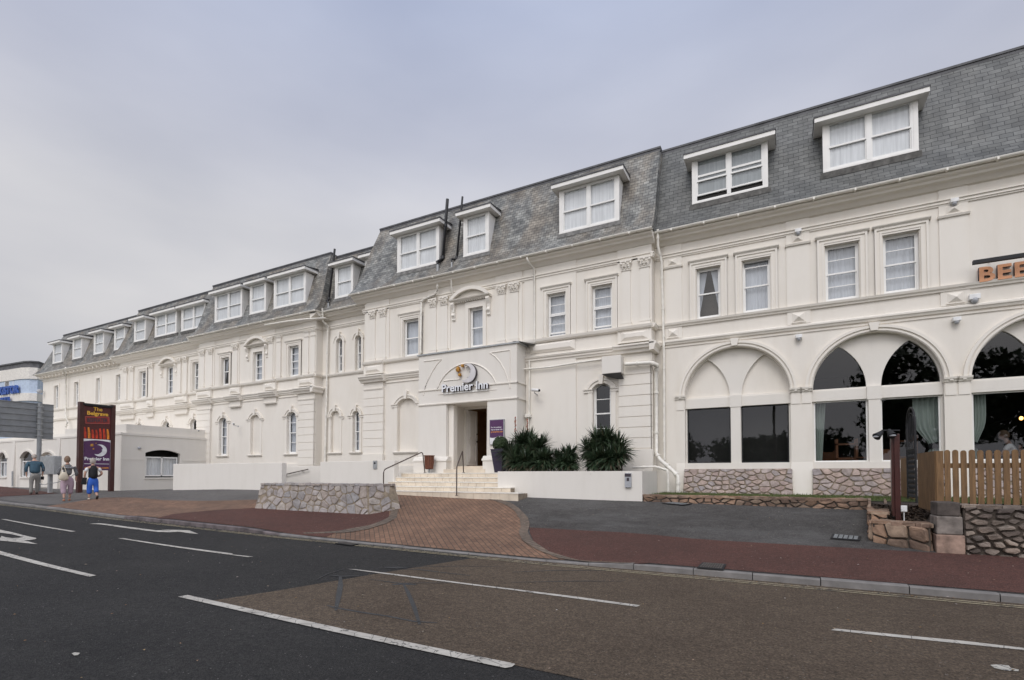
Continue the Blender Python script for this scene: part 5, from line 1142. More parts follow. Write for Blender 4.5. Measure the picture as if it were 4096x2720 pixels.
# planter with spiky plants
pl = empty('planter_wall', (-5.6, 14, .9), 'long low white planter wall right of the steps, holding spiky plants', 'planter')
mb = MB(); zt_ = 1.69
L_ = [(-7.96, 14.0), (-3.43, 14.0), (-3.43, 16.1), (-7.96, 16.1)]
mb.box(-7.96, -3.43, 14.0, 14.18, .5, zt_); mb.box(-3.61, -3.43, 14.181, 15.9, .5, zt_-.003); mb.box(-8.0, -7.80, 14.181, 15.45, .5, zt_-.003)
mb.add([(-8.0, 13.4, .5), (-6.6, 13.4, .5), (-6.6, 13.999, .5), (-8.0, 13.999, .5), (-8.0, 13.4, 1.0), (-6.6, 13.4, .9), (-6.6, 13.999, .9), (-8.0, 13.999, 1.6)], []); mb.build('wall', 'stucco_white', pl)
so_ = MB(); so_.box(-7.79, -3.62, 14.19, 15.9, 1.3, 1.58); so_.build('soil', 'soil', pl)
km = MB(); p = on(2514, 1921, 14.0); km.box(p.x-.09, p.x+.09, 13.93, 13.999, p.z-.2, p.z+.2); kb = km.build('wall_box', 'grey_plastic', None, bevel=.012); tag(kb, 'small grey utility box with dark label on the right end of the white planter wall', 'utility box')
k2 = MB(); k2.box(p.x-.085, p.x+.085, 13.922, 13.931, p.z+.1, p.z+.185); k2.box(p.x-.03, p.x+.035, 13.922, 13.931, p.z-.02, p.z+.07); k2.build('label', 'letter_edge', kb)
km = MB(); p = on(1502, 1859, 14.3); km.box(p.x-.09, p.x+.09, 14.26, 14.299, p.z-.15, p.z+.15); kb = km.build('wall_plate', 'galv', None, bevel=.006); tag(kb, 'square grey metal plate on the low white wall left of the steps', 'wall plate')
k2 = MB(); k2.ell((p.x, 14.26, p.z+.06), (.04, .02, .04)); k2.build('knob', 'black_iron', kb)
# handrails
def rail(pts, label, r=.021):
    e = empty('handrail', tuple(pts[0]), label, 'handrail'); mb = MB(); P_ = [Vector(q) for q in pts]; out = [P_[0]]
    for a, b, c in zip(P_, P_[1:], P_[2:]):   # soften the bends
        for t in (.0, .25, .5, .75, 1): p = (b+(a-b).normalized()*.12)*(1-t)**2+b*2*t*(1-t)+(b+(c-b).normalized()*.12)*t*t; out.append(p)
    out.append(P_[-1]); mb.tube(out, r, 10); mb.build('rail', 'dark_steel', e)
    for q in (P_[0], P_[-1]): f = MB(); f.tube([q, q+Vector((0, 0, .015))], .05, 12); f.build('foot', 'dark_steel', e)
rail([(-12.0, 13.28, .93), (-12.0, 13.28, 1.75), (-11.65, 14.95, 2.42), (-11.62, 15.05, 1.655)], 'curved dark steel handrail on the left of the steps beside the bin')
rail([(-9.0, 13.25, .93), (-9.0, 13.25, 1.82), (-9.88, 14.9, 2.42), (-9.9, 15.0, 1.655)], 'curved dark steel handrail running up the middle of the steps')
e = empty('handrail', at(1124, 1901, 15.08), 'short dark sloping handrail on brackets above the ramp', 'handrail'); mb = MB(); a, b = on(1118, 1903, 15.0), on(1232, 1877, 15.0); mb.tube([a, b], .022, 8); mb.build('rail', 'dark_steel', e)
for t in (.2, .8): mb = MB(); q = a.lerp(b, t); mb.tube([q, q+Vector((0, 0, -.05)), q+Vector((0, .1, -.06))], .012, 6); mb.build('bracket', 'dark_steel', e)
# litter bin with wooden slats
bn = empty('litter_bin', (-11.4, 15.1, 1.65), 'brown slatted litter bin on the top step left of the door', 'bin'); c = Vector((-11.33, 15.12, 1.65))
p = on(1717, 1850, 15.12); c.x = p.x; n = 18
for k in range(n):
    a = 2*math.pi*k/n; mb = MB(); r0_, r1_ = .15, .185; t = Vector((-math.sin(a), math.cos(a), 0))*.021
    o0 = c+Vector((math.cos(a)*r0_, math.sin(a)*r0_, .15)); o1 = c+Vector((math.cos(a)*r1_, math.sin(a)*r1_, .63)); nn = Vector((math.cos(a), math.sin(a), 0))*.014
    mb.add([o0-t, o0+t, o0+t-nn, o0-t-nn, o1-t, o1+t, o1+t-nn, o1-t-nn], [(0, 1, 5, 4), (1, 2, 6, 5), (2, 3, 7, 6), (3, 0, 4, 7), (0, 3, 2, 1), (4, 5, 6, 7)]); mb.build('slat', 'bin_wood', bn)
mb = MB(); mb.tube([c+Vector((0, 0, .13)), c+Vector((0, 0, .62))], .13, 16, taper=[.13, .165]); mb.build('liner', 'black_iron', bn)
mb = MB(); mb.tube([c+Vector((0, 0, .0)), c+Vector((0, 0, .14))], .03, 8); mb.tube([c+Vector((0, 0, 0)), c+Vector((0, 0, .012))], .12, 14); mb.build('stand', 'galv', bn)
mb = MB(); mb.tube([c+Vector((.19*math.cos(t*math.pi/12), .19*math.sin(t*math.pi/12), .63)) for t in range(25)], .014, 6); mb.build('rim', 'bin_wood', bn)
# dark tapered pot with a clipped ball of box
def leafball(mb, c, r, n, s, rr, flat=1.0, core=.5):
    for _ in range(n):
        v = Vector((rr.gauss(0, 1), rr.gauss(0, 1), rr.gauss(0, 1))).normalized(); d = r*(core+(1-core)*rr.random()**.5)
        p = Vector(c)+Vector((v.x*d, v.y*d, v.z*d*flat)); a = v.cross(Vector((rr.gauss(0, 1), rr.gauss(0, 1), rr.gauss(0, 1)))).normalized(); b = (v*rr.uniform(.2, 1)+a.cross(v)).normalized(); k = s*rr.uniform(.6, 1.4)
        mb.add([p-a*k*.45, p+b*k*.6-a*.0, p+a*k*.45, p-b*k*.6], [(0, 1, 2, 3)])
pt_ = empty('plant_pot', (-8.35, 15.1, 1.65), 'tall tapered dark purple pot with clipped ball bush right of the door', 'planter'); p = on(2000, 1850, 15.1); px_ = p.x
mb = MB(); mb.taperbox((px_, 15.1), (.14, .14), (.235, .235), 1.66, 2.42); mb.box(px_-.245, px_+.245, 15.1-.245, 15.1+.245, 2.421, 2.45); mb.build('pot', 'pot_dark', pt_, bevel=.01)
mb = MB(); leafball(mb, (px_+.02, 15.1, 2.62), .27, 2600, .035, random.Random(5), 1, .75); mb.ell((px_+.02, 15.1, 2.62), (.22, .22, .22)); mb.build('ball_bush', 'box_leaf', pt_, fix=False)
# spiky plants: rosettes of long stiff blades
def rosettes(name, heads, label, seed, group='spiky plants in the white planter', lens=(.40, .68)):
    rr = random.Random(seed); e = empty(name, (heads[0][0], heads[0][1], 1.58), label, 'plant', group); fol = MB(); stm = MB(); dead = MB()
    for (x, y, z, k) in heads:
        stm.tube([(x, y, 1.55), (x+rr.uniform(-.03, .03), y, z)], .05*k, 7)
        n = int(170*k)
        for i in range(n):
            az = rr.uniform(0, 2*math.pi); el = math.asin(rr.uniform(-.8, .98)); L = rr.uniform(*lens)*k*(1 if el > -.2 else .9); w_ = .026*rr.uniform(.8, 1.25)
            d = Vector((math.cos(az)*math.cos(el), math.sin(az)*math.cos(el), math.sin(el))); sdv = Vector((-math.sin(az), math.cos(az), 0)); nrm = sdv.cross(d); pts = []; droop = rr.uniform(.02, .16)*(1.2-abs(d.z))
            for s, ww in ((.08, .7), (.35, 1), (.7, .75), (1, .03)):
                c = Vector((x, y, z))+d*L*s+Vector((0, 0, -droop*s*s)); pts.append((c, ww*w_))
            vs = []
            for c, ww in pts: vs += [c-sdv*ww, c-nrm*ww*.35, c+sdv*ww]
            (dead if (el < -.3 and rr.random() < .3) else fol).add(vs, [(3*q+r_, 3*q+r_+1, 3*q+r_+4, 3*q+r_+3) for q in range(3) for r_ in range(2)])
    stm.build('stem', 'bark', e); fol.build('foliage', 'yucca_leaf', e, fix=False)
    if dead.v: leaf_ = dead.build('dead_leaves', 'dead_leaf', e, fix=False)
    return e
leafmat('dead_leaf', [(.10, .08, .05), (.17, .14, .09), (.08, .085, .05)], .7)
def hd(px, py, Y, k=1): p = on(px, py, Y); return (p.x, Y, p.z, k)
def clump(px0, px1, ptop, n, seed):
    rr = random.Random(seed); L = []
    for k in range(n):
        t = (k+.5)/n; px = px0+(px1-px0)*t; dome = math.sin(math.pi*(.12+.76*t))**.7; hz_ = rr.uniform(.15, 1) if k % 3 else 1.0
        py_ = 1862-(1862-ptop)*dome*hz_; L.append(hd(px+rr.uniform(-8, 8), py_, 15.15-.75*(1-hz_)-rr.uniform(0, .12), rr.uniform(.8, 1.0)))
        if k % 2: L.append(hd(px+rr.uniform(-12, 12), 1855-rr.uniform(0, 25), 14.38+rr.uniform(0, .1), rr.uniform(.65, .85)))
    return L
rosettes('spiky_plant', clump(2035, 2195, 1768, 12, 1), 'widest dark green spiky plant in the white planter, nearest the door', 11)
rosettes('spiky_plant', [hd(2262, 1848, 14.4, .8), hd(2285, 1815, 14.7, .75), hd(2250, 1858, 14.35, .6), hd(2270, 1830, 14.6, .8), hd(2290, 1855, 14.4, .6), hd(2235, 1835, 14.6, .7), hd(2275, 1862, 14.3, .6)], 'smallest spiky plant in the planter, squeezed between two larger ones', 12)
rosettes('spiky_plant', clump(2352, 2482, 1758, 11, 3), 'tall rounded spiky plant at the right end of the white planter', 13)
for px, y0, y1, Y, lab in ((2061, 1668, 1740, 15.0, 'left of the two rust red flower spikes rising behind the spiky plants'), (2109, 1677, 1730, 15.1, 'right of the two rust red flower spikes, shorter and beside the drainpipe')):
    a, b = on(px, y1+40, Y), on(px, y0, Y); e = empty('flower_spike', tuple(a), lab, 'flower'); mb = MB(); mb.tube([a, a.lerp(b, .5), b], .012, 6); mb.build('stalk', 'bark', e); mb = MB(); rr = random.Random(px)
    for _ in range(90): t = rr.random()**1.3; q = b.lerp(a, t*.55); w_ = .015+.03*t; mb.ell((q.x+rr.uniform(-w_, w_), q.y+rr.uniform(-w_, w_), q.z), (.008, .008, .016), 5, 3)
    mb.build('florets', 'flower_red', e)
# ------------------------------------------------------------------ signs on the porch
sg = empty('hotel_sign', at(1768, 1573, YP-.1), 'raised grey letters reading Premier Inn with crescent moon and stars above the entrance', 'sign')
a, b = on(1768, 1573, YP-.12), on(1952, 1553, YP-.12); zb_ = (a.z+b.z)/2; za_ = .285
text('Premier Inn', 'lettering', 'letter_face', (a.x, YP-.05, zb_+.02), (1, 0, 0), (0, 0, 1), b.x-a.x, sg, depth=.09, bold=.022, height=za_, mat2='letter_edge')
mb = MB(); mb.box(a.x+.0, b.x, YP-.045, YP-.01, zb_-.05, zb_-.01); mb.build('backing_rail', 'upvc', sg)
def moon(cx, cz, r, mat_face, parent, ux, uz, depth, edge, O=Vector((0, 0, 0)), mb_name='moon'):
    """crescent with a small face in profile on its inner edge, horns to the upper left and lower left"""
    pts = []
    A0, A1 = R(118), R(-142)
    for i in range(33): a_ = A0+(A1-A0)*i/32; pts.append((cx+r*math.cos(a_), cz+r*math.sin(a_)))
    ix, iz, ir = cx-.40*r, cz+.22*r, .86*r
    inner = []
    s0 = math.atan2(pts[-1][1]-iz, pts[-1][0]-ix); s1 = math.atan2(pts[0][1]-iz, pts[0][0]-ix)
    if s0 > 0: s0 -= 2*math.pi
    N_ = 36
    for i in range(1, N_):
        t = i/N_; a_ = s0+(s1-s0)*t; rad = math.hypot(pts[-1][0]-ix, pts[-1][1]-iz)*(1-t)+math.hypot(pts[0][0]-ix, pts[0][1]-iz)*t
        nose = .17*math.exp(-((t-.50)/.035)**2)+.05*math.exp(-((t-.40)/.02)**2)+.05*math.exp(-((t-.345)/.02)**2)+.06*math.exp(-((t-.28)/.04)**2)
        rad = rad*(1-.0)-r*(nose)+.06*r*math.exp(-((t-.585)/.04)**2)*.5
        inner.append((ix+rad*math.cos(a_), iz+rad*math.sin(a_)))
    poly = pts+inner; un = Vector(ux).cross(Vector(uz))
    mb = MB(); n = len(poly); P3 = lambda p, d: O+Vector(ux)*p[0]+Vector(uz)*p[1]+un*d
    bm = bmesh.new(); vs = [bm.verts.new((p[0], p[1], 0)) for p in poly]; es = [bm.edges.new((vs[i], vs[(i+1) % n])) for i in range(n)]; bmesh.ops.triangle_fill(bm, use_beauty=True, edges=es, normal=(0, 0, 1)); bm.verts.index_update()
    mb.add([P3(p, depth) for p in poly], [tuple(v.index for v in f.verts) for f in bm.faces]); bm.free(); o = mb.build(mb_name, mat_face, parent, fix=False)
    e_ = MB(); e_.add([P3(p, 0) for p in poly]+[P3(p, depth-.001) for p in poly], [(i, (i+1) % n, (i+1) % n+n, i+n) for i in range(n)]); e_.build('moon_edge', edge, o)
    m2 = MB(); q = P3((cx+.28*r, cz+.12*r), depth+.004); dx_ = Vector(ux)*.1*r; m2.tube([q-dx_, q-Vector(uz)*.03*r, q+dx_], .012*r+.002, 5); q = P3((cx+.02*r, cz-.44*r), depth+.004); m2.tube([q-dx_, q, q+dx_*.6+Vector(uz)*.04*r], .01*r+.002, 5); m2.build('face_lines', edge, o)
    return o
plain('moon_metal', (.58, .56, .56), .4, .2, var=.12, scale=3)
pa = on(1874, 1493, YP-.12); moon(pa.x-.02, pa.z, .34, 'moon_metal', sg, (1, 0, 0), (0, 0, 1), .12, 'letter_edge', Vector((0, YP-.03, 0)))
def star(cx, cz, r, y, parent, n=8, depth=.1, ux=Vector((1, 0, 0)), O=None):
    mb = MB(); m_ = 2*n; un = ux.cross(Vector((0, 0, 1))); C0 = Vector((cx, y, cz)) if O is None else O
    ring_ = [C0+ux*(r*(1 if k % 2 == 0 else .52)*math.cos(math.pi*k/n))+Vector((0, 0, r*(1 if k % 2 == 0 else .52)*math.sin(math.pi*k/n))) for k in range(m_)]
    vs = [p+un*depth for p in ring_]+ring_+[C0+un*(depth+r*.25)]; mb.add(vs, [(k, (k+1) % m_, 2*m_) for k in range(m_)]+[(k, k+m_, (k+1) % m_+m_, (k+1) % m_) for k in range(m_)]); mb.build('star', 'star_gold', parent)
for px, py, r in ((1831, 1477, .105), (1849, 1463, .058), (1838, 1499, .066)): p = on(px, py, YP-.1); star(p.x, p.z, r, YP-.03, sg)
# poster case
ps = empty('poster_board', at(1990, 1730, YP), 'purple poster with a white wave in a grey wall case right of the door', 'sign')
a, b = on(1960, 1679, YP-.03), on(2016, 1779, YP-.03); xa, xb, zt2, zb2 = a.x, on(2016, 1775, YP-.07).x, a.z, on(1960, 1780, YP-.03).z
mb = MB(); mb.box(xa, xb, YP-.07, YP-.001, zb2, zt2); mb.build('case', 'galv', ps, bevel=.006)
mb = MB(); mb.box(xa+.025, xb-.025, YP-.076, YP-.071, zb2+.025, zt2-.025); mb.build('white_panel', 'plastic_white', ps)
n = 20; wv = [(xa+.025+(xb-xa-.05)*k/n, zb2+.27+.03*math.sin(2*math.pi*k/n*.95+3.4)) for k in range(n+1)]
mb = MB(); mb.prism(wv+[(xb-.025, zt2-.025), (xa+.025, zt2-.025)], YP-.080, YP-.0765); mb.build('poster', 'purple', ps)
for s, zz, mt_, ww in (('For the quickest', zt2-.30, 'white_text', .72), ('way to book visit', zt2-.38, 'white_text', .78), ('premierinn.com', zt2-.46, 'orange_text', .80)): text(s, 'poster_text', mt_, (xa+.07, YP-.0805, zz), (1, 0, 0), (0, 0, 1), (xb-xa)*ww, ps, depth=.002, bold=.01)
# restaurant name high on the wall and its lamp bar
bs = empty('restaurant_sign', at(3914, 1130, YR), 'raised copper letters with dark edges on the white wall above the round arches', 'sign')
a = on(3914, 1130, YR-.06); tz = on(3914, 1073, YR-.06).z
text('BEEFEATER', 'lettering', 'letter_copper', (a.x, YR-.03, a.z), (1, 0, 0), (0, 0, 1), 3.0, bs, depth=.09, bold=.03, height=tz-a.z, mat2='letter_edge', spacing=1.08)
lb = empty('sign_lamp_bar', at(3890, 1050, 16.2), 'long black lamp bar reaching out above the copper letters', 'lamp'); a = on(3890, 1050, 16.25)
mb = MB(); mb.box(a.x, a.x+3.3, 16.18, 16.28, a.z-.06, a.z+.03); mb.build('bar', 'black_iron', lb)
for k in range(4): mb = MB(); xx = a.x+.4+k*.85; mb.tube([(xx, 16.25, a.z+.02), (xx, 16.58, a.z+.06)], .012, 6); mb.build('arm', 'black_iron', lb)
# security cameras and floodlights on the walls
def bullet_cam(px, py, Y, label, s=1):
    p = on(px, py, Y-.3); e = empty('security_camera', (p.x, Y, p.z-.1), label, 'camera'); mb = MB(); d = Vector((.9, -.38, -.18)).normalized(); a = Vector((p.x-.14*s, p.y+.02, p.z+.02)); b = a+d*.36*s
    mb.tube([a, b], .055*s, 10); mb.build('housing', 'plastic_white', e); mb = MB(); mb.tube([b-d*.01, b+d*.012], .045*s, 10); mb.build('lens', 'black_iron', e)
    mb = MB(); mb.tube([a.lerp(b, .3), a.lerp(b, .3)+Vector((0, .03, -.11*s)), (p.x-.06, Y, p.z-.13*s)], .018*s, 6); mb.tube([(p.x-.06, Y-.03, p.z-.13*s), (p.x-.06, Y, p.z-.13*s)], .045*s, 10); mb.build('bracket', 'grey_plastic', e)
bullet_cam(2143, 1560, YC, 'bullet camera on the bare white wall just right of the porch')
bullet_cam(935, 1695, YA-.1, 'pair of small cameras on the left wing near an arched ground floor window', .8)
bullet_cam(795, 1722, YB-.6, 'small camera at the corner where the left wing meets the terrace wall', .7)
def dome(px, py, Y, label, s=.09, nm='security_camera', cat='camera'):
    p = on(px, py, Y-.1); e = empty(nm, (p.x, Y, p.z), label, cat); mb = MB(); mb.box(p.x-s*.9, p.x+s*.9, Y-.16, Y, p.z, p.z+s*1.1); mb.build('housing', 'plastic_white', e, bevel=.01); mb = MB(); mb.ell((p.x, Y-.1, p.z-.01), (s*.65, s*.65, s*.8)); mb.build('lens_dome', 'grey_plastic', e)
R2 = lambda x, y: (2600+x/1.4251, 300+y/1.4251)
dome(*R2(845, 897), YR, 'white dome camera on the frieze above the first pair of restaurant windows'); dome(*R2(1735, 727), YR, 'white dome camera on the frieze above the last pair of restaurant windows'); dome(*R2(848, 1500), YR, 'white dome camera between the first and second round arches'); dome(*R2(1748, 1403), YR, 'white dome camera between the second and third round arches')
dome(*R2(1850, 1280), YR, 'boxy white wall light on the string course below the copper letters', .12, 'wall_light', 'lamp')
e = empty('bulkhead_lamp', at(153, 1567, YD), 'round white lamp sticking out at the far left corner of the hotel', 'lamp'); p = on(158, 1565, YD-.3); mb = MB(); mb.tube([(p.x, YD-.3, p.z+.05), (d0+.1, YD, p.z+.05)], .02, 6); mb.build('bracket', 'galv', e); mb = MB(); mb.ell((p.x, p.y, p.z), (.17, .17, .17)); mb.build('globe', 'grey_plastic', e)
# ------------------------------------------------------------------ stone walls
def stone_block(name, q, z0, z1, batter, s, seed, mats, label, cat='wall', cap=True, out_=.035, topstones=True, squash=1.25):
    """rubble faced block; q = four (x,y) base corners, counter-clockwise from front left; sides lean in by batter"""
    c = Vector((sum(p[0] for p in q)/4, sum(p[1] for p in q)/4, 0)); c.z = z0(c.x, c.y) if callable(z0) else z0; e = empty(name, tuple(c), label, cat); core = MB(); stn = MB()
    bt = [Vector((p[0], p[1], z0 if not callable(z0) else z0(*p))) for p in q]; tp = [Vector((p[0]+(c.x-p[0])*0+batter[0]*(1 if p[0] < c.x else -1), p[1]+batter[1]*(1 if p[1] < c.y else -1), z1)) for p in q]
    core.add(bt+tp, [(i, (i+1) % 4, (i+1) % 4+4, i+4) for i in range(4)]+[(4, 5, 6, 7)]); core.build('mortar_core', mats[1], e, bevel=.02)
    for i in range(4):
        a, b = bt[i], bt[(i+1) % 4]; U = (b-a); w_ = U.length; U.normalize(); V = ((tp[i]+tp[(i+1) % 4])/2-(a+b)/2); h_ = V.length; V.normalize(); wt = (tp[(i+1) % 4]-tp[i]).length
        sub = MB(); rubble(sub, a, U, V, w_, h_, s, seed+i, out_=out_, squash=squash, gap=.022 if out_ > .07 else .018)
        for v in sub.v:   # narrow each course towards the top so that the stones stay on the leaning face
            hh = max(0, min(1, (v-a).dot(V)/h_)); al = (v-a).dot(U); k = 1-(1-wt/w_)*hh; off = (tp[i]-a).dot(U)*hh; v += U*(al*k+off-al)
        stn.add(sub.v, sub.f)
    if topstones:
        a = tp[0]; U = (tp[1]-a); w_ = U.length; U.normalize(); V = (tp[3]-a); h_ = V.length; V.normalize(); rubble(stn, a-U*.03-V*.03, U, V, w_+.06, h_+.06, s*1.25, seed+9, out_=.022, gap=.012)
        rr = random.Random(seed)
        # flat capping stones that overhang the faces a little
        for i in range(4):
            a, b = tp[i], tp[(i+1) % 4]; L = (b-a).length; U = (b-a).normalized(); N = U.cross(Vector((0, 0, 1))); t = 0
            while t < L-.05:
                w2 = min(rr.uniform(.14, .34), L-t); o = rr.uniform(.02, .055); h2 = rr.uniform(.025, .045); p0 = a+U*(t+.006)+Vector((0, 0, .0)); p1 = a+U*(t+w2-.006); zt2 = Vector((0, 0, rr.uniform(.012, .026)))
                stn.add([p0+N*o*rr.uniform(.7, 1.2)-zt2*0-Vector((0, 0, h2)), p1+N*o*rr.uniform(.7, 1.2)-Vector((0, 0, h2)), p1-N*.12-Vector((0, 0, h2)), p0-N*.12-Vector((0, 0, h2)), p0+N*o+zt2, p1+N*o*rr.uniform(.6, 1.1)+zt2, p1-N*.12+zt2, p0-N*.12+zt2], [(0, 1, 5, 4), (1, 2, 6, 5), (2, 3, 7, 6), (3, 0, 4, 7), (4, 5, 6, 7)]); t += w2
    stn.build('stonework', mats[0], e); return e
zmin = lambda x, y: gz(x, y)-.03
f = [GP(1019, 2034), GP(1474, 2059), GP(1553, 2045)]
back = f[2]+(f[2]-f[1])*.55
q = [(f[0].x, f[0].y), (f[1].x, f[1].y), (back.x, back.y+.1), (f[0].x+(back.x-f[1].x), f[0].y+(back.y+.1-f[1].y))]
stone_block('stone_island', q, zmin, 1.30, (.16, .10), .27, 100, ('rubble_grey', 'mortar'), 'low battered island wall of grey rubble stones between the road and the steps', out_=.022, squash=1.15)
# retaining edge along the grass strip, raised bed, pier and wall at the right
e1 = GP(3480, 2040)
stone_block('stone_edging', [(-3.40, 14.02), (e1.x, e1.y), (e1.x, e1.y+.25), (-3.40, 14.27)], lambda x, y: gz(x, y)-.03, 1.03, (.0, .0), .17, 120, ('rubble_brown', 'mortar_dark'), 'long low edging of flat brown stones in front of the grass strip', squash=1.9)
b0_, b1_ = GP(3490, 2166), GP(3726, 2208)
ztb = on(3488, 2085, b0_.y).z
xs_bed = e1.x+.05
stone_block('stone_bed_wall', [(b0_.x, b0_.y), (b1_.x, b1_.y), (b1_.x, b1_.y+.28), (b0_.x+.05, b0_.y+.28)], lambda x, y: gz(x, y)-.03, ztb, (0, .03), .27, 140, ('rubble_brown', 'mortar_dark'), 'short retaining wall of broad pale stones below the red post', out_=.05, squash=1.1)
stone_block('stone_bed_wall', [(b0_.x, b0_.y+.27), (b0_.x+.27, b0_.y+.29), (e1.x+.27, e1.y+.0), (e1.x, e1.y)], lambda x, y: gz(x, y)-.03, ztb+.14, (.0, 0), .17, 150, ('rubble_brown', 'mortar_dark'), 'side wall of thin stacked brown stones running back from the bed to the edging', squash=1.9)
bd = MB(); bx0 = b0_.x+.2; xf_ = b1_.x+.75; bd.add([(bx0-.05, b0_.y+.2, ztb-.05), (xf_, b1_.y+.2, ztb-.05), (xf_, 12.9, .985), (e1.x+.02, 12.9, .985), (xf_, 14.3, .99), (e1.x-.1, 14.3, .99)], [(0, 1, 2, 3), (3, 2, 4, 5)]); o = bd.build('bed_soil', 'soil', fix=False); o['kind'] = 'structure'
ch = MB(); rr = random.Random(8)
for _ in range(3200): x = rr.uniform(bx0, b1_.x+.6); y = rr.uniform(b0_.y+.22, 12.8); z = ztb-.03+(.985-ztb+.05)*(y-b0_.y-.2)/(12.9-b0_.y-.2); a = rr.uniform(0, 6.3); L = rr.uniform(.015, .045); u_ = Vector((math.cos(a)*L, math.sin(a)*L, rr.uniform(-.01, .02))); v_ = Vector((-math.sin(a), math.cos(a), 0))*L*.35; p = Vector((x, y, z)); ch.add([p-u_-v_, p+u_-v_, p+u_+v_, p-u_+v_], [(0, 1, 2, 3)])
leafmat('chips', [(.05, .03, .02), (.09, .06, .04), (.025, .018, .014), (.14, .10, .07)], .9); tag(ch.build('bark_chips', 'chips', fix=False), 'dark bark chips covering the raised bed around the red post', 'bark chips', kind='stuff')
# pier and boundary wall
w0 = GP(3745, 2211); ztw = on(3745, 2016, w0.y).z; wy = w0.y
stone_block('boundary_wall', [(w0.x+.36, wy+.02), (13, wy+.02), (13, wy+.45), (w0.x+.36, wy+.45)], lambda x, y: gz(x, y)-.05, ztw-.03, (0, .02), .16, 160, ('rubble_dark', 'mortar_dark'), 'dark stained rubble boundary wall below the picket fence', out_=.075, squash=1.6)
pr = empty('stone_pier', (w0.x+.2, wy+.2, gz(w0.x, wy)), 'squared stone pier ending the boundary wall, pink block at its foot', 'pier'); zb_ = gz(w0.x, wy)-.05; hh = (ztw+.03-zb_)
for i, (a, b, mt_) in enumerate(((0, .40, 'pier_pink'), (.405, .74, 'pier_grey'), (.745, 1.0, 'pier_dark'))):
    mb = MB(); j = .012*i; mb.box(w0.x-.0+j, w0.x+.37-j*2, wy-.02+j, wy+.46, zb_+hh*a, zb_+hh*b); mb.build('block', {'pier_pink': 'pier_pink', 'pier_grey': 'pier_grey', 'pier_dark': 'pier_dark'}[mt_] if mt_ in MATS else plain(mt_, {'pier_pink': (.29, .20, .155), 'pier_grey': (.19, .165, .145), 'pier_dark': (.075, .062, .054)}[mt_], .9, var=.55, scale=5, bmp=1.0, bscale=12), pr, bevel=.018)
# ------------------------------------------------------------------ picket fence and its solid return
fy = wy+.62; pk = empty('picket_fence', (on(3802, 1900, fy).x, fy, 1.0), 'round topped timber picket fence along the stone boundary wall', 'fence')
ztop = on(3802, 1803, fy).z; xk = on(3763, 1900, fy).x; step = .0
x_a, x_b = on(3809, 1900, fy).x, on(3977, 1900, fy).x; step = (x_b-x_a)/5; wdt = .08
k = 0; x = x_a-step*.95
while x < 11:
    mb = MB(); zz = ztop+rnd.uniform(-.012, .012); pts = [(x, ztw-.35), (x+wdt, ztw-.35)]+arcpts(x, x+wdt, zz-.035, .04, 7); mb.prism(pts, fy-.012+rnd.uniform(-.003, .003), fy+.010); mb.build('picket', 'timber_fence', pk); x += step
for zz in (ztop-.30, ztw-.15): mb = MB(); mb.box(x_a-step*1.8, 11, fy+.012, fy+.05, zz, zz+.085); mb.build('rail', 'timber_fence', pk)
mb = MB(); mb.box(x_a-step*2.0, x_a-step*2.0+.10, fy-.02, fy+.09, ztw-.4, ztop+.0); mb.build('post', 'timber_fence', pk)
def board_run(x, y0, y1, z0, z1, label, za=None):
    e = empty('board_fence', (x, y0, z0), label, 'fence'); y = y0; k = 0
    while y < y1-.02:
        mb = MB(); zz = z1+(0 if za is None else (za-z1)*(y-y0)/(y1-y0)); mb.box(x-.01, x+.012+rnd.uniform(0, .005), y+.003, min(y+.09, y1)-.003, z0, zz); mb.build('board', 'timber_fence', e); y += .09
bxp = x_a-step*2.05; ybk = -bxp/ (-.1835) if False else bxp/.1835*1.0
board_run(bxp, fy, min(ybk, 14.5), .95, ztop, 'solid board fence panel running back from the end of the picket fence')
p = on(3640, 1850, 14.6); board_run(on(3602, 1850, 16.0).x*1.0, 14.55, 15.95, 1.0, on(3638, 1828, 14.9).z, 'short solid board fence between the gate and the building')
# arched black iron trellis gate seen nearly edge on
ga = on(3645, 1850, 14.2); gx = ga.x; gt = empty('iron_gate', (gx, 14.2, 1.0), 'tall arched black iron lattice gate between two timber fence panels', 'gate')
y0g, y1g = 13.75, 14.6; ztg = on(3680, 1630, 14.2).z
mb = MB()
for yy in (y0g, y1g): mb.tube([(gx, yy, .95), (gx, yy, ztg-.42)], .022, 6)
mb.tube([(gx, y0g+(y1g-y0g)*(.5-.5*math.cos(math.pi*k/16)), ztg-.42+.42*math.sin(math.pi*k/16)) for k in range(17)], .022, 6); mb.tube([(gx, y0g+(y1g-y0g)*(.5-.36*math.cos(math.pi*k/16)), ztg-.42+.3*math.sin(math.pi*k/16)) for k in range(17)], .012, 5); mb.tube([(gx, y0g, 2.15), (gx, y1g, 2.15)], .015, 6); mb.tube([(gx, y0g, 1.1), (gx, y1g, 1.1)], .015, 6); mb.build('gate_frame', 'black_iron', gt)
mb = MB()
for k in range(-4, 9):
    for s in (-1, 1):
        pts = []
        for t in range(0, 11): zz = 1.1+(2.15-1.1)*t/10; yy = y0g+.12*k+s*(zz-1.1)*.55+(0 if s > 0 else .55); pts.append((yy, zz))
        pts = [p_ for p_ in pts if y0g <= p_[0] <= y1g]
        if len(pts) > 1: mb.tube([(gx, pts[0][0], pts[0][1]), (gx, pts[-1][0], pts[-1][1])], .008, 4)
for k in range(1, 6): yy = y0g+(y1g-y0g)*k/6; mb.tube([(gx, yy, 2.15), (gx, yy, ztg-.42+.25*math.sin(math.pi*k/6))], .008, 4)
mb.build('lattice', 'black_iron', gt)
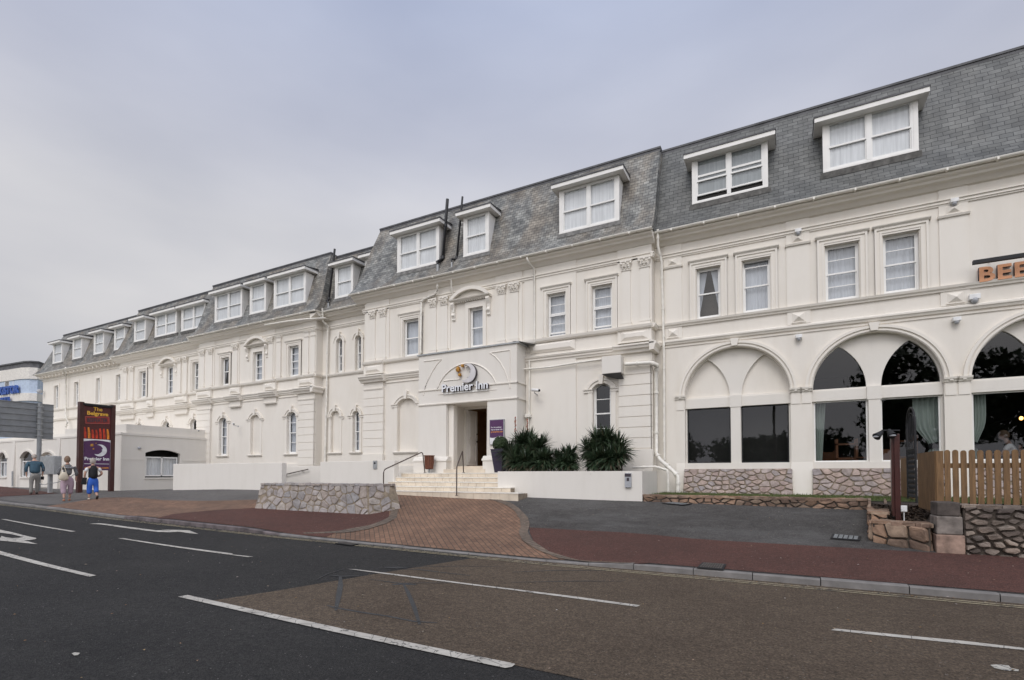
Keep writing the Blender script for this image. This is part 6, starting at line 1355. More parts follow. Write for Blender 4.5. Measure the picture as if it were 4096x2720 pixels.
# red timber post with two black floodlights
rp0 = GP(3592, 2068); rpY = 11.6; zb_ = ztb-.05; a = on(3592, 2068, rpY); b = on(3588, 1736, rpY)
post = empty('red_post', (a.x, rpY, zb_), 'square dark red post carrying two black floodlights, standing in the bark bed', 'post')
mb = MB(); w_ = .042; mb.box(a.x-w_, a.x+w_, rpY-w_, rpY+w_, a.z-.1, b.z); mb.build('post', 'red_post', post, bevel=.006); mb = MB(); mb.box(a.x-w_-.04, a.x-w_-.002, rpY-.01, rpY+.1, a.z+.02, b.z-.04); mb.build('side_plank', 'red_post', post)
def flood(px, py, dx, nm):
    p = on(px, py, rpY-.05); e = post; mb = MB(); d = Vector((dx, -.45, -.55)).normalized(); mb.tube([p-d*.05, p+d*.02, p+d*.1], .05, 10, taper=[.035, .05, .075]); h_ = mb.build('floodlight', 'black_iron', e); q = MB(); q.ell(tuple(p+d*.095), (.06, .06, .02), 10, 6); q.build('lens', 'grey_plastic', h_)
flood(3520, 1735, -.6, ''); flood(3560, 1728, .2, '')
mb = MB(); mb.tube([on(3525, 1722, rpY-.03), on(3600, 1722, rpY-.03)], .015, 6); mb.build('lamp_arm', 'black_iron', post)
p = on(3615, 2034, rpY-.05); mb = MB(); mb.box(p.x-.045, p.x+.045, rpY-.09, rpY-.04, p.z-.055, p.z+.055); mb.box(p.x-.008, p.x+.008, rpY-.07, rpY-.06, p.z-.3, p.z-.05); tag(mb.build('socket_box', 'plastic_white', None, bevel=.006), 'small white socket box on a peg beside the red post', 'socket')
# grass strip at the foot of the restaurant
gs = MB(); gs.add([(-3.4, 14.26, 1.0), (e1.x+.2, e1.y+.25, 1.0), (13, e1.y+.25, 1.0), (13, 16.6, 1.03), (-3.4, 16.6, 1.03)], [(0, 1, 2, 3, 4)]); o = gs.build('grass_strip', 'lawn', fix=False); o['kind'] = 'structure'
gr = MB(); rr = random.Random(9)
for _ in range(26000):
    x = rr.uniform(-3.35, 9); y = rr.uniform(13.75, 16.4); yl = 14.27+(e1.y-14.02)*(x+3.4)/(e1.x+3.4)
    if y < yl or (y > 16.2 and rr.random() < .5): continue
    z = 1.0+.01; a = rr.uniform(0, 6.3); h_ = rr.uniform(.025, .075)*(1.6 if rr.random() < .05 else 1); dx_, dy_ = math.cos(a)*.006, math.sin(a)*.006; lx, ly = rr.uniform(-.03, .03), rr.uniform(-.03, .03); gr.add([(x-dx_, y-dy_, z), (x+dx_, y+dy_, z), (x+lx, y+ly, z+h_)], [(0, 1, 2)])
tag(gr.build('grass', 'grass_blade', fix=False), 'thin green grass growing between the edging stones and the building', 'grass', kind='stuff')
# ------------------------------------------------------------------ single storey annexe on the left
an = empty('annexe_building', (-34, 12.75, .7), 'single storey white annexe with flat parapets built out below the left wings', 'building'); AX, AY = -27.85, 12.75
mb = MB(); fw = [(-43.0, -42.1), (-41.4, -40.4), (-38.85, -37.6)]; 
wall(mb, AY, rect(-60, AX, -.2, 3.57), [arched(a-.05, b+.05, 1.45, 2.55, .35, 10) for a, b in ((-41.9, -40.85), (-38.85, -37.2))]+[arched(-36.4, -34.55, 1.0, 2.45, .35, 10)], .14); 
wall(mb, 0, rect(AY, 17.4, -.2, 3.55), [arched(13.8, 15.45, 1.43, 2.66, .17, 12)], .2, flip=AX)
mb.quad((-60, AY, 3.57), (AX, AY, 3.56), (AX, 17.4, 3.56), (-60, 17.7, 3.57)); mb.quad((-60, AY, -.2), (-60, 17.7, -.2), (-60, 17.7, 3.57), (-60, AY, 3.57)); mb.build('wall', 'stucco_white', an, fix=False)
ub = MB(); ub.box(-34.2, AX-.12, AY+.25, 17.4, 3.5, 4.02); ub.box(-60, -34.2, AY+1.2, 17.7, 3.5, 3.95); ub.build('upper_parapet', 'stucco_white', an)
tm = MB(); tm.box(-60, AX+.03, AY-.03, AY+.02, 3.50, 3.60); tm.box(AX-.02, AX+.03, AY+.021, 17.4, 3.48, 3.585); tm.box(-60, AX+.025, AY-.025, AY+.02, .4, .75); tm.box(AX-.01, AX+.02, AY+.03, 13.7, 2.3, 2.33); tm.box(AX-.01, AX+.02, 15.55, 17.4, 2.3, 2.33)
for xx in (-45.5, -39.8, -36.9, -34.2): tm.add([(xx-.28, AY-.16, .4), (xx+.28, AY-.16, .4), (xx+.2, AY-.03, 3.5), (xx-.2, AY-.03, 3.5), (xx-.28, AY, .4), (xx+.28, AY, .4), (xx+.2, AY, 3.5), (xx-.2, AY, 3.5)], [(0, 1, 2, 3), (0, 3, 7, 4), (1, 5, 6, 2)])
for a, b in ((-41.9, -40.85), (-38.85, -37.2), (-36.4, -34.55)): o_ = arcpts(a-.2, b+.2, 2.55 if a < -36.5 else 2.45, .46, 12); i_ = arcpts(a-.03, b+.03, 2.55 if a < -36.5 else 2.45, .36, 12); ring(tm, o_, i_, AY-.06, AY+.02); tm.box(a-.1, b+.1, AY-.06, AY+.1, 1.36 if a < -36.5 else .9, 1.45 if a < -36.5 else 1.0)
tm.build('plaster_trim', 'stucco_white', an)
bp_ = MB(); bp_.box(-36.5, -34.4, AY+.12, AY+.15, .9, 2.9); bp_.build('blind_panel', 'stucco_white', an)
for a, b in ((-41.9, -40.85), (-38.85, -37.2)):
    fr = MB(); frame_rect(fr, a, b, 1.45, 2.36, .06, AY+.07, AY+.12); fr.box((a+b)/2-.03, (a+b)/2+.03, AY+.07, AY+.12, 1.5, 2.3); f_ = fr.build('window', 'upvc', an); g = MB(); g.quad((a, AY+.11, 1.45), (b, AY+.11, 1.45), (b, AY+.11, 2.95), (a, AY+.11, 2.95)); g.build('glass', 'glass', f_, fix=False)
    curtain(a+.03, b-.03, 1.48, 2.32, AY+.18, f_, 'net_curtain'); room_back(a, b, 1.4, 2.95, AY+.13, f_, mat='dark_room', deep=.8)
# window in the annexe side wall: white two light frame under a dark segmental head
fr = MB(); X0 = AX-.16
def sbox(mb, y0, y1, z0, z1, d0_, d1_): mb.box(AX-d1_, AX-d0_, y0, y1, z0, z1)
for (a, b, c, d) in ((13.85, 13.91, 1.5, 2.48), (15.31, 15.37, 1.5, 2.48), (14.58, 14.64, 1.5, 2.48), (13.91, 15.31, 2.42, 2.48), (13.91, 15.31, 1.5, 1.56)): sbox(fr, a, b, c, d, .1, .16)
f_ = fr.build('window', 'upvc', an); g = MB(); g.quad((AX-.15, 13.87, 1.5), (AX-.15, 15.35, 1.5), (AX-.15, 15.35, 2.46), (AX-.15, 13.87, 2.46)); g.build('glass', 'glass', f_, fix=False)
c_ = MB(); n = 60
c_.add([(AX-.26+.015*math.sin(k*1.1), 13.87+1.48*k/n, z) for z in (1.5, 2.46) for k in range(n+1)], [(k, k+1, k+n+2, k+n+1) for k in range(n)], smooth=True); c_.build('curtain', 'net_pale', f_, fix=False)
b_ = MB(); b_.box(AX-.9, AX-.85, 13.7, 15.6, 1.3, 3.0); b_.box(AX-.9, AX-.2, 13.7, 13.78, 1.3, 3); b_.box(AX-.9, AX-.2, 15.5, 15.6, 1.3, 3); b_.box(AX-.9, AX-.2, 13.7, 15.6, 3.0, 3.05); b_.build('room_back', 'dark_room', f_)
sl_ = MB(); sbox(sl_, 13.75, 15.5, 1.36, 1.44, -.05, .12); sl_.build('sill', 'stucco_white', f_)
for px, py, lab in ((517, 1792, 'small round lamp on the annexe side wall left of its window'), (166, 1775, 'small square wall lamp above the annexe blank arch')):
    p = on(px, py, 13.3 if px > 300 else AY); pos = Vector((AX+.05, on(px, py, 13.5).y, p.z)) if px > 300 else Vector((p.x, AY-.05, p.z)); e = empty('wall_lamp', tuple(pos), lab, 'lamp'); mb = MB(); mb.ell(tuple(pos), (.07, .07, .07)); mb.build('lamp_body', 'grey_plastic', e)
    mb = MB(); mb.box(pos.x-.05, pos.x+.03, pos.y-.02, pos.y+.06, pos.z-.03, pos.z+.03); mb.build('bracket', 'galv', e)
mb = MB(); mb.tube([at(50, 1885, 12.5), at(50, 1945, 12.5)], .045, 8); tag(mb.build('pipe_stub', 'galv'), 'short grey pipe standing against the annexe wall at the far left', 'pipe')
# ------------------------------------------------------------------ pylon sign
SX = -27.25; sy0, sy1 = 10.83, 12.2; zg = gz(SX, 11.4); s_top = on(311, 1607, sy0).z
SX = on(311, 1800, sy0).x
py = empty('pylon_sign', (SX, 11.5, zg), 'tall dark red roadside sign with flames panel above a purple moon panel', 'sign'); zb_ = zg-.05; k = s_top
mb = MB(); mb.box(SX-.12, SX+.10, sy0, sy0+.17, zb_, k); mb.build('post', 'red_post', py, bevel=.01); mb = MB(); mb.box(SX-.12, SX+.10, sy1-.17, sy1, zb_, k); mb.build('post', 'red_post', py, bevel=.01)
H_ = k-zg; F_ = lambda t: k-H_*t                # t = fraction down from the top
mb = MB(); mb.box(SX-.05, SX+.06, sy0+.171, sy1-.171, F_(.405), F_(.03)); up_ = mb.build('upper_board', 'sign_dark', py)
mb = MB(); mb.box(SX-.05, SX+.07, sy0+.171, sy1-.171, F_(.755), F_(.41)); lw_ = mb.build('lower_board', 'plastic_white', py)
mb = MB(); mb.box(SX-.06, SX+.14, sy0+.12, sy1-.12, F_(.03), F_(.012)); mb.tube([(SX+.11, sy0+.2, F_(.035)), (SX+.11, sy1-.2, F_(.035))], .025, 8); mb.build('top_lamp', 'black_iron', py)
UX = (0, 1, 0); UZ = (0, 0, 1); wy0 = sy0+.18; wyw = sy1-sy0-.36
# on this face +y reads left to right, outward is +x
def stext(s, t, w_, mt_, h=None, off=None, xo=.064, bold=.02, up=UZ, par=py): 
    o = (wyw-w_)/2 if off is None else off; return text(s, 'lettering', mt_, (SX+xo, wy0+o, F_(t)), UX, up, w_, par, depth=.006, bold=bold, height=h)
stext('The', .085, .34, 'yellow_text', .16); stext('Belgrave', .135, .80, 'yellow_text', .16, bold=.03)
an_ = R(4); ur = (0, math.cos(an_), math.sin(an_)); uzr = (0, -math.sin(an_), math.cos(an_))
mb = MB(); O_ = Vector((SX+.061, wy0+.06, F_(.235))); U_ = Vector(ur); V_ = Vector(uzr); ww, hh = .90, .30
fr4 = [O_, O_+U_*ww, O_+U_*ww+V_*hh, O_+V_*hh]; 
for a, b in zip(fr4, fr4[1:]+fr4[:1]): mb.tube([a, b], .016, 4)
mb.build('stamp_frame', 'sign_face_red', py); mb = MB(); mb.add([p+Vector((.002, 0, 0)) for p in fr4], [(0, 1, 2, 3)]); mb.build('stamp_panel', 'stamp_fill' if 'stamp_fill' in MATS else plain('stamp_fill', (.28, .025, .02), .5), py, fix=False)
text('BEEFEATER', 'lettering', 'letter_edge', O_+U_*.06+V_*.06+Vector((.004, 0, 0)), ur, uzr, .78, py, depth=.008, bold=.03, height=.18)
rr = random.Random(2)
for kf in range(7):
    c = wy0+.05+kf*(wyw-.1)/6.3; h_ = .50*rr.uniform(.8, 1.0); wf = .055; lean = .03
    mb = MB(); pts = [(c-wf*.7, 0), (c+wf, 0), (c+wf*.8+.0, h_*.5), (c+wf*.5-lean, h_), (c-wf*.6-lean, h_*.96), (c-wf*.9, h_*.5)]; n = len(pts); mb.add([(SX+.066, p[0], F_(.40)+p[1]) for p in pts], [tuple(range(n))]); mb.build('flame', ('flame_orange' if kf in (1, 6) else 'flame_red'), py, fix=False)
# purple field with a curved top
n = 14; mb = MB(); pts = [(wy0+.0, F_(.755)), (wy0+wyw, F_(.755))]+[(wy0+wyw*(1-i/n), F_(.435)+.07*math.sin(math.pi*i/n)-.0) for i in range(n+1)]; mb.add([(SX+.074, p[0], p[1]) for p in pts], [tuple(range(len(pts)))]); mb.build('purple_field', 'purple', py, fix=False)
plain('moon_white', (.72, .72, .74), .5)
moon(0, 0, .27, 'moon_white', py, (0, 1, 0), (0, 0, 1), .006, 'letter_edge', Vector((SX+.076, wy0+wyw*.60, F_(.53))))
for a, b, r in ((.30, .475, .085), (.45, .452, .03), (.36, .515, .045)): star(0, 0, r, 0, py, ux=Vector((0, 1, 0)), depth=.006, O=Vector((SX+.078, wy0+wyw*a, F_(b))))
stext('Premier Inn', .642, .93, 'white_text', .14, xo=.078, bold=.025); stext('premierinn.com', .735, .90, 'orange_text', .085, xo=.078)
mb = MB(); mb.box(SX+.074, SX+.079, wy0+.03, wy0+wyw-.03, F_(.685), F_(.68)); mb.build('rule', 'white_text', py)
# ------------------------------------------------------------------ back of a big road sign, cabinet and chain at the left
BX = -31.2; r_l, r_r = on(-160, 1600, 1).x, 0
yr_ = BX/(-2.739); yl_ = 8.6; zt_s = on(208, 1622, yr_).z; zb_s = on(204, 1757, yr_).z
rs = empty('road_sign', (BX, BX/-2.878, gz(BX, 10.8)), 'grey ribbed back of a large road direction sign on a steel pole', 'sign')
mb = MB(); mb.box(BX-.03, BX, yl_, yr_, zb_s, zt_s); mb.build('sign_panel', 'sign_back', rs); mb = MB()
for k in range(7): zz = zb_s+(zt_s-zb_s)*k/6; mb.box(BX-.001, BX+.035, yl_, yr_, zz-.018, zz+.018)
mb.build('ribs', 'sign_back', rs)
yp_ = BX/-2.878; mb = MB(); mb.tube([(BX+.11, yp_, gz(BX, yp_)-.05), (BX+.11, yp_, zt_s+.03)], .09, 14); mb.build('pole', 'sign_back', rs)
mb = MB()
mb.box(BX+.0, BX+.03, yp_-.05, yp_+.05, zb_s+.1, zt_s-.1)
for k in range(6): zz = zb_s+(zt_s-zb_s)*(k+.5)/6; mb.box(BX+.01, BX+.205, yp_-.1, yp_+.1, zz-.02, zz+.02)
mb.build('bracket_strip', 'galv', rs)
cbY = 10.35; a, b = on(177, 1826, cbY), on(230, 1898, cbY); cab = empty('control_cabinet', (a.x+.3, cbY, gz(a.x, cbY)), 'grey metal control cabinet on a single post between the man and the striped woman', 'cabinet')
mb = MB(); mb.box(a.x, b.x, cbY-.14, cbY+.14, b.z, a.z); mb.build('cabinet_box', 'galv', cab, bevel=.02); xm = (a.x+b.x)/2-.02; mb = MB(); mb.box(xm-.09, xm+.09, cbY-.06, cbY+.06, gz(xm, cbY)-.05, b.z); mb.build('post', 'galv', cab)
mb = MB(); mb.box(a.x+.03, b.x-.03, cbY-.146, cbY-.139, b.z+.03, a.z-.03); mb.box(xm-.12, xm+.1, cbY-.152, cbY-.145, b.z+.45, b.z+.62); mb.build('cabinet_door', 'galv', cab); mb = MB(); mb.box(a.x+.25, a.x+.42, cbY-.05, cbY+.05, a.z, a.z+.06); mb.build('lid_knob', 'galv', cab)
ch = MB(); p0_ = Vector((BX+.2, yp_-.05, gz(BX, 10)+.48)); p1_ = Vector((xm, cbY-.07, gz(xm, cbY)+.42)); p2_ = Vector((SX, sy0+.05, gz(SX, sy0)+.95))
for A_, B_, sg_ in ((p0_, p1_, .1), (p1_, p2_, .14)): ch.tube([A_.lerp(B_, t/12)-Vector((0, 0, sg_*4*(t/12)*(1-t/12))) for t in range(13)], .016, 6)
tag(ch.build('chain', 'galv'), 'sagging chain strung between the sign pole, cabinet post and pylon sign', 'chain')
# ------------------------------------------------------------------ blue and cream hotel far to the left
fh = empty('blue_hotel', (-76, 27, .7), 'pale blue and cream art deco hotel beyond the white hotel', 'building')
foot = [(-84, 23.0), (-79, 23.6), (-73.6, 24.0), (-72.6, 24.35), (-72.2, 24.9), (-79.5, 32), (-84, 32)]
mb = MB(); mb.slab(foot, -.3, 13.0); mb.build('wall', 'hotel_blue', fh)
def grow(k): c = Vector((-78.5, 28)); return [tuple(c+(Vector(p)-c)*k) for p in foot]
mb = MB(); mb.slab(grow(1.02), 12.0, 13.25); mb.slab(grow(1.03), 9.6, 10.45); mb.build('cream_band', 'hotel_cream', fh); mb = MB(); mb.slab(grow(.9), 13.26, 13.95); mb.slab(grow(.93), 13.951, 14.1); mb.build('roof_box', 'lead', fh)
def fwin(P0, P1, z0, z1, curtain_=False):
    P0, P1 = Vector((*P0, 0)), Vector((*P1, 0)); U = (P1-P0).normalized(); N = U.cross(Vector((0, 0, 1))); w_ = (P1-P0).length
    f2 = MB()
    for a, b, c, d in ((0, .06, z0, z1), (w_-.06, w_, z0, z1), (w_*.5-.03, w_*.5+.03, z0, z1), (0, w_, z0-.08, z0), (0, w_, z1-.05, z1)): f2.add([P0+U*a+N*.06+Vector((0, 0, c)), P0+U*b+N*.06+Vector((0, 0, c)), P0+U*b+N*.06+Vector((0, 0, d)), P0+U*a+N*.06+Vector((0, 0, d)), P0+U*a+Vector((0, 0, c)), P0+U*b+Vector((0, 0, c)), P0+U*b+Vector((0, 0, d)), P0+U*a+Vector((0, 0, d))], [(0, 1, 2, 3), (0, 4, 5, 1), (3, 2, 6, 7), (0, 3, 7, 4), (1, 5, 6, 2)])
    f3 = f2.build('window', 'upvc', fh); g = MB(); g.add([P0+N*.03+Vector((0, 0, z0)), P0+U*w_+N*.03+Vector((0, 0, z0)), P0+U*w_+N*.03+Vector((0, 0, z1)), P0+N*.03+Vector((0, 0, z1))], [(0, 1, 2, 3)]); g.build('pane', 'shelf_dark' if not curtain_ else 'net_flat', f3, fix=False)
plain('shelf_dark', (.03, .03, .035), .2); plain('net_flat', (.22, .21, .20), .8, var=.5, scale=3)
fwin((-77.0, 23.77), (-75.2, 23.92), 10.75, 12.0, True); fwin((-77.0, 23.77), (-75.4, 23.9), 8.2, 9.3, True)
dgo = Vector((-1, 1.03)).normalized()
def onface(t): return (-72.2+dgo.x*t*1.0, 24.9+dgo.y*t)
fwin(onface(2.3), onface(.6), 10.75, 12.0); fwin(onface(2.6), onface(.6), 8.2, 9.3)
text('KISTOR', 'lettering', 'blue_text', (-77.5, 23.52, 10.5), (1, .075, 0), (0, 0, 1), 4.1, fh, depth=.12, bold=.05, height=.85); text('HOTEL', 'lettering', 'blue_text', (-76.9, 23.42, 9.62), (1, .075, 0), (0, 0, 1), 2.1, fh, depth=.1, bold=.04, height=.5)
nb = empty('brick_house', (-95, 26, .7), 'dark roofed brick house at the very left edge behind the blue hotel', 'house'); mb = MB(); mb.box(-102, -86.5, 26, 36, -.3, 11.5); mb.build('wall', plain('house_brick', (.14, .08, .06), .9), nb); mb = MB(); mb.add([(-103, 25.5, 11.5), (-86, 25.5, 11.5), (-86, 36.5, 11.5), (-103, 36.5, 11.5), (-100, 31, 15.5), (-89, 31, 15.5)], [(0, 1, 5, 4), (1, 2, 5), (2, 3, 4, 5), (3, 0, 4)]); mb.build('roof', 'lead', nb)
mb = MB(); mb.box(-87.4, -86.45, 25.98, 26.0, 8.5, 10); mb.build('window', 'upvc', nb)
# ------------------------------------------------------------------ park side behind the camera: trees and a street lamp, mirrored in the panes
def tree(x, y, h, r, seed, label):
    rr = random.Random(seed); e = empty('park_tree', (x, y, .08), label, 'tree', 'park trees across the road'); tk = MB(); cr = MB()
    tk.tube([(x, y, 0), (x+.1, y, h*.3), (x+rr.uniform(-.3, .3), y, h*.6)], .2, 8, taper=[.3, .2, .12])
    for k in range(5): a = rr.uniform(0, 6.3); tk.tube([(x, y, h*.35+k*.3), (x+math.cos(a)*r*.7, y+math.sin(a)*r*.7, h*.55+k*.4)], .06, 5, taper=[.09, .03])
    for _ in range(26):
        a = rr.uniform(0, 6.3); d = r*rr.random()**.6; z = h*rr.uniform(.35, .92); k = r*(1-.55*abs(z/h-.6))*.42; leafball(cr, (x+math.cos(a)*d*.85, y+math.sin(a)*d*.85, z), k*rr.uniform(.7, 1.2), 130, .42, rr, .8, .2)
    tk.build('trunk', 'bark', e); cr.build('crown', 'tree_leaf', e, fix=False)
for i, (x, y, h, r, lab) in enumerate(((-21, -22, 6.5, 3.6, 'broad park tree across the road opposite the left wing'), (-12, -26, 5.6, 4.2, 'park tree across the road opposite the porch'), (-3.5, -26, 5.4, 4.2, 'low rounded park tree across the road opposite the planter'), (3.0, -27, 5.6, 4.4, 'park tree across the road opposite the middle arch'), (9.5, -15, 12, 4.2, 'tall conifer like tree across the road opposite the third arch'), (17, -19, 11, 4.5, 'large park tree across the road beyond the right edge'))): tree(x, y, h, r, 50+i, lab)
sl_ = empty('street_lamp', (-.6, -8.2, .1), 'street lamp on the far pavement opposite the first arch', 'street lamp'); mb = MB(); mb.tube([(-.6, -8.2, .05), (-.6, -8.2, 6.5), (-.6, -7.6, 7.0), (-.6, -6.6, 7.1)], .08, 8); mb.build('column', 'dark_steel', sl_); mb = MB(); mb.box(-.72, -.48, -6.9, -6.1, 7.04, 7.18); mb.build('lantern', 'grey_plastic', sl_, bevel=.03)
# ------------------------------------------------------------------ people
def skin(name, chains, mat, parent, M, sub=1, root=0):
    """chains of (point, radius); joints that share a point are one vertex; M maps local figure space to the world"""
    bm = bmesh.new(); lay = bm.verts.layers.skin.verify(); key = {}
    def V(p, r):
        k = tuple(round(c, 4) for c in p)
        if k not in key: v = bm.verts.new(M @ Vector(p)-ORG[parent]); key[k] = v; r_ = r if isinstance(r, tuple) else (r, r); v[lay].radius = r_
        return key[k]
    first = None
    for ch in chains:
        prev = None
        for p, r in ch:
            v = V(p, r)
            if first is None: first = v; v[lay].use_root = True
            if prev is not None and v is not prev and not bm.edges.get((prev, v)): bm.edges.new((prev, v))
            prev = v
    me = bpy.data.meshes.new(name); bm.to_mesh(me); bm.free(); o = bpy.data.objects.new(name, me); COL.objects.link(o); o.parent = parent
    s = o.modifiers.new('skin', 'SKIN'); s.use_smooth_shade = True; s.use_x_symmetry = False; s2 = o.modifiers.new('sub', 'SUBSURF'); s2.levels = sub; s2.render_levels = sub
    me.materials.append(MATS[mat]); ORG[o] = ORG[parent]; return o
def hand_chains(w_, d, side, thumb_dir, curl):
    """palm and five separate bent fingers from wrist w_ along direction d; side = across the palm"""
    w_, d, side = Vector(w_), Vector(d).normalized(), Vector(side).normalized(); n = d.cross(side).normalized(); out = []
    palm = w_+d*.05; out.append([(tuple(w_), .026), (tuple(palm), (.034, .02))])
    for i, (o_, L) in enumerate(((-.027, .060), (-.009, .072), (.009, .068), (.027, .052))):
        k = palm+side*o_+d*.035; a = k+(d*math.cos(curl)+n*math.sin(curl))*L*.5; b = a+(d*math.cos(curl*2)+n*math.sin(curl*2))*L*.5; out.append([(tuple(palm), (.034, .02)), (tuple(k), .0105), (tuple(a), .0092), (tuple(b), .008)])
    t0 = w_+d*.025+side*thumb_dir*.026; t1 = t0+(d*.6+side*thumb_dir*.7+n*.3).normalized()*.035; t2 = t1+(d*.9+n*.4).normalized()*.028; out.append([(tuple(w_), .026), (tuple(t0), .013), (tuple(t1), .011), (tuple(t2), .009)])
    return out
def head(parent, M, c, tilt, hair, bald=False, s=1.0):
    """head with nose, ears, eyes and hair; figure faces local +y, so the back of the head is at -y"""
    mb = MB(); nu, nv = 22, 16; vs = []
    for i in range(nv+1):
        th = math.pi*i/nv
        for k in range(nu):
            a = 2*math.pi*k/nu; x, y, z = math.sin(th)*math.cos(a), math.sin(th)*math.sin(a), math.cos(th)
            rx = .076*(1-.22*max(0, -z)); ry = .098*(1-.12*max(0, -z)); f = math.exp(-((x/.22)**2)-(((z+.12)/.25)**2))*(1 if y > 0 else 0); brow = math.exp(-((z-.22)/.12)**2)*(.05 if y > 0 else 0); eye = -.07*math.exp(-(((abs(x)-.38)/.16)**2)-(((z-.06)/.12)**2))*(1 if y > 0 else 0)
            chin = .10*math.exp(-(((z+.78)/.18)**2)-((x/.4)**2))*(1 if y > 0 else 0)
            vs.append(Vector((x*rx, y*ry*(1+brow+eye+chin)+f*.022, z*.125)))
    fs = [(i*nu+k, (i+1)*nu+k, (i+1)*nu+(k+1) % nu, i*nu+(k+1) % nu) for i in range(nv) for k in range(nu)]
    T = M @ Matrix.Translation(Vector(c)) @ Matrix.Rotation(tilt, 4, 'X') @ Matrix.Scale(s, 4)
    mb.add([T @ v for v in vs], fs, smooth=True)
    for sx_ in (-1, 1):
        e = [T @ Vector((sx_*.077+sx_*.006*math.cos(t), -.005+.014*math.cos(t), .002+.03*math.sin(t))) for t in [2*math.pi*k/10 for k in range(10)]]; e2 = [T @ Vector((sx_*.088, -.014+.017*math.cos(t), .004+.033*math.sin(t))) for t in [2*math.pi*k/10 for k in range(10)]]
        mb.add(e+e2, [(k, (k+1) % 10, (k+1) % 10+10, k+10) for k in range(10)]+[tuple(range(10, 20))], smooth=True)
    h = mb.build('head', 'skin', parent)
    ey = MB()
    for sx_ in (-1, 1): p = T @ Vector((sx_*.029, .086, .01)); ey.ell(tuple(p), (.011, .011, .009), 8, 6)
    ey.build('eyes', 'white_cloth', h); mo = MB(); mo.tube([T @ Vector((-.022, .088, -.058)), T @ Vector((0, .094, -.06)), T @ Vector((.022, .088, -.058))], .005*s, 5); mo.build('mouth', 'sign_face_red', h)
    hb = MB(); rr = random.Random(int(c[2]*1000)); vs = []; keep = []
    for i in range(nv+1):
        th = math.pi*i/nv
        for k in range(nu):
            a = 2*math.pi*k/nu; x, y, z = math.sin(th)*math.cos(a), math.sin(th)*math.sin(a), math.cos(th); q = 1+(.14 if not bald else .045)+rr.uniform(-.03, .03)
            vs.append(T @ Vector((x*.078*q*(1.04), y*.100*q-.006, max(z, -.72)*.125*q+.004)))
    fs = []
    for i in range(nv):
        for k in range(nu):
            a = 2*math.pi*(k+.5)/nu; y = math.sin(math.pi*(i+.5)/nv)*math.sin(a); z = math.cos(math.pi*(i+.5)/nv)
            lim = -.62 if y < .1 else (.35 if y > .45 else -.1+.9*y)
            if bald and (z > .62 or (y > .1)): continue
            if z > lim: fs.append((i*nu+k, (i+1)*nu+k, (i+1)*nu+(k+1) % nu, i*nu+(k+1) % nu))
    hb.add(vs, fs, smooth=True)
    o = hb.build('hair', hair, h, fix=False); return h
def person(px, foot_y, head_y, face_az, label, build):
    g = GP(px, foot_y); k = (on(px, head_y, g.y).z-g.z); e = empty('person', tuple(g), label, 'person')
    M = Matrix.Translation(g) @ Matrix.Rotation(face_az, 4, 'Z'); build(e, M, k); return g, M, k
def hip_torso(hz, sz, hw, sw, lean=0, dep=1):
    """torso shell chains from the pelvis up to the shoulders"""
    y = lambda z: lean*(z-hz)
    return [((0, 0, hz), (hw, .12*dep)), ((0, y(hz+.14)*1, hz+.14), (hw*.93, .125*dep)), ((0, y(hz+.30), hz+.30), (hw*1.0, .13*dep)), ((0, y(sz-.06), sz-.06), (sw*.92, .115*dep)), ((0, y(sz), sz), (sw*.55, .085))]
def man(e, M, k):
    s = k/1.74; S = M @ Matrix.Scale(s, 4); P = lambda *a: a
    # legs apart in a slow step, back bent, head down
    skin('body', [[(P(0, .17, 1.38), .06), (P(0, .21, 1.46), .055), (P(0, .25, 1.53), .05)], [(P(0, .17, 1.38), .06), (P(-.2, .12, 1.36), .045), (P(-.27, .04, 1.1), .042), (P(-.25, .1, .86), .032)], [(P(0, .17, 1.38), .06), (P(.2, .12, 1.36), .045), (P(.27, .06, 1.1), .042), (P(.26, .16, .88), .032)]]+hand_chains((.26, .16, .88), (.02, .15, -1), (0, 1, 0), 1, .5)+hand_chains((-.25, .1, .86), (0, .15, -1), (0, 1, 0), 1, .4), 'skin', e, S)
    skin('trousers', [[(P(0, .0, .93), (.155, .12)), (P(0, .0, .84), (.165, .13))], [(P(0, .0, .84), (.165, .13)), (P(-.10, .0, .70), .098), (P(-.11, -.02, .46), .072), (P(-.12, -.08, .12), .062), (P(-.12, -.08, .07), .066)], [(P(0, .0, .84), (.165, .13)), (P(.09, .02, .70), .098), (P(.09, .07, .46), .074), (P(.08, .07, .12), .064), (P(.08, .07, .07), .068)]], 'trouser_grey', e, S)
    skin('shirt', [[(P(0, .0, .88), (.18, .135)), (P(0, .03, 1.02), (.185, .14)), (P(0, .09, 1.2), (.19, .15)), (P(0, .15, 1.35), (.16, .12)), (P(0, .19, 1.42), (.09, .075))], [(P(0, .15, 1.35), (.16, .12)), (P(-.2, .13, 1.34), .072), (P(-.275, .05, 1.12), .062), (P(-.26, .09, .93), .052)], [(P(0, .15, 1.35), (.16, .12)), (P(.2, .13, 1.34), .072), (P(.275, .07, 1.12), .062), (P(.265, .14, .95), .052)]], 'shirt_blue', e, S)
    head(e, S, (0, .27, 1.60), R(-22), 'hair_grey', bald=True)
    for x, y in ((-.12, -.08), (.08, .07)): skin('shoe', [[(P(x, y-.06, .05), (.042, .042)), (P(x, y+.04, .05), (.046, .04)), (P(x, y+.17, .035), (.042, .03))]], 'shoe_dark', e, S)
